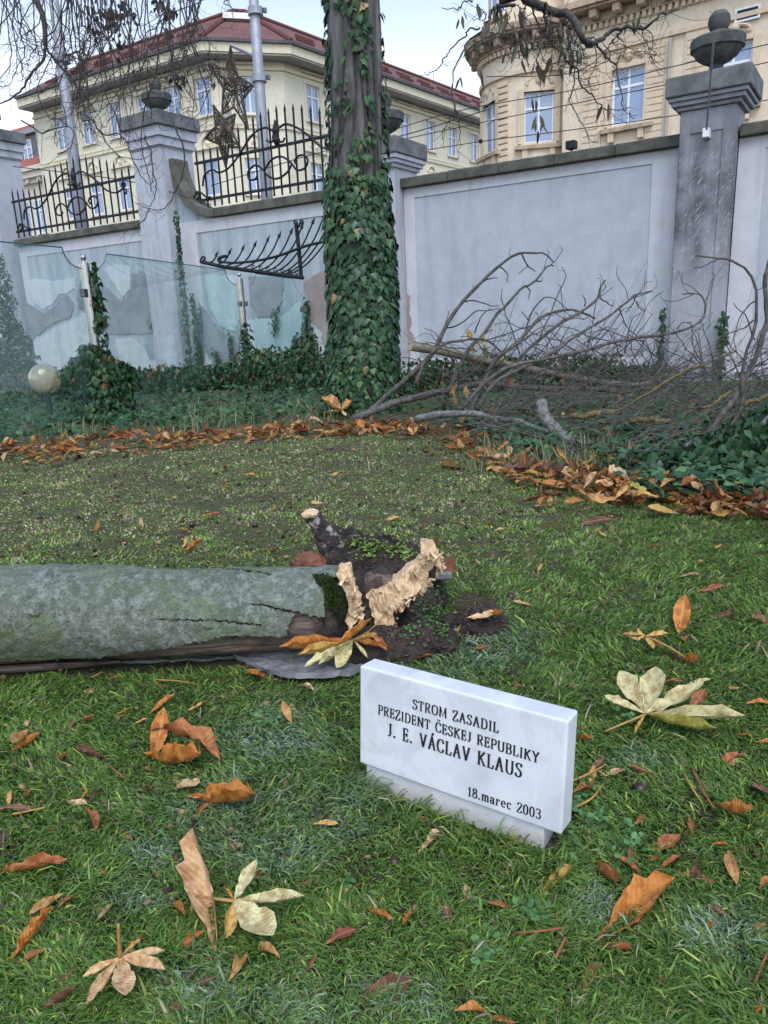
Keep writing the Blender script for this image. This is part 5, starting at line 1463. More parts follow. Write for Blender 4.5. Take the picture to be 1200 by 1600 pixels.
# rough tangle of unnamed small stuff between them
m = MB()
for k in range(330):
    x = r.uniform(700, 1230); t = (x - 700) / 500
    y = r.uniform(np.interp(x, [700, 800, 1000, 1200], [590, 560, 580, 560]), np.interp(x, [700, 800, 900, 1200], [660, 680, 715, 700]))
    Y = np.interp(y, [560, 600, 650, 715], [8.4, 7.4, 6.2, 5.0]) + r.normal(0, .25)
    p = PY(x, y, Y); p[2] = max(p[2], .03)
    L = r.uniform(.3, 1.3); d = np.array([r.choice([1, 1, 1, -1]) * r.uniform(.5, 1), r.normal(0, .4), r.normal(.12, .25)]); d /= np.linalg.norm(d)
    q = np.array([p, p + d * L * .35 + [0, 0, r.normal(0, .05)], p + d * L * .7 + [0, 0, r.normal(.04, .09)], p + d * L + [0, 0, r.normal(.12, .15)]]); q[:, 2] = np.maximum(q[:, 2], .02)
    P = wig(q, 14, .008, r); rad = r.uniform(.002, .0055); m.tube(P, [rad, rad * .4], 4, cap=False)
    twiglets(m, P, rad * .5, r, 3, .25, .1, 3, .2)
tag(m.build('twig_tangle', MAT['branch']), 'tangle of thin grey twigs filling the branch pile', 'twigs', kind='stuff')
m = MB()
for k in range(120):
    x = r.uniform(690, 1200); y = r.uniform(500, 600); Y = r.uniform(6.8, 8.4); p = PY(x, y + 30, Y); p[2] = max(p[2], .1)
    L = r.uniform(.3, .8); a = r.uniform(.1, 1.3); d = np.array([r.choice([1, -1]) * math.cos(a), r.normal(0, .2), math.sin(a)])
    if y < 540 and x > 1030: continue
    P = wig([p, p + d * L * .5, p + d * L * .8 + [0, 0, .02], p + d * L + [r.normal(0, .06), 0, -.02]], 10, .010, r); m.tube(P, [.006, .0028], 4, cap=False)
    twiglets(m, P, .0028, r, 3, .2, .1, 3, .15)
tag(m.build('twig_tangle', MAT['twig']), 'thin dark twigs sticking up from the branch pile', 'twigs', kind='stuff')

# ------------------------------------------------------------------ dry leaves
def leaf_shape(seed, n=11, k=7, wide=.132, fold=.35, curl=.5, roll=.6, crinkle=.02, edge=.035, twist=.3):
    r = np.random.default_rng(seed)
    t = np.linspace(0, 1, n); s = np.linspace(-1, 1, k)
    w = wide * 1.9 * np.clip(t, .0, 1) ** .95 * (1 - t ** 3.2) * 1.15 + .006
    w[-1] = .004
    V_ = []; UVs = []
    y = z = 0.0; dl = 1 / (n - 1)
    nz = r.normal(0, 1, (n, k))
    for i in range(n):
        th = curl * (t[i] - .25) ** 1 * 1.2
        if i: y += dl * math.cos(th); z += dl * math.sin(th)
        tw = twist * (t[i] - .3)
        for j in range(k):
            ww = w[i] * (1 + (edge * (1 if i % 2 else -1) + edge * nz[i, j]) * (abs(s[j]) > .9))
            ra = roll * abs(s[j]) * 1.1
            x = math.copysign(ww * (math.sin(ra) / max(ra, 1e-6) if roll else 1) * abs(s[j]), s[j]); h = ww * abs(s[j]) * (fold + (1 - math.cos(ra)) / max(ra, .05) * (1 if roll > 0 else 1))
            x, h = x * math.cos(tw) - h * math.sin(tw), x * math.sin(tw) + h * math.cos(tw)
            h += crinkle * nz[i, j] * (.4 + abs(s[j])) * min(1, w[i] / .1)
            V_.append((x, y - h * math.sin(th), z + h * math.cos(th))); UVs.append((.5 + s[j] * .5 * w[i] / (wide * 1.2), t[i]))
    F_ = []
    for i in range(n - 1):
        for j in range(k - 1):
            a = i * k + j; F_ += [(a, a + 1, a + k + 1), (a, a + k + 1, a + k)]
    V_ = np.array(V_); V_[:, 2] -= V_[:, 2].min() * .85
    return V_, np.array(F_), np.array(UVs)
LSH = []
LPAR = [dict(fold=.25, curl=.25, roll=.35), dict(fold=.7, curl=.5, roll=.5), dict(fold=.15, curl=-.5, roll=.2), dict(fold=.9, curl=.9, roll=.9, twist=.8), dict(fold=.4, curl=1.3, roll=.3), dict(fold=.1, curl=.15, roll=1.2, twist=-.6), dict(fold=.5, curl=-.8, roll=.7, twist=.9), dict(fold=.3, curl=.4, roll=.1, wide=.165), dict(fold=1.2, curl=.7, roll=.7, wide=.115, twist=.6, crinkle=.035), dict(fold=.15, curl=-1.1, roll=1.0, wide=.11, twist=-.7, crinkle=.035)]
for i, q in enumerate(LPAR): LSH.append(leaf_shape(300 + i, **q))
LME = []
for i, (v, f, uv) in enumerate(LSH):
    me = arrays_mesh('leaf_blade', v, f, smooth=True, uv=uv); me.materials.append(MAT['leaf']); LME.append(me)
COLS = {'o': (.58, .24, .055), 't': (.68, .40, .15), 'p': (.76, .53, .29), 'y': (.68, .46, .13), 'g': (.66, .62, .32), 'b': (.21, .11, .065), 'r': (.34, .10, .06), 'k': (.06, .042, .036), 'd': (.42, .165, .06), 'l': (.46, .46, .10)}
def leaf_matrix(b, t, roll=0.0, tilt=0.0, wscale=1.0):
    y = t - b; L = np.linalg.norm(y); y = y / L
    up = np.array([0, 0, 1.0]); x = np.cross(y, up); x /= np.linalg.norm(x); z = np.cross(x, y)
    c, s = math.cos(roll), math.sin(roll); x, z = x * c + z * s, -x * s + z * c
    X_, Y_, Z_ = x * L * wscale, y * L, z * L
    return Matrix(((X_[0], Y_[0], Z_[0], b[0]), (X_[1], Y_[1], Z_[1], b[1]), (X_[2], Y_[2], Z_[2], b[2]), (0, 0, 0, 1)))
GRZ = .011        # leaves lie on top of the blades
def hero(base, tip, c, label, shape=0, wid=1.0, roll=0.0, zb=GRZ, zt=GRZ, cat='leaf', name='fallen_leaf', parent=None, shade=1.0):
    b, t = G(*base, zb), G(*tip, zt)
    M_ = leaf_matrix(b, t, roll, 0, wid)
    o = bpy.data.objects.new(name, LME[shape]); COL.objects.link(o)
    if parent is not None:
        o.parent = parent; M_.translation = M_.translation - Vector(ORI[parent.name]); o.matrix_local = M_
    else: o.matrix_world = M_
    cc = np.array(COLS[c]) * shade; o.color = (*cc, 1)
    if label: tag(o, label, cat, 'dry leaves scattered on the lawn')
    return o
HE = [((16, 1175), (70, 1158), 'o', 'orange leaf folded upward at left edge below the log', 3, .9), ((44, 1140), (22, 1180), 't', 'tan leaf half under the folded orange leaf at left edge', 1, .9),
      ((100, 1178), (94, 1200), 'o', 'small upright orange leaf near the left edge', 3, 1.2), ((233, 1115), (276, 1090), 'o', 'narrow orange leaf pointing right, nearest below the log', 1, .8),
      ((180, 1118), (206, 1108), 'o', 'small orange leaf left of the narrow one below log', 0, 1.0), ((292, 1112), (328, 1098), 't', 'ribbed tan leaf right of the narrow orange leaf', 7, 1.0),
      ((325, 1114), (340, 1106), 't', 'tiny tan leaf beside the ribbed tan leaf', 0, 1.2), ((208, 1132), (232, 1124), 't', 'small pale oval leaf above the big orange folded leaf', 0, 1.2), ((110, 1145), (118, 1122), 'b', 'dull brown leaf standing on edge at upper left', 2, .9),
      ((122, 1128), (150, 1124), 'd', 'brown orange leaf beside the dull brown one', 1, 1.0),
      ((238, 1190), (256, 1130), 'o', 'upright orange leaf tip of the big folded leaf heap', 4, 1.0), ((240, 1180), (360, 1180), 'd', 'long dark orange folded leaf in the left heap', 9, .95), ((225, 1180), (320, 1216), 'o', 'curled orange leaf below the long dark orange leaf', 8, 1.05),
      ((276, 1222), (310, 1236), 'p', 'pale pinkish leaf stub between two orange leaves', 7, 1.5), ((294, 1246), (416, 1270), 'o', 'large orange leaf with long drawn out tip', 8, .9),
      ((103, 1252), (138, 1260), 'p', 'pale pink oval leaflet on a bent stalk', 0, 1.0), ((126, 1250), (140, 1236), 'o', 'small orange leaflet above the pale pink oval', 1, 1.2), ((138, 1262), (160, 1234), 'b', 'thin brown leaflet right of the pale pink oval', 6, .6),
      ((0, 1272), (52, 1264), 'b', 'dull brown leaf with long stalk at left edge', 2, .8), ((12, 1262), (16, 1240), 't', 'small tan upright leaf at left edge', 4, .9),
      ((-14, 1366), (108, 1350), 'd', 'long reddish leaf rolled lengthwise at left edge', 5, .55), ((14, 1368), (12, 1346), 'o', 'small raised orange piece on the long reddish leaf', 4, 1.0), ((4, 1336), (6, 1302), 'k', 'black rotten leaf at left edge', 0, 1.2),
      ((12, 1506), (92, 1428), 'o', 'large serrated orange leaf at lower left', 8, .85), ((14, 1516), (72, 1486), 'd', 'brown folded leaf under the serrated orange leaf', 5, .9),
      ((262, 1558), (312, 1514), 'k', 'black rotting leaf between the two lower pale leaves', 7, 1.0), ((258, 1568), (284, 1582), 'b', 'brown leaf scrap below the black rotting leaf', 0, 1.1), ((312, 1506), (340, 1500), 'b', 'brown leaf scrap under the large pinkish leaflet', 3, 1.0),
      ((490, 1292), (530, 1286), 't', 'arched tan leaf left of the marble plaque base', 2, .8), ((634, 1288), (668, 1280), 'o', 'bright orange leaf in grass before the plaque', 0, 1.1), ((652, 1336), (695, 1294), 'p', 'long pinkish leaf pointing up to the plaque', 5, .75),
      ((570, 1420), (616, 1440), 'o', 'thin rolled orange leaf in the middle lawn', 5, .5), ((704, 1448), (696, 1414), 'b', 'square dull brown leaf in the lower middle lawn', 0, 1.1), ((512, 1482), (556, 1450), 'r', 'dark red cupped leaf at lower centre', 2, 1.7), ((480, 1522), (496, 1492), 'r', 'small dark red scrap below the red cupped leaf', 5, .8),
      ((712, 1588), (762, 1582), 'o', 'crumpled orange leaf at the bottom frame edge', 6, 1.3), ((750, 1590), (806, 1600), 'd', 'brown leaf tail beside the crumpled orange leaf', 5, .6),
      ((930, 1472), (1052, 1398), 'o', 'largest orange leaf folded open at lower right', 8, 1.2), ((938, 1478), (995, 1496), 'd', 'brown folded leaf beneath the largest orange leaf', 3, .9), ((964, 1512), (996, 1502), 'b', 'dark scrap below the brown folded leaf', 0, .8),
      ((920, 1344), (978, 1408), 'd', 'reddish brown folded leaf right below the plaque', 3, .8), ((958, 1346), (1005, 1372), 'd', 'crooked brown leaf above the largest orange leaf', 6, .8), ((990, 1358), (975, 1322), 'b', 'dark brown leaf standing behind the crooked leaf', 4, .9),
      ((1014, 1332), (1064, 1312), 'd', 'brown leaf with veins in the right lawn', 7, 1.3), ((1024, 1362), (1064, 1342), 'd', 'narrow brown leaf below the veined brown leaf', 1, .6), ((1110, 1318), (1140, 1324), 'o', 'small tan orange leaf in the right lawn', 1, .9),
      ((1118, 1256), (1180, 1296), 'o', 'orange folded leaf at right with pointed end', 3, 1.2), ((1176, 1222), (1200, 1248), 'b', 'dull brown leaf at the right frame edge', 7, 1.2), ((1165, 1190), (1125, 1196), 'd', 'crumpled brown leaf left of right edge', 6, 1.2), ((1128, 1202), (1154, 1188), 'p', 'pinkish leaf scrap below the crumpled brown leaf', 0, 1.2),
      ((938, 1212), (978, 1208), 'p', 'pale crinkled leaf right of the plaque', 7, 1.5), ((918, 1208), (945, 1186), 'b', 'dark leaf between plaque and pale crinkled leaf', 0, .9), ((895, 1248), (930, 1232), 'd', 'ragged brown leaf touching the plaque side', 6, 1.2), ((922, 1228), (930, 1206), 't', 'small tan leaf leaning by the plaque', 4, 1.0), ((898, 1150), (926, 1164), 'o', 'orange leaf peeping from behind the plaque corner', 1, .9),
      ((1100, 1420), (1140, 1432), 'b', 'shiny dark brown leaf in the right lawn', 2, 1.2), ((1186, 1390), (1200, 1370), 'o', 'orange leaf cut by right frame edge', 0, 1.1), ((1160, 1594), (1202, 1578), 'o', 'orange leaf in the bottom right corner', 3, .7), ((1030, 1520), (1036, 1540), 'b', 'tiny brown scrap at lower right', 0, 1),
      ((1060, 994), (1066, 958), 'o', 'upright orange leaf standing in the right lawn', 4, 1.0), ((1066, 1030), (1090, 1048), 'o', 'small pointed orange leaf above the pale green leaf', 3, 1.0), ((1044, 1024), (1070, 1036), 'b', 'dark scrap left of the small pointed orange leaf', 0, .8), ((1035, 1072), (1072, 1064), 'd', 'brown leaf just above the pale green compound leaf', 2, .7), ((1072, 1070), (1112, 1064), 'g', 'pale green leaf scrap above the compound leaf', 0, .9),
      ((1165, 1106), (1210, 1098), 'o', 'orange leaf at right edge level with pale compound leaf', 2, .9), ((1180, 1160), (1214, 1158), 'o', 'orange leaf at right edge below the pale compound leaf', 0, .9), ((1150, 1148), (1174, 1150), 'o', 'small orange leaf tip near right edge', 0, .8),
      ((832, 792), (872, 790), 'y', 'bright yellow leaf on the far lawn before the litter', 7, 1.2), ((846, 824), (876, 820), 'o', 'narrow orange leaf below the bright yellow leaf', 0, .7), ((688, 726), (716, 734), 't', 'tan leaf on the far lawn', 7, 1.2),
      ((730, 966), (786, 964), 'p', 'pinkish ribbed leaf on the soil right of stump', 7, 1.15), ((760, 958), (790, 972), 'o', 'orange leaf behind the pinkish ribbed leaf', 3, .6), ((690, 1010), (732, 992), 't', 'looped tan leaf below the soil mound', 4, .6), ((700, 1015), (716, 1004), 'p', 'pale scrap below the looped leaf', 0, 1.2), ((640, 1030), (676, 1026), 'o', 'orange leaf behind the plaque top edge', 0, .8), ((600, 1028), (640, 1030), 'l', 'olive green leaf behind the plaque left corner', 7, .8),
      ((465, 1080), (492, 1078), 'p', 'pale crumpled leaf under the bark slab', 6, 1.1), ((400, 1050), (410, 1062), 'd', 'brown leaf under the log end', 0, 1.1), ((388, 1046), (404, 1060), 'o', 'orange scrap under the log end', 0, .9), ((215, 1034), (245, 1026), 'd', 'brown leaf wedged under the middle of log', 2, .9), ((140, 1060), (162, 1052), 'p', 'small pale leaf before the log', 0, 1.2), ((168, 1062), (186, 1060), 'o', 'small orange leaf before the log', 0, 1.0),
      ((20, 862), (50, 854), 'o', 'orange leaf on lawn beyond the log, far left', 0, .7), ((286, 862), (318, 852), 'o', 'orange leaf on lawn beyond the log', 3, 1.0), ((284, 858), (298, 845), 't', 'tan upright leaf beyond the log', 4, .9), ((312, 808), (345, 804), 'o', 'long orange leaf beyond the log near two conkers', 0, .7)]
for b, t, c, lb, sh, wd in HE:
    zz = .072 if 'ribbed leaf' in lb else GRZ
    hero(b, t, c, lb, sh, wd, random.uniform(-.25, .25), zb=zz, zt=zz + random.uniform(0, .02))

def compound(name_label, centre, leaflets, stalk, c0, zc=.05, mat='stalk'):
    C0 = G(*centre, zc); root = empty('chestnut_leaf', C0)
    for (tip, c, sh, wd, zt, ro) in leaflets:
        b = C0; t = G(*tip, zt)
        M_ = leaf_matrix(b, t, ro, 0, wd); o = bpy.data.objects.new('leaflet', LME[sh]); COL.objects.link(o); o.parent = root
        M_.translation = M_.translation - Vector(C0); o.matrix_local = M_
        o.color = (*(np.array(COLS[c]) * random.uniform(.9, 1.08)), 1)
    s = [C0 + (G(*p, zz) - C0) for p, zz in stalk]
    MB().tube(smoothline([C0] + s, 10), [.0035, .0022], 6).build('stalk', MAT[mat], root, smooth=True)
    tag(root, name_label, 'leaf')
compound('large pale green compound chestnut leaf right of the plaque', (1009, 1116), [((944, 1092), 'g', 0, .78, .05, .2), ((968, 1060), 'g', 7, .80, .06, .1), ((1024, 1056), 'g', 7, .85, .06, 0), ((1100, 1080), 'g', 7, .82, .07, -.1), ((1166, 1134), 'g', 1, .58, .05, -.5), ((1118, 1160), 'l', 1, .55, .04, .4), ((992, 1148), 'y', 5, .6, .02, 0)], [((980, 1128), .045), ((945, 1143), .03)], 'g')
compound('pale yellow chestnut leaf with one large pinkish leaflet at lower left', (366, 1408), [((404, 1350), 'g', 7, 1.0, .06, .1), ((478, 1410), 'g', 0, .85, .05, 0), ((432, 1474), 'g', 7, 1.2, .04, -.2), ((350, 1474), 'y', 1, 1.1, .03, .4), ((352, 1388), 'o', 5, .9, .06, 0)], [((335, 1404), .05), ((306, 1400), .04)], 'g')
hero((340, 1494), (326, 1326), 'p', 'large pinkish leaflet lying under the pale yellow chestnut leaf', 8, .8, .35)
compound('cream tan chestnut leaf with spread leaflets at bottom left', (188, 1496), [((133, 1532), 'p', 1, .8, .03, .2), ((134, 1580), 'p', 1, .75, .03, .2), ((198, 1566), 'p', 7, 1.15, .04, 0), ((262, 1526), 'p', 1, .85, .04, -.2), ((260, 1490), 'p', 0, .75, .05, -.2), ((222, 1468), 't', 5, .8, .07, 0), ((176, 1486), 't', 4, .8, .06, 0)], [((186, 1470), .09), ((185, 1444), .13)], 'p')
compound('olive chestnut leaf fanned out on the bark slab by the log', (552, 1000), [((438, 1030), 'o', 1, .42, .05, .1), ((468, 1038), 'y', 1, .5, .045, .1), ((478, 1050), 'g', 0, .5, .04, 0), ((500, 1052), 'g', 1, .55, .04, 0), ((528, 1052), 'g', 7, .85, .035, 0), ((572, 1030), 'g', 0, .9, .035, 0), ((605, 1020), 'o', 1, .9, .05, .2), ((590, 1004), 'y', 3, .9, .06, 0)], [((578, 985), .07), ((600, 962), .09)], 'y', .09)
hero((520, 1012), (588, 978), 'o', 'orange leaf lying over the fanned olive chestnut leaf', 1, .6, .2, .10, .14); hero((574, 992), (606, 1016), 'd', 'reddish orange leaf against the broken stump foot', 2, 1.1, -.3, .10, .06)
compound('withered yellow chestnut leaf heap in the right lawn', (1008, 994), [((978, 1012), 'y', 4, .9, .03, 0), ((990, 986), 'y', 4, 1.6, .06, .3), ((1042, 996), 'y', 1, 1.0, .03, -.3), ((1034, 1010), 'o', 5, 1.2, .03, 0), ((1020, 1018), 'y', 1, 1.3, .02, 0), ((974, 994), 't', 0, 1.0, .02, 0)], [((1040, 1008), .04), ((1072, 1028), .02)], 'y', .05)
compound('pale tan chestnut leaf lying at the trunk foot', (534, 641), [((505, 636), 't', 1, .8, .10, 0), ((510, 648), 't', 0, .8, .06, 0), ((540, 652), 'p', 0, 1.0, .06, 0), ((552, 636), 't', 1, .8, .1, 0)], [((545, 632), .14)], 't', .12)
compound('yellow green chestnut leaf in litter under the branch pile', (985, 752), [((968, 775), 'l', 7, 1.2, .04, 0), ((1004, 776), 'l', 7, 1.2, .04, 0), ((1015, 755), 'l', 1, .9, .06, 0), ((955, 742), 'g', 1, .8, .08, 0)], [((990, 738), .12)], 'l', .09)
compound('cream chestnut leaf in litter left of the yellow green one', (952, 748), [((960, 732), 'p', 1, .8, .1, 0), ((930, 758), 'p', 0, .9, .05, 0), ((945, 768), 'p', 7, 1.0, .04, 0), ((915, 745), 'y', 0, .9, .06, 0)], [((958, 756), .05)], 'p', .07)

# leaf litter along the bed edge; the litter piles where the lawn meets the ivy
r = np.random.default_rng(88)
LIT = [((-160, 722), 22), ((0, 718), 20), ((90, 710), 18), ((190, 698), 22), ((300, 692), 11), ((400, 684), 7), ((520, 678), 5), ((620, 676), 7), ((690, 686), 20), ((740, 704), 26), ((800, 740), 24), ((860, 756), 22), ((940, 768), 30), ((1030, 782), 28), ((1120, 796), 24), ((1210, 806), 24), ((1320, 812), 24)]
lx = np.array([p[0][0] for p in LIT]); ly = np.array([p[0][1] for p in LIT]); lw = np.array([p[1] for p in LIT])
def litter_pts(n, s):
    x = r.uniform(-150, 1320, n); return np.stack([x, np.interp(x, lx, ly) + r.normal(0, s, n) * np.interp(x, lx, lw) * .5], 1)
pal = np.array([COLS[c] for c in 'oodddddtttppybbb']) * .78
def litter_mass(pp, name, label, hmax, szr, seed):
    rr_ = np.random.default_rng(seed); V_ = []; F_ = []; C_ = []; U_ = []; nv = 0
    for x, y in pp:
        p = G(x, y); dd = abs(y - np.interp(x, lx, ly)) / np.interp(x, lx, lw)
        p[2] = .012 + hmax * rr_.random() * max(0, 1 - dd * .8)
        v, f, uv = LSH[rr_.integers(0, 8)]
        a = rr_.uniform(0, 2 * PI); y_ = np.array([[math.cos(a), math.sin(a), rr_.normal(0, .28)]]); z_ = np.array([[rr_.normal(0, .5), rr_.normal(-.25, .5), 1.0]])
        B = bases(y_, z_)[0] * rr_.uniform(*szr)
        V_.append(v @ B + p); F_.append(f + nv); nv += len(v); U_.append(uv)
        C_.append(np.repeat((pal[rr_.integers(0, len(pal))] * rr_.uniform(.6, 1.15))[None], len(v), 0))
    V_ = np.concatenate(V_); o0 = np.array([*V_.mean(0)[:2], 0])
    o = link(name, arrays_mesh(name, V_ - o0, np.concatenate(F_), np.concatenate(C_), True, np.concatenate(U_)), MAT['leaf_mass'], None, o0)
    tag(o, label, 'leaf litter', kind='stuff')
litter_mass(litter_pts(900, 1.0), 'leaf_litter', 'band of fallen brown leaves along edge of the ivy bed', .07, (.08, .18), 3)
litter_mass(sample_px([(700, 640), (1250, 620), (1250, 790), (900, 760), (720, 690)], 260, r), 'leaf_litter', 'brown leaves caught under the branch pile', .10, (.10, .18), 4)
# larger leaves of the litter, and the small scattered ones, one object each
pp = list(litter_pts(135, 1.1)); nl = len(pp)
while len(pp) < 250:
    x = r.uniform(-20, 1220); y = r.uniform(700, 1590)
    if r.random() > np.interp(y, [700, 860, 1000, 1590], [1, .7, .30, .30]): continue
    if 540 < x < 900 and 1020 < y < 1310: continue
    if x < 560 and 880 < y < 1035: continue
    if y < np.interp(x, lx, ly): continue
    pp.append((x, y))
for i, (x, y) in enumerate(pp):
    lit = i < nl
    p = G(x, y); L = r.uniform(.10, .19) if lit else r.uniform(.035, .105)
    a = r.uniform(0, 2 * PI); p[2] = r.uniform(.02, .08) if lit else .012
    y_ = np.array([[math.cos(a), math.sin(a), r.normal(0, .3 if lit else .15)]]); z_ = np.array([[r.normal(0, .4), r.normal(-.2, .4), 1.0]])
    B = bases(y_, z_)[0] * L
    o = bpy.data.objects.new('fallen_leaf', LME[r.integers(0, 8)]); COL.objects.link(o)
    o.matrix_world = Matrix(((B[0][0], B[1][0], B[2][0], p[0]), (B[0][1], B[1][1], B[2][1], p[1]), (B[0][2], B[1][2], B[2][2], p[2]), (0, 0, 0, 1)))
    ki = r.integers(0, len(pal)); c = pal[ki] * r.uniform(.8, 1.15); o.color = (*c, 1)
    cw = {'o': 'orange', 'd': 'dark orange', 't': 'tan', 'p': 'pale', 'y': 'yellow', 'b': 'brown'}['oodddddtttppybbb'[ki]]
    if lit: where = 'before the near glass panels' if x < 250 else 'between far steel post and ivy trunk' if x < 520 else 'at the foot of the ivy trunk' if x < 690 else 'below the left half of the branch pile' if x < 880 else 'below the right half of the branch pile' if x < 1060 else 'before the dark ivy bush at right'
    else: where = ('beyond the log, left of the steel post line' if x < 200 else 'beyond the middle of the log' if x < 480 else 'beyond the broken stump' if x < 740 else 'on the far right lawn') if y < 885 else ('right of the stump above the plaque' if y < 1060 and x < 950 else 'at the far right above the pale compound leaf' if y < 1060 else 'between log and pale chestnut leaves at left' if x < 330 and y < 1320 else 'left of the plaque' if x < 560 and y < 1320 else 'right of the plaque' if y < 1320 else 'in the bottom left foreground' if x < 400 else 'in the bottom centre foreground' if x < 800 else 'in the bottom right foreground')
    if lit: tag(o, f'curled {cw} leaf in the litter band {where}', 'leaf', 'leaves in the litter band')
    else: tag(o, f'small {cw} leaf in the grass {where}', 'leaf', 'small leaves dotted over the lawn')
# leaves still on the cut branches
for i, (x, y, Y, c, lb) in enumerate([(733, 523, 7.6, 'y', 'yellowed leaf at top of the withered cluster on sawn branch'), (738, 545, 7.6, 'l', 'olive leaf at left of the withered cluster on sawn branch'), (752, 530, 7.6, 'l', 'greenish leaf at right of the withered cluster on sawn branch'), (758, 548, 7.6, 'l', 'lower greenish leaf of the withered cluster on sawn branch'), (786, 556, 7.7, 'l', 'single olive leaf further along the sawn branch'),
                                      (708, 606, 7.2, 'y', 'ochre leaf hanging left over the branch pile'), (728, 612, 7.1, 'y', 'broad yellow leaf hanging over the branch pile'), (711, 624, 7.1, 't', 'narrow tan leaf hanging below the ochre one'), (797, 596, 7.3, 'o', 'orange leaf hanging in the branch pile centre'), (767, 637, 6.6, 'o', 'orange leaf near the pale front branch'), (725, 650, 6.4, 'y', 'mottled yellow leaf by the litter edge'), (726, 682, 6.0, 'y', 'mottled yellow lobed leaf lying on litter')]):
    p = PY(x, y, Y); B = bases(np.array([[r.normal(0, .5), -.2, -1]]), np.array([[r.normal(0, .4), -1, .3]]))[0] * r.uniform(.11, .15)
    B[0] *= 1.35
    p = p - B[1] * .5
    o = bpy.data.objects.new('withered_leaf', LME[(7, 0, 7, 2)[i % 4]]); COL.objects.link(o)
    o.matrix_world = Matrix(((B[0][0], B[1][0], B[2][0], p[0]), (B[0][1], B[1][1], B[2][1], p[1]), (B[0][2], B[1][2], B[2][2], p[2]), (0, 0, 0, 1)))
    o.color = (*(np.array(COLS[c]) * .5), 1); tag(o, lb, 'leaf', 'leaves left on the cut branches')

# ------------------------------------------------------------------ fallen trunk
r = np.random.default_rng(91)
RL, RR = .166, .138
A0 = G(0, 968, RL); B0 = G(515, 953, RR)
ax = (B0 - A0); LA = np.linalg.norm(ax)
S0, S1 = -.9, 1.0                       # runs on well beyond the left of the frame
log = empty('fallen_log', (*(G(500, 1000)[:2]), 0))
Ld = ax / LA
e1 = np.cross(Ld, [0, 0, 1.0]); e1 /= np.linalg.norm(e1)
if e1[1] > 0: e1 = -e1                   # towards the viewer
e2 = np.cross(e1, Ld); e2 = e2 if e2[2] > 0 else -e2
def logpts(s, ph, dr=0.0, amp=1.0):
    c = A0 + np.multiply.outer(s, ax)
    c = c + (.010 * np.sin(s * 4.1 + .6) + .006 * np.sin(s * 9.0))[..., None] * np.array([0, 0, 1.0])
    R_ = RL + (RR - RL) * s
    R_ = R_ * (1 + amp * (.035 * np.sin(ph * 2 + s * 2.2) + .022 * np.sin(ph * 3 - s * 5) + .07 * (fbm(s * 5, ph * 1.2, 1.4, 21) - .5) + .03 * (fbm(s * 16, ph * 3, 1.3, 23) - .5))) + .010 * np.clip((s - .86) / .14, 0, 1) ** 2 + dr
    return c + R_[..., None] * (np.cos(ph)[..., None] * e1 + np.sin(ph)[..., None] * e2)
def grid_faces(n, k, wrap):
    I = np.arange(n * k).reshape(n, k)
    if wrap: J = np.roll(I, -1, 1); q = np.stack([I[:-1], I[1:], J[1:], J[:-1]], -1)
    else: q = np.stack([I[:-1, :-1], I[1:, :-1], I[1:, 1:], I[:-1, 1:]], -1)
    return q.reshape(-1, 4)
# core of bare wood
sg = np.concatenate([np.linspace(S0, 0, 30, endpoint=False), np.linspace(0, .985, 180)]); pg = np.linspace(0, 2 * PI, 120, endpoint=False)
SS, PP_ = np.meshgrid(sg, pg, indexing='ij')
dr = -.016 + .012 * (fbm(SS * 2.2, PP_ * 6, 2.0, 31) - .5) + np.where(SS > .95, -.03 * (SS - .95) / .05, 0)
cv = logpts(SS, PP_, dr)
cv = cv.reshape(-1, 3); q = grid_faces(len(sg), len(pg), True)
endc = cv[-len(pg):].mean(0) - Ld * .05
print('LOG', A0, B0, LA)
cv = np.vstack([cv, endc]); tr = np.concatenate([q[:, [0, 1, 2]], q[:, [0, 2, 3]]])
last = (len(sg) - 1) * len(pg)
cap = np.array([(last + i, len(cv) - 1, last + (i + 1) % len(pg)) for i in range(len(pg))])
me = arrays_mesh('bare_wood', cv - ORI[log.name], np.concatenate([tr, cap]), smooth=True); link('bare_wood', me, MAT['log_wood'], log, ORI[log.name])
# bark shell with the torn edge and cracks cut out of it
sg = np.concatenate([np.linspace(S0, -.05, 40, endpoint=False), np.linspace(-.05, 1.03, 640)])
pg = np.concatenate([np.linspace(-1.35, 1.75, 190, endpoint=False), np.linspace(1.75, 2 * PI - 1.35, 44)])
SS, PP_ = np.meshgrid(sg, pg, indexing='ij')
bv = logpts(SS, PP_, .006 * (fbm(SS * 30, PP_ * 4, 1.0, 37) - .5)).reshape(-1, 3)
q = grid_faces(len(sg), len(pg), False)
fc = bv[q].mean(1); pxy = projv(fc); pxy = pxy + np.stack([fbm(pxy[:, 0], pxy[:, 1], .22, 5) - .5, fbm(pxy[:, 0], pxy[:, 1], .22, 9) - .5], 1) * 7
nrm = fc - (A0 + ((fc - A0) @ Ld)[:, None] * Ld); facing = (nrm @ (CC - fc.mean(0))) > -.02
bare = inpoly(pxy, [(130, 1030), (200, 1019), (270, 1010), (320, 1001), (343, 995), (352, 993), (446, 995), (451, 978), (456, 964), (466, 959), (482, 962), (512, 966), (560, 966), (600, 1060), (100, 1060)])
bare |= inpoly(pxy, [(-900, 1034), (0, 1032), (150, 1026), (190, 1024), (190, 1060), (-900, 1080)])
bare |= (pxy[:, 0] > 507) & (pxy[:, 1] > 902)
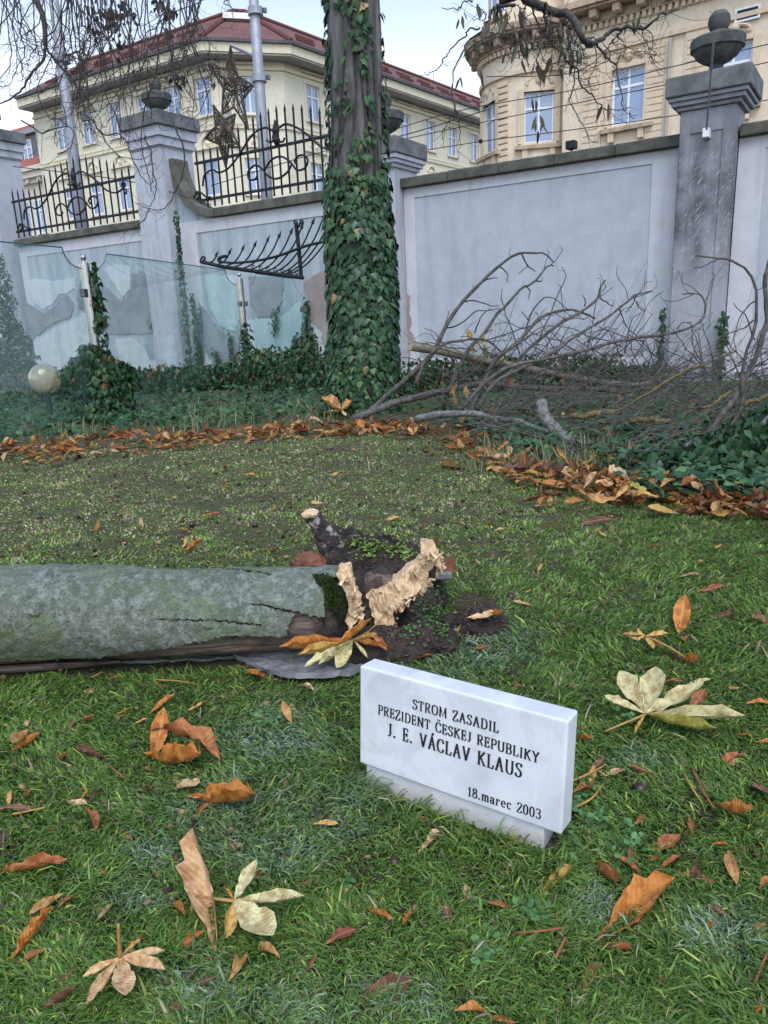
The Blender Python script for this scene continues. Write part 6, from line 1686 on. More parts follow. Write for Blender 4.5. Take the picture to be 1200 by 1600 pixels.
for ln, wdt in (([(244, 968), (300, 970), (352, 971), (409, 977)], 1.5), ([(385, 944), (408, 946), (430, 950), (459, 957), (482, 963)], 1.8), ([(300, 887), (340, 889), (370, 891), (425, 898)], 1.6)):
    d0 = distline(pxy, ln); w_l = wdt * np.clip(.45 + fbm(pxy[:, 0], pxy[:, 1], .12, 3), .3, 1.4) * np.interp(pxy[:, 0], [ln[0][0], (ln[0][0] + ln[-1][0]) / 2, ln[-1][0]], [.5, 1, 1.2])
    bare |= d0 < w_l
q = q[~(bare & facing)]
used, inv = np.unique(q, return_inverse=True); q = inv.reshape(q.shape)
me = arrays_mesh('bark', bv[used] - ORI[log.name], np.concatenate([q[:, [0, 1, 2]], q[:, [0, 2, 3]]]), smooth=True)
bo = link('bark', me, MAT['log_bark'], log, ORI[log.name])
sm = bo.modifiers.new('thickness', 'SOLIDIFY'); sm.thickness = .009; sm.offset = 0
tag(log, 'fallen grey tree trunk with cracked lichen bark lying across the lawn', 'log')

def chunk(px_poly, Y, thick, tilt=0.0, noise_a=.012, cuts=3, seed=1, bulge=0.0):
    """a torn piece: outline at its own distance, real thickness, rough surface"""
    q_ = [np.array(p, float) for p in px_poly]; cc_ = sum(q_) / len(q_); rs_ = np.random.default_rng(seed); px_poly = []
    for a_, b_ in zip(q_, q_[1:] + q_[:1]):
        for t_ in (0, .33, .66):
            p_ = a_ + (b_ - a_) * t_; d__ = p_ - cc_; px_poly.append(p_ + d__ / (np.linalg.norm(d__) + 1e-6) * (1.2 + rs_.exponential(1.0)) + rs_.normal(0, .5, 2))
    P = [PY(x, y, Y) for x, y in px_poly]; z0 = min(p[2] for p in P)
    P = [p + np.array([0, (p[2] - z0) * tilt, 0]) for p in P]
    bm = bmesh.new()
    f = bm.faces.new([bm.verts.new(p) for p in P])
    bmesh.ops.triangulate(bm, faces=[f])
    for _ in range(cuts):
        long = [e for e in bm.edges if e.calc_length() > .012]
        bmesh.ops.subdivide_edges(bm, edges=long, cuts=1, use_grid_fill=True)
        bmesh.ops.triangulate(bm, faces=bm.faces[:])
    g_ = bmesh.ops.extrude_face_region(bm, geom=bm.faces[:])
    new = {v for v in g_['geom'] if isinstance(v, bmesh.types.BMVert)}
    c = sum((v.co for v in bm.verts), Vector()) / len(bm.verts)
    bnd = {v for v in bm.verts if v not in new and any(len(e.link_faces) == 2 and any(fc_.normal.y > -10 and any(w in new for w in fc_.verts) for fc_ in e.link_faces) for e in v.link_edges)}
    for v in new: v.co += Vector((0, thick, thick * -.1))
    for v in bm.verts:
        s_ = Vector((v.co.x, v.co.y, v.co.z * .45))
        s_.z *= .6; n = .28 * (noise.cell_vector(s_ * 75) - Vector((.5, .5, .5))) + .8 * noise.noise_vector(s_ * 120) + .35 * noise.noise_vector(s_ * 30 + Vector((seed, 0, 0)))
        v.co += n * noise_a
        if bulge and v not in new:
            v.co.y -= bulge * max(0, 1 - ((v.co - c).length / .1) ** 2)
    bmesh.ops.recalc_face_normals(bm, faces=bm.faces[:])
    return bm
def bm_obj(bm, name, mat, parent=None, origin=None, smooth=False):
    me = bpy.data.meshes.new(name)
    if parent is not None: origin = ORI[parent.name]
    bmesh.ops.translate(bm, verts=bm.verts[:], vec=-Vector([float(c) for c in origin]))
    bm.to_mesh(me); bm.free()
    o = link(name, me, mat, parent, np.asarray(origin, float))
    if smooth: me.polygons.foreach_set('use_smooth', [True] * len(me.polygons))
    return o
def blob(c, rad, seed, amp=.25, sub=5, freq=6.0, rot=0.0, flat=True):
    bm = bmesh.new(); bmesh.ops.create_icosphere(bm, subdivisions=sub, radius=1)
    cr, sr = math.cos(rot), math.sin(rot); c = Vector([float(k) for k in c])
    for v in bm.verts:
        d = v.co.copy(); p = Vector((d.x * rad[0], d.y * rad[1], d.z * rad[2])); p = Vector((p.x * cr - p.y * sr, p.x * sr + p.y * cr, p.z))
        n = noise.noise(p * freq + Vector((seed, seed * 2, 0))) + .5 * noise.noise(p * freq * 2.7 + Vector((0, seed, 0))) + .28 * noise.noise(p * freq * 8)
        p *= 1 + amp * n
        v.co = c + p
        if flat and v.co.z < -.03: v.co.z = -.03
    return bm
YB_ = 2.30                                # distance of the break
lp = empty('tree_stump', (*G(640, 985)[:2], 0))
# pale torn wood at the end of the log
bm_obj(chunk([(527, 905), (537, 903), (547, 906), (549, 918), (553, 930), (561, 944), (562, 956), (557, 966), (553, 976), (546, 981), (541, 972), (546, 962), (543, 950), (541, 938), (534, 926), (526, 916)], B0[1] - .128, .05, .55, .008, 5, 3), 'broken_wood', MAT['pale_wood'], log, smooth=False)
bm_obj(blob(B0 + Ld * .005, (.048, .138, .138), 4, .14, 5, 12, math.atan2(Ld[1], Ld[0]), flat=False), 'torn_bark', MAT['dark_bark'], log)
# knots on the bark, torn splinters along the pale break
for sk, pk, rk in ((.16, .5, .030), (.47, .95, .022), (.66, .15, .020), (.33, -.25, .018)):
    c_k = logpts(np.array([sk]), np.array([pk]))[0]; nk = c_k - (A0 + ((c_k - A0) @ Ld) * Ld); nk /= np.linalg.norm(nk)
    b_ = blob(c_k - nk * rk * .55, (rk * 1.5, rk, rk), int(sk * 90), .25, 4, 30, math.atan2(Ld[1], Ld[0]), flat=False); bm_obj(b_, 'knot', MAT['log_bark'], log)
def splinters(parent, pts, Y, n, L, seed):
    rs_ = np.random.default_rng(seed); m = MB()
    for _ in range(n):
        i = rs_.integers(0, len(pts) - 1); t_ = rs_.random(); x, y = np.array(pts[i]) * (1 - t_) + np.array(pts[i + 1]) * t_
        p = PY(x, y, Y + rs_.uniform(-.01, .03)); d = np.array([rs_.normal(.0, .5), rs_.normal(-.2, .5), rs_.uniform(.3, 1.0)]); d /= np.linalg.norm(d)
        m.tube([p - d * .02, p + d * L * rs_.uniform(.2, .6), p + d * L * rs_.uniform(.6, 1.2)], [.0065 * rs_.uniform(.6, 1.4), .0045, .0006], 4)
    m.build('splinters', MAT['pale_wood'], parent)['kind'] = 'stuff'
splinters(log, [(530, 906), (546, 906), (552, 930), (562, 950), (556, 972)], B0[1] - .12, 26, .024, 3)
splinters(lp, [(578, 938), (600, 926), (625, 912), (645, 896), (660, 880), (664, 866), (682, 866), (690, 886)], YB_ + .0, 46, .026, 4)
splinters(lp, [(690, 888), (668, 912), (640, 938), (616, 952), (612, 980)], YB_ + .0, 26, .018, 5)
# moss on the bark rim
mp = []
while len(mp) < 1500:
    s_, p_ = r.uniform(.90, 1.05), r.uniform(-.1, 1.6)
    pt = logpts(np.array([s_]), np.array([p_]), .004)[0]; x, y = projv(pt[None])[0]
    if inpoly(np.array([[x, y]]), [(488, 900), (510, 897), (528, 912), (540, 945), (534, 962), (512, 950), (505, 925)])[0] and r.random() < .35 + .6 * fbm(np.array([x * .05]), np.array([y * .05]), 2, 4)[0] : mp.append(pt)
mp = np.array(mp); N = len(mp)
TT = np.array([(-.25, 0, 0), (.25, 0, 0), (0, 1, 0)]); TF = np.array([(0, 1, 2)])
nrm_ = mp - (A0 + ((mp - A0) @ Ld)[:, None] * Ld)
o = cloud_obj('moss', TT, TF, mp, bases(nrm_ / np.linalg.norm(nrm_, axis=1)[:, None] + r.normal(0, .5, (N, 3)), randdirs(N, r)), r.uniform(.005, .014, N), np.array([.035, .055, .012]) * r.uniform(.4, 1.8, (N, 1)), MAT['plant'], log)
o['kind'] = 'stuff'
# root crown, dark and rotten, then the pale torn crest
bm_obj(blob(PY(590, 938, YB_ + .11), (.095, .11, .115), 7, .20, 5, 9, flat=False), 'root_crown', MAT['dark_bark'], lp)
bm_obj(blob(PY(570, 918, YB_ + .10), (.10, .07, .06), 9, .18, 5, 12, flat=False), 'root_crown', MAT['dark_bark'], lp)
bm_obj(blob(PY(652, 955, YB_ + .08), (.075, .09, .115), 11, .28, 5, 9, flat=False), 'root_crown', MAT['dark_bark'], lp)
bm_obj(chunk([(660, 863), (672, 861), (682, 866), (686, 876), (691, 886), (684, 893), (676, 898), (669, 903), (666, 914), (656, 925), (640, 933), (628, 939), (634, 944), (616, 951), (613, 962), (617, 975), (608, 986), (598, 988), (588, 977), (584, 962), (580, 948), (573, 934), (582, 928), (604, 922), (622, 912), (640, 899), (654, 889), (662, 880), (659, 871)], YB_ - .02, .07, .30, .0085, 5, 5, .03), 'broken_wood', MAT['pale_wood'], lp)
bm_obj(chunk([(574, 904), (600, 903), (622, 909), (620, 916), (600, 921), (578, 922), (570, 914)], YB_ + .03, .04, .4, .007, 4, 8), 'broken_wood', MAT['log_wood'], lp)
bm_obj(chunk([(690, 888), (708, 873), (711, 880), (707, 897), (692, 897)], YB_ + .16, .03, .3, .005, 4, 9), 'bark_shard', MAT['red_bark'], lp)
m = MB(); F_ = Frame(PY(682, 905, YB_ + .14), (1, 0)); m.box(F_, 0, .055, -.03, .0, F_.px(690, 906)[1], F_.px(690, 897)[1]); m.build('bark_slat', MAT['grey_bark'], lp, bevel=.003)
# dead stub leaning left behind the log
st = [(530, 893), (524, 872), (515, 851), (505, 833), (496, 817), (487, 803)]
Ps = np.array([PY(x, y, 2.72 - .015 * i) for i, (x, y) in enumerate(st)]); Ps = smoothline(Ps, 40)
k_ = pxsize(Ps[0]); m = MB(); m.tube(Ps, np.interp(np.linspace(0, 1, 40), [0, .2, .5, 1], [34, 23, 17, 12.5]) * k_, 36)
bm = bmesh.new(); me_ = m.mesh('x'); bm.from_mesh(me_)
for v in bm.verts: v.co += (noise.noise_vector(v.co * 30) * .010 + noise.noise_vector(v.co * 80) * .006)
def stub_mat():
    mm = NT('peeling_dark_stub'); c = mm.coord(); n1 = mm.noise(c, 28, 6, .65); n2 = mm.noise(c, 90, 4, .7)
    sp = mm.n('SeparateXYZ', Vector=c); hi = mm.ramp(sp.outputs[2], [(.13, 0), (.30, 1)])
    col = mm.mix(n2, (.022, .018, .018), (.075, .062, .06))
    col = mm.mix(mm.math('MULTIPLY', mm.ramp(n1, [(.52, 0), (.60, .9)]), hi), col, (.42, .38, .36))
    return mm.done(col, .92, mm.bump(mm.math('ADD', n1, n2), .9, .01), .2)
bm_obj(bm, 'dead_stub', stub_mat(), lp)
tp_ = Ps[-1]; td = Ps[-1] - Ps[-3]; td /= np.linalg.norm(td)
b = blob(tp_ + td * .002, (13.0 * k_, 12 * k_, 6 * k_), 15, .35, 4, 30, flat=False); bm_obj(b, 'stub_top', MAT['pale_wood'], lp)
tag(lp, 'broken rotten tree stump with pale torn wood crest and leaning stub', 'stump')
# soil thrown up around the stump
soil = empty('soil_mound', (*G(620, 960)[:2], 0)); soil['kind'] = 'stuff'; tag(soil, 'crumbly dark soil heaved up around the broken stump', 'soil')
for (x, y, Y, rad, sd, am) in ((590, 885, 2.66, (.24, .15, .17), 21, .25), (645, 888, 2.58, (.12, .12, .14), 22, .3), (552, 872, 2.76, (.15, .12, .18), 27, .3), (600, 985, 2.2, (.18, .12, .045), 23, .3), (655, 980, 2.2, (.13, .10, .05), 26, .3), (738, 948, 2.35, (.105, .09, .06), 24, .3), (768, 948, 2.36, (.05, .06, .04), 25, .3)):
    p = PY(x, y, Y); p[2] = min(p[2], rad[2] * .4); bm_obj(blob(p, rad, sd, am, 6, 8), 'soil_heap', MAT['soil'], soil)
ico = bmesh.new(); bmesh.ops.create_icosphere(ico, subdivisions=1, radius=1)
IT = np.array([v.co[:] for v in ico.verts]); IF_ = np.array([[v.index for v in f.verts] for f in ico.faces]); ico.free()
cp = []
dg = bpy.context.evaluated_depsgraph_get()
for _ in range(2600):
    cx, cy, sx, sy = [(600, 880, 55, 18), (650, 985, 42, 14), (742, 948, 30, 17), (590, 990, 36, 12)][r.integers(0, 4)]
    x, y = cx + r.normal(0, sx), cy + r.normal(0, sy)
    ok, loc, *_r = scene.ray_cast(dg, Vector(CC.tolist()), Vector(ray(x, y).tolist()))
    if ok and _r[2].name.startswith(('soil_heap', 'lawn')): cp.append(loc[:])
cp = np.array(cp); N = len(cp)
o = cloud_obj('soil_crumbs', IT * [1, .8, .7], IF_, cp, bases(randdirs(N, r), randdirs(N, r)), r.uniform(.0018, .006, N) * np.where(r.random(N) < .06, 2.0, 1), np.array([.05, .038, .03]) * r.uniform(.35, 1.9, (N, 1)), MAT['crumb'], soil)
o['kind'] = 'stuff'
# chickweed growing on it
def weeds(name, spots, label, size, col, seed, n=90, spread=.05):
    rr_ = np.random.default_rng(seed); P = []
    for x, y, k in spots:
        for _ in range(int(n * k)):
            ok, loc, *_r = scene.ray_cast(dg, Vector(CC.tolist()), Vector(ray(x + rr_.normal(0, 11 * k), y + rr_.normal(0, 9 * k)).tolist()))
            if ok: P.append(np.array(loc[:]) + [0, 0, rr_.uniform(.003, .022)])
    P = np.array(P); N = len(P)
    T = np.array([(0, 0, 0), (.34, .35, .05), (.26, .8, .02), (0, 1, -.03), (-.26, .8, .02), (-.34, .35, .05)]); Fc = np.array([(0, 1, 2), (0, 2, 3), (0, 3, 4), (0, 4, 5)])
    o = cloud_obj(name, T, Fc, P, bases(np.stack([rr_.normal(0, 1, N), rr_.normal(0, 1, N), rr_.uniform(-.2, .8, N)], 1), np.stack([rr_.normal(0, .4, N), rr_.normal(-.3, .4, N), np.ones(N)], 1)), rr_.uniform(*size, N), np.array(col) * rr_.uniform(.6, 1.3, (N, 1)), MAT['plant'])
    tag(o, label, 'weeds', kind='stuff')
weeds('chickweed', [(560, 852, 1.0), (590, 858, 1.1), (616, 862, 1.0), (636, 868, .7), (575, 866, .7)], 'bright green chickweed on the soil behind the stump', (.009, .018), (.15, .25, .045), 1, 60)
weeds('chickweed', [(688, 925, .6), (676, 955, 1.1), (668, 968, .9), (684, 965, .8), (640, 988, .8), (690, 990, .7)], 'small green chickweed right of the pale torn wood', (.008, .016), (.07, .15, .04), 2, 50)
weeds('clover', [(905, 1270, 1.2), (935, 1290, 1.0), (985, 1315, 1.3), (880, 1300, .9), (950, 1330, .8), (905, 1350, .8), (830, 1420, .9), (845, 1440, .7), (760, 1490, .9), (755, 1510, .6), (640, 1300, .7), (590, 1260, .7), (540, 1390, .5), (430, 1130, .8), (395, 1125, .6), (980, 1120, .7)], 'small clover and weed leaves among the grass', (.009, .019), (.085, .19, .06), 3, 42)
# curled red bark, white fungus, grey bark slab
bk = MB()
for i in range(2):
    arcp = [PY(458 + (488 - 458) * t + 12 * math.sin(t * PI), 893 - 22 * math.sin(t * PI * .9) , 2.62 - i * .03) for t in np.linspace(0, 1, 12)]
bm = blob(PY(488, 884, 2.62), (.085, .06, .055), 33, .35, 5, 12); tag(bm_obj(bm, 'curled_bark', MAT['red_bark'], None, np.array([*G(488, 893)[:2], 0])), 'curled red brown bark lying behind the log beside the stub', 'bark')
bm = blob(PY(490, 894, 2.50), (.020, .015, .012), 35, .5, 4, 60, flat=False); tag(bm_obj(bm, 'white_fungus', MAT['fluff'], None, PY(490, 894, 2.50)), 'small white fluffy fungus on top of the log end', 'fungus')
sl_px = [(356, 1020), (400, 1012), (470, 1016), (540, 1018), (566, 1024), (566, 1044), (552, 1056), (528, 1064), (498, 1067), (468, 1066), (440, 1058), (412, 1044), (384, 1030)]
bm = bmesh.new(); f = bm.faces.new([bm.verts.new(V(G(x, y, .018))) for x, y in sl_px]); bmesh.ops.triangulate(bm, faces=[f])
for _ in range(4): bmesh.ops.subdivide_edges(bm, edges=[e for e in bm.edges if e.calc_length() > .015], cuts=1); bmesh.ops.triangulate(bm, faces=bm.faces[:])
if sum(f.normal.z for f in bm.faces) < 0: bmesh.ops.reverse_faces(bm, faces=bm.faces[:])
c_ = G(470, 1040)
for v in bm.verts:
    d_ = (v.co.y - c_[1]) / .12
    v.co.z += .02 * d_ * d_ + .006 * noise.noise(v.co * 22) + .004 * noise.noise(v.co * 60); v.co += noise.noise_vector(v.co * 35) * .003
ob_ = bm_obj(bm, 'bark_slab', MAT['grey_bark'], None, np.array([*c_[:2], 0])); sm = ob_.modifiers.new('t', 'SOLIDIFY'); sm.thickness = .016; sm.offset = -1
tag(ob_, 'flat curved grey bark slab lying under the log end', 'bark')
# long splinter of split wood under the log at left
m = MB(); pts = [G(x, y, z) for x, y, z in ((-120, 1048, .02), (0, 1046, .02), (90, 1040, .022), (188, 1034, .025))]
m.tube(smoothline(pts, 20), [.014, .013, .012, .005], 6); tag(m.build('wood_splinter', MAT['log_wood']), 'long dark wood splinter under the left end of log', 'splinter')

# ------------------------------------------------------------------ marble plaque
kS = 1.147
pl0 = CC + kS * (np.array([-.0708, 1.3006, .1873]) - CC)
PW, PH, PT = .42 * kS, .2074 * kS, .0504 * kS
Rz = Matrix.Rotation(-.5924, 3, 'Z') @ Matrix.Rotation(-.0965, 3, 'X') @ Matrix.Rotation(.0014, 3, 'Y')
Rm = np.array(Rz)
class PFrame:
    @staticmethod
    def at(u, n, z): return pl0 + Rm @ np.array([u, -n, z])
pq = empty('marble_plaque', (*(pl0 + Rm @ np.array([PW / 2, PT / 2, 0]))[:2], 0))
def bevel_box(name, mat, u0, u1, n0, n1, z0, z1, bev, seed):
    m = MB(); m.box(PFrame, u0, u1, n0, n1, z0, z1); bm = bmesh.new(); bm.from_mesh(m.mesh('b'))
    bmesh.ops.bevel(bm, geom=bm.edges[:], offset=bev, segments=3, affect='EDGES', profile=.6)
    for v in bm.verts: v.co += noise.noise_vector(v.co * 45 + Vector((seed, 0, 0))) * bev * .42
    o = bm_obj(bm, name, mat, pq); return o
bevel_box('slab', MAT['marble'], 0, PW, -PT, 0, 0, PH, .0055, 1)
bevel_box('base_block', MAT['marble'], .012, PW * .92, -PT * 1.15, -.010, -.115, -.0025, .004, 5)
# lettering: engraved roman capitals painted black, drawn stroke by stroke
GL = {
 'S': (.56, [[(.50, .80), (.48, .95), (.30, 1.0), (.12, .92), (.10, .74), (.28, .56), (.44, .44), (.50, .24), (.40, .06), (.24, .0), (.08, .06), (.05, .22)]]),
 'T': (.66, [[(.33, 0), (.33, 1)], [(.03, .80), (.05, .98), (.61, .98), (.63, .80)], [(.22, 0), (.44, 0)]]),
 'R': (.70, [[(.14, 0), (.14, 1)], [(.04, 1), (.40, 1), (.54, .88), (.54, .66), (.40, .52), (.14, .52)], [(.34, .52), (.58, .02), (.68, .02)], [(.04, 0), (.25, 0)]]),
 'O': (.74, [[(.37, 1), (.14, .88), (.06, .5), (.14, .12), (.37, 0), (.60, .12), (.68, .5), (.60, .88), (.37, 1)]]),
 'M': (.92, [[(.12, 0), (.15, 1)], [(.15, 1), (.46, .08), (.77, 1)], [(.77, 1), (.80, 0)], [(.03, 0), (.22, 0)], [(.70, 0), (.90, 0)], [(.05, 1), (.15, 1)], [(.77, 1), (.87, 1)]]),
 'Z': (.62, [[(.08, .80), (.09, .98), (.54, .98), (.06, .02), (.55, .02), (.57, .22)]]),
 'A': (.74, [[(.10, 0), (.37, 1)], [(.37, 1), (.64, 0)], [(.20, .36), (.54, .36)], [(.02, 0), (.19, 0)], [(.55, 0), (.73, 0)]]),
 'D': (.74, [[(.14, 0), (.14, 1)], [(.04, 1), (.38, 1), (.60, .84), (.66, .5), (.60, .16), (.38, 0), (.04, 0)]]),
 'I': (.34, [[(.17, 0), (.17, 1)], [(.06, 0), (.28, 0)], [(.06, 1), (.28, 1)]]),
 'L': (.60, [[(.14, 1), (.14, 0)], [(.04, 1), (.26, 1)], [(.04, 0), (.54, 0), (.56, .22)]]),
 'P': (.62, [[(.14, 0), (.14, 1)], [(.04, 1), (.40, 1), (.55, .88), (.55, .62), (.40, .48), (.14, .48)], [(.04, 0), (.26, 0)]]),
 'E': (.60, [[(.14, 0), (.14, 1)], [(.04, 1), (.50, 1), (.51, .82)], [(.14, .52), (.42, .52)], [(.42, .42), (.42, .62)], [(.04, 0), (.52, 0), (.54, .20)]]),
 'N': (.80, [[(.13, 0), (.13, 1)], [(.13, 1), (.66, 0)], [(.66, 0), (.66, 1)], [(.03, 1), (.13, 1)], [(.03, 0), (.24, 0)], [(.55, 1), (.77, 1)]]),
 'C': (.68, [[(.60, .76), (.58, .92), (.40, 1), (.18, .92), (.07, .62), (.07, .38), (.18, .08), (.40, 0), (.58, .08), (.62, .24)]]),
 'K': (.74, [[(.14, 0), (.14, 1)], [(.60, 1), (.14, .42)], [(.28, .58), (.64, 0)], [(.04, 0), (.25, 0)], [(.04, 1), (.25, 1)], [(.50, 1), (.70, 1)], [(.54, 0), (.73, 0)]]),
 'J': (.44, [[(.28, 1), (.28, .18), (.20, .02), (.04, .02)], [(.16, 1), (.40, 1)]]),
 'U': (.76, [[(.14, 1), (.14, .28), (.24, .04), (.40, 0), (.56, .06), (.63, .28), (.63, 1)], [(.04, 1), (.25, 1)], [(.53, 1), (.74, 1)]]),
 'B': (.66, [[(.14, 0), (.14, 1)], [(.04, 1), (.40, 1), (.52, .88), (.52, .66), (.38, .53), (.14, .53)], [(.38, .53), (.56, .42), (.58, .16), (.42, 0), (.04, 0)]]),
 'Y': (.70, [[(.08, 1), (.35, .46)], [(.62, 1), (.35, .46)], [(.35, .46), (.35, 0)], [(.24, 0), (.46, 0)], [(0, 1), (.18, 1)], [(.53, 1), (.70, 1)]]),
 'V': (.74, [[(.10, 1), (.37, 0)], [(.64, 1), (.37, 0)], [(.01, 1), (.20, 1)], [(.55, 1), (.73, 1)]]),
 '.': (.30, [[(.11, .0), (.11, .10)], [(.15, .0), (.15, .10)]]), ' ': (.42, []),
 '1': (.46, [[(.08, .80), (.24, 1), (.24, 0)], [(.08, 0), (.40, 0)]]),
 '8': (.58, [[(.29, 1), (.12, .90), (.12, .66), (.29, .54), (.46, .66), (.46, .90), (.29, 1)], [(.29, .54), (.08, .40), (.08, .12), (.29, 0), (.50, .12), (.50, .40), (.29, .54)]]),
 '2': (.58, [[(.07, .78), (.14, .94), (.30, 1), (.46, .92), (.48, .70), (.06, .02), (.50, .02), (.52, .18)]]),
 '0': (.60, [[(.30, 1), (.12, .86), (.08, .5), (.12, .14), (.30, 0), (.48, .14), (.52, .5), (.48, .86), (.30, 1)]]),
 '3': (.58, [[(.08, .84), (.20, .98), (.36, .98), (.46, .84), (.42, .62), (.24, .54), (.44, .46), (.51, .24), (.42, .04), (.22, 0), (.06, .14)]]),
 'm': (.90, [[(.12, 0), (.12, .66)], [(.12, .46), (.24, .64), (.38, .64), (.44, .48), (.44, 0)], [(.44, .46), (.56, .64), (.70, .64), (.76, .48), (.76, 0)], [(.03, 0), (.21, 0)], [(.35, 0), (.53, 0)], [(.67, 0), (.86, 0)], [(.04, .66), (.12, .66)]]),
 'a': (.56, [[(.10, .50), (.16, .64), (.34, .66), (.42, .54), (.42, .10), (.52, .0)], [(.42, .40), (.16, .34), (.07, .18), (.16, .02), (.30, .02), (.42, .16)]]),
 'r': (.50, [[(.14, 0), (.14, .66)], [(.14, .44), (.26, .62), (.42, .62), (.43, .50)], [(.04, 0), (.26, 0)], [(.04, .66), (.14, .66)]]),
 'e': (.56, [[(.10, .36), (.48, .36), (.44, .56), (.30, .66), (.14, .56), (.08, .34), (.14, .10), (.30, 0), (.46, .10)]]),
 'c': (.52, [[(.45, .50), (.40, .62), (.26, .66), (.12, .54), (.08, .34), (.14, .10), (.28, 0), (.44, .10)]]),
}
GL['Č'] = (GL['C'][0], GL['C'][1] + [[(.22, 1.30), (.36, 1.14), (.50, 1.30)]])
GL['Á'] = (GL['A'][0], GL['A'][1] + [[(.36, 1.12), (.50, 1.30)]])
def ptouv(x, y):
    d = ray(x, y); n3 = Rm @ np.array([0, 1.0, 0]); t = ((pl0 - CC) @ n3) / (d @ n3); q_ = Rm.T @ (CC + d * t - pl0)
    return q_[0], q_[2]
def inscription(txt, p_start, p_end, hpx, wt, space):
    u0, z0 = ptouv(*p_start); u1, z1 = ptouv(*p_end)
    H_ = hpx; tot = sum(GL[c][0] + space for c in txt) - space
    sx = (u1 - u0) / (tot); m = MB()
    x = 0.0
    for c in txt:
        for st_ in GL[c][1]:
            pts = np.array(st_, float)
            if len(pts) > 4: pts = smoothline(np.column_stack([pts, np.zeros(len(pts))]), len(pts) * 4)[:, :2]
            P2_ = np.column_stack([u0 + (x + pts[:, 0]) * sx, z0 + (z1 - z0) * (x + pts[:, 0]) / tot + pts[:, 1] * H_])
            t = np.gradient(P2_, axis=0); t /= np.linalg.norm(t, axis=1)[:, None] + 1e-9
            nn_ = np.column_stack([-t[:, 1], t[:, 0]])
            vert = np.abs(t[:, 1]); wdt = wt * (.55 + .75 * vert) * (1.0 if not (len(st_) == 2 and abs(st_[0][1] - st_[1][1]) < .01) else .85)
            a_ = P2_ + nn_ * wdt[:, None] / 2; b_ = P2_ - nn_ * wdt[:, None] / 2
            a_[0] -= t[0] * wt * .25; b_[0] -= t[0] * wt * .25; a_[-1] += t[-1] * wt * .25; b_[-1] += t[-1] * wt * .25
            n_ = len(P2_); zz_ = .0006 + random.uniform(0, .00025)
            m.add([PFrame.at(*p_, )if False else PFrame.at(p_[0], zz_, p_[1]) for p_ in np.vstack([a_, b_])], [(i, n_ + i, n_ + i + 1, i + 1) for i in range(n_ - 1)])
        x += GL[c][0] + space
    m.build('inscription', MAT['ink'], pq)
hz = abs(ptouv(600, 1100)[1] - ptouv(600, 1114.0)[1])
inscription('STROM ZASADIL', (645, 1107), (779, 1145), hz, hz * .138, .14)
inscription('PREZIDENT ČESKEJ REPUBLIKY', (591, 1115), (842, 1192), hz * 1.0, hz * .138, .12)
inscription('J. E. VÁCLAV KLAUS', (606, 1149), (815, 1215), hz * 1.36, hz * .172, .14)
inscription('18.marec 2003', (731, 1243), (845, 1280), hz * .98, hz * .13, .13)
tag(pq, 'small white marble memorial plaque with black inscription standing in the grass', 'plaque')

# ------------------------------------------------------------------ small things on the lawn
r = np.random.default_rng(131)
for x, y, s, lb in ((300, 819, .018, 'round dark conker left of the other conker beyond the log'), (398, 820, .016, 'round dark conker right of the other one beyond the log'), (798, 932, .018, 'dark conker husk on the lawn right of stump'), (770, 846, .013, 'tiny dark conker beyond the stump'), (1000, 1232, .014, 'dark conker husk right of the plaque'), (62, 808, .016, 'dark conker near the left edge beyond the log'), (616, 1346, .010, 'tiny dark conker below the pinkish leaf'), (940, 975, .012, 'dark speck like conker in the right lawn'), (190, 845, .015, 'dark conker beyond the log in the left lawn')):
    b = blob(G(x, y, s * .8), (s, s, s * .85), x * .01, .12, 3, 20, flat=False); o = bm_obj(b, 'conker', MAT['conker'], None, G(x, y), smooth=True); tag(o, lb, 'conker', 'conkers on the lawn')
for pts, rad, mt, lb in (([(655, 1280), (690, 1296), (720, 1304), (752, 1312)], .004, 'twig', 'dark twig lying in grass before the plaque'), ([(806, 1458), (850, 1454), (898, 1447)], .0028, 'stalk_red', 'red brown stalk lying flat at lower right'), ([(868, 1496), (884, 1464)], .003, 'stalk_red', 'short red brown stalk at lower right'), ([(1068, 1208), (1082, 1232), (1098, 1256)], .0028, 'stalk', 'orange stalk leaning in the right lawn'), ([(1082, 1202), (1098, 1234), (1116, 1264)], .003, 'stalk_red', 'reddish stalk right of the orange stalk'), ([(1178, 1538), (1198, 1490)], .0032, 'stalk_red', 'orange brown stalk near the bottom right corner'), ([(890, 1222), (922, 1208), (948, 1194)], .003, 'stalk', 'orange stalk resting against the plaque side'), ([(898, 1262), (926, 1246), (944, 1222)], .003, 'stalk', 'lower orange stalk beside the plaque'), ([(170, 1196), (186, 1208), (198, 1220)], .0026, 'stalk_red', 'small brown stalk in the left lawn'), ([(242, 1062), (280, 1064), (312, 1070)], .002, 'stalk', 'thin pale straw under the log'), ([(20, 1272), (70, 1262)], .0026, 'stalk', 'straw coloured stalk at left edge'), ([(520, 1060), (522, 1012)], .0022, 'stalk_red', 'upright reddish stalk by the bark slab')):
    P = smoothline([G(x, y, .02 + .012 * math.sin(i * 2.0)) for i, (x, y) in enumerate(pts)], 12)
    o = MB().tube(P, [rad, rad * .6], 6).build('dry_stalk' if mt != 'twig' else 'twig', MAT[mt], smooth=True); tag(o, lb, 'stalk' if mt != 'twig' else 'twig')

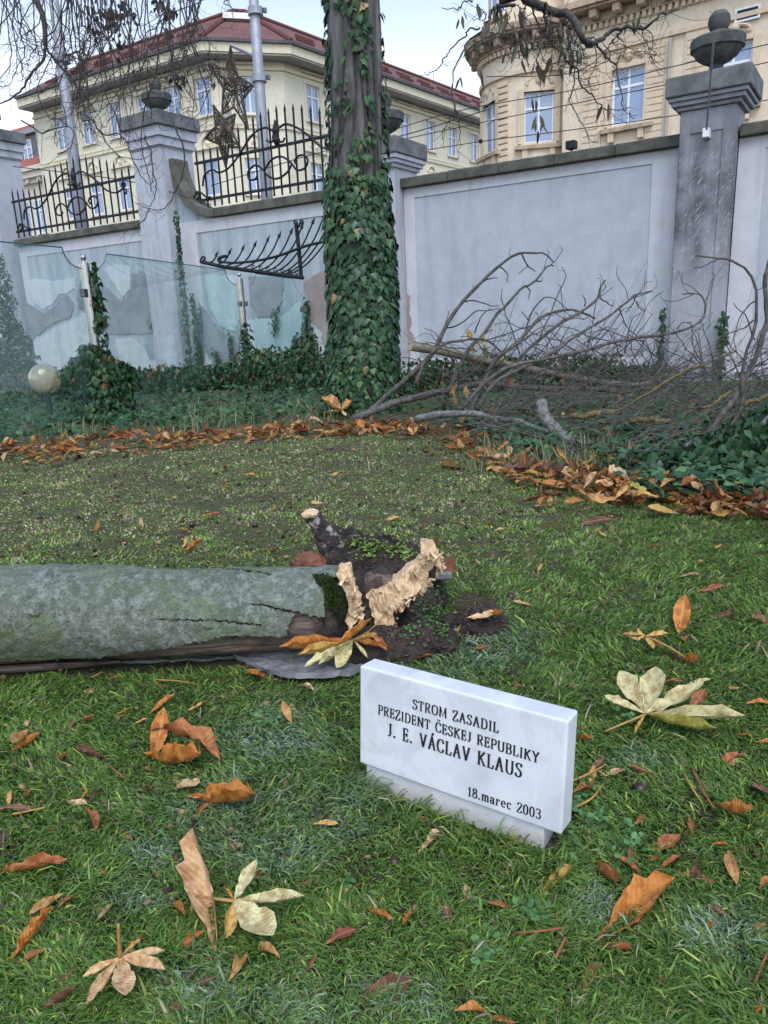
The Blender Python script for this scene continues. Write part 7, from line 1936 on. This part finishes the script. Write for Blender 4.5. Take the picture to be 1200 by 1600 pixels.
# dry grass tufts at the foot of the glass
V_ = []; F_ = []; C_ = []; nv = 0
for _ in range(1700):
    x = r.choice([r.normal(60, 60), r.normal(240, 70), r.normal(330, 40), r.normal(430, 50), r.normal(500, 40), r.normal(820, 60), r.normal(930, 40)])
    y = r.uniform(650, 682) if x < 560 else r.uniform(700, 745)
    y += np.interp(x, [0, 500], [8, -14]) if x < 560 else 0
    p = G(x, y); Lh = r.uniform(.06, .14) + .22 * r.random() ** 4 if x < 560 else r.uniform(.08, .25); a = r.uniform(0, 2 * PI); ln = r.uniform(.2, 1.1) * Lh
    d = np.array([math.cos(a), math.sin(a), 0]); w_g = r.uniform(.0025, .006); pr = np.array([-d[1], d[0], 0]) * w_g
    ts = np.array([0, .35, .7, 1]); c_l = [p + d * ln * t ** 1.8 + np.array([0, 0, Lh * (t - .25 * t * t * (ln / Lh))]) for t in ts]
    vv = [c_l[0] - pr, c_l[0] + pr, c_l[1] - pr * .9, c_l[1] + pr * .9, c_l[2] - pr * .6, c_l[2] + pr * .6, c_l[3]]
    V_ += vv; F_ += [(nv, nv + 1, nv + 3), (nv, nv + 3, nv + 2), (nv + 2, nv + 3, nv + 5), (nv + 2, nv + 5, nv + 4), (nv + 4, nv + 5, nv + 6)]; nv += 7
    c = np.array([(.34, .29, .17), (.16, .22, .08), (.10, .17, .05), (.40, .35, .24)][r.integers(0, 4)]) * r.uniform(.7, 1.2); C_ += [c] * 7
V_ = np.array(V_); o = link('dry_grass', arrays_mesh('dry_grass', V_, np.array(F_), np.array(C_)), MAT['grass'], None, np.zeros(3)); tag(o, 'pale dry grass tufts along the ivy bed', 'grass', kind='stuff')

# ------------------------------------------------------------------ lawn grass
r = np.random.default_rng(141)
NS = 440000
sx = r.uniform(-260, 1460, NS); sy = 655 + (1760 - 655) * r.random(NS) ** 1.5
d_ = CF[None] + XH[None] * ((sx - 600) / FPX)[:, None] + YH[None] * ((800 - sy) / FPX)[:, None]
ok = d_[:, 2] < -.02; sx, sy, d_ = sx[ok], sy[ok], d_[ok]
P = CC + d_ * (-EYE / d_[:, 2])[:, None]
P[:, 2] = gz(P[:, 0], P[:, 1]) - .004
dist = np.linalg.norm(P[:, :2], axis=1)
lim = np.interp(sx, lx, ly)
# thin, mossy, half bare lawn further back; thicker and longer grass near
n1 = fbm(P[:, 0], P[:, 1], .9, 51); n2 = fbm(P[:, 0], P[:, 1], 3.2, 52); n3 = fbm(P[:, 0], P[:, 1], 9.0, 53)
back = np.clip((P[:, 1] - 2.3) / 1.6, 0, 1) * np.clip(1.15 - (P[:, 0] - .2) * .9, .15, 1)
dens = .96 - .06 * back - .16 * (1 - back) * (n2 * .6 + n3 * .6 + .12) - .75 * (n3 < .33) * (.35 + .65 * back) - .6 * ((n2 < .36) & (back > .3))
keep = (r.random(len(P)) < dens) & (sy > lim - 6)
# nothing grows under the log, stump and plaque
lp2 = [projv(p_)for p_ in ()]
q2 = (P[:, :2] - A0[:2]); s_al = (q2 @ Ld[:2]); s_pp = np.abs(q2 @ e1[:2])
keep &= ~((s_al < LA * 1.05) & (s_pp < .10))
pu = (P[:, :2] - pl0[:2]) @ Rm[:2, 0]; pn = (P[:, :2] - pl0[:2]) @ Rm[:2, 1]
keep &= ~((pu > .0) & (pu < PW) & (pn > -.004) & (pn < PT + .01))
for cx, cy, rx_, ry_ in ((600, 890, 75, 26), (635, 985, 55, 20), (742, 948, 36, 20), (470, 1042, 90, 24)):
    e = ((sx - cx) / rx_) ** 2 + ((sy - cy) / ry_) ** 2; keep &= ~((e < 1) & (r.random(len(P)) < .93))
dark = np.zeros(len(P))
for cx, cy, rx_, ry_ in ((905, 1275, 45, 30), (250, 1540, 40, 25), (880, 1520, 45, 20), (560, 1350, 30, 20), (1090, 1280, 50, 25), (1010, 1310, 60, 20)):
    e = ((sx - cx) / rx_) ** 2 + ((sy - cy) / ry_) ** 2; keep &= ~((e < 1) & (r.random(len(P)) < .55))
P, sx, sy, dist, n1, n2, n3, back = P[keep], sx[keep], sy[keep], dist[keep], n1[keep], n2[keep], n3[keep], back[keep]
N = len(P)
frost = np.zeros(N)
for cx, cy, rx_, ry_ in ((430, 1150, 80, 45), (385, 1260, 110, 50), (420, 1330, 70, 35), (250, 1330, 40, 25), (230, 1400, 50, 25), (760, 1010, 60, 40), (690, 1060, 60, 40), (930, 1420, 45, 30), (1140, 1470, 60, 35), (470, 1560, 90, 40), (640, 1560, 70, 35), (360, 1560, 90, 40), (560, 1280, 60, 40), (1010, 1190, 40, 20)):
    frost = np.maximum(frost, np.exp(-(((sx - cx) / rx_) ** 2 + ((sy - cy) / ry_) ** 2)))
frost = np.clip(frost * 1.5 * (n3 * 1.6 - .25), 0, 1) * (r.random(N) < .62)
h = r.uniform(.011, .026, N) * (1 - .42 * back) * (.75 + .6 * n2); w = r.uniform(.0013, .0033, N) * (1 + .22 * np.clip(dist - 1.5, 0, 6))
long_ = r.random(N) < .04; h[long_] *= 1.5
pu = (P[:, :2] - pl0[:2]) @ Rm[:2, 0]; pn = (P[:, :2] - pl0[:2]) @ Rm[:2, 1]; front = (pu > -.03) & (pu < PW + .03) & (pn < 0) & (pn > -.09); h[front] *= r.uniform(1.0, 2.1, front.sum())
# tussock lean: neighbours lean together
az = fbm(P[:, 0], P[:, 1], 5.5, 57) * 9 + r.normal(0, .9, N); lean = h * r.uniform(.4, 2.0, N)
dv = np.stack([np.cos(az), np.sin(az), np.zeros(N)], 1); ta = r.uniform(0, 2 * PI, N); pv_ = np.stack([np.cos(ta), np.sin(ta), np.zeros(N)], 1) * (w / 1)[:, None]
hh = np.zeros((N, 3)); hh[:, 2] = h
mid = P + dv * (lean * .30)[:, None] + hh * .62; mid2 = P + dv * (lean * .68)[:, None] + hh * .94; tipp = P + dv * lean[:, None] + hh * (1.0 - .25 * np.clip(lean / h - .6, 0, 1))[:, None]
vv = np.stack([P - pv_, P + pv_, mid - pv_ * .85, mid + pv_ * .85, mid2 - pv_ * .55, mid2 + pv_ * .55, tipp], 1).reshape(-1, 3)
bi = np.arange(N) * 7
ff = np.stack([np.stack([bi + a, bi + b, bi + c], 1) for a, b, c in ((0, 1, 3), (0, 3, 2), (2, 3, 5), (2, 5, 4), (4, 5, 6))], 1).reshape(-1, 3)
g0 = np.array([.085, .155, .036]); g1 = np.array([.175, .315, .062]); g2 = np.array([.36, .44, .085]); dry = np.array([.46, .39, .25]); fr = np.array([.42, .53, .44]); brn = np.array([.21, .165, .11])
t = np.clip(n1 * .6 + r.random(N) * .7 - .15, 0, 1)[:, None]
col = g0 + (g1 - g0) * t
sel = r.random(N) < .10; col[sel] = g2 * r.uniform(.7, 1.2, (sel.sum(), 1))
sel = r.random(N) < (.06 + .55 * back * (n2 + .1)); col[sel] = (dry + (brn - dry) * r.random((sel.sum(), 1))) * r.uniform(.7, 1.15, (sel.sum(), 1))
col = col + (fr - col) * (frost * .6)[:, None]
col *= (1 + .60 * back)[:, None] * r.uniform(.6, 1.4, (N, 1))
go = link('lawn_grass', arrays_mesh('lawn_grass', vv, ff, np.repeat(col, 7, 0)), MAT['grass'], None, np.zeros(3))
tag(go, 'short green lawn grass with pale frosted patches and bare spots', 'grass', kind='stuff')
# crumbs, wormcasts and leaf bits between the blades
N = 3000; x = r.uniform(-150, 1350, N); y = 700 + 880 * r.random(N) ** 1.7; k = y > np.interp(x, lx, ly) + 6; x, y = x[k], y[k]
P = np.array([G(a, b, .006) for a, b in zip(x, y)]); N = len(P)
pal2 = np.array([(.05, .038, .03), (.04, .032, .028), (.16, .085, .04), (.26, .16, .08), (.07, .055, .045), (.03, .025, .025)])
o = cloud_obj('lawn_debris', IT * [1, .8, .45], IF_, P, bases(randdirs(N, r) * [1, 1, .3], np.array([[0, 0, 1.0]]) + r.normal(0, .3, (N, 3))), r.uniform(.004, .014, N) * np.interp(y, [700, 1600], [1.3, .7]), pal2[r.integers(0, 6, N)] * r.uniform(.6, 1.3, (N, 1)), MAT['crumb'])
tag(o, 'soil crumbs and leaf bits between the grass blades', 'debris', kind='stuff')
import OpenImageIO as oiio, numpy as np, sys
im=oiio.ImageBuf('/workdir/render_main.png').get_pixels()[...,:3]
k=im.shape[0]/1600
for n,(a,b,c,d) in dict(wall=(850,330,870,350),sky=(640,40,680,80),plaque=(580,1060,600,1080),log=(100,900,200,1000),lawnR=(900,850,1000,950),lawnback=(100,760,200,860),pier=(205,230,240,330),yellow=(430,100,470,140),ochre=(880,120,900,160),trunkivy=(530,400,600,560),lawnnear=(550,1400,700,1560)).items():
    print(n,(im[int(b*k):int(d*k),int(a*k):int(c*k)].mean((0,1))*255).round())
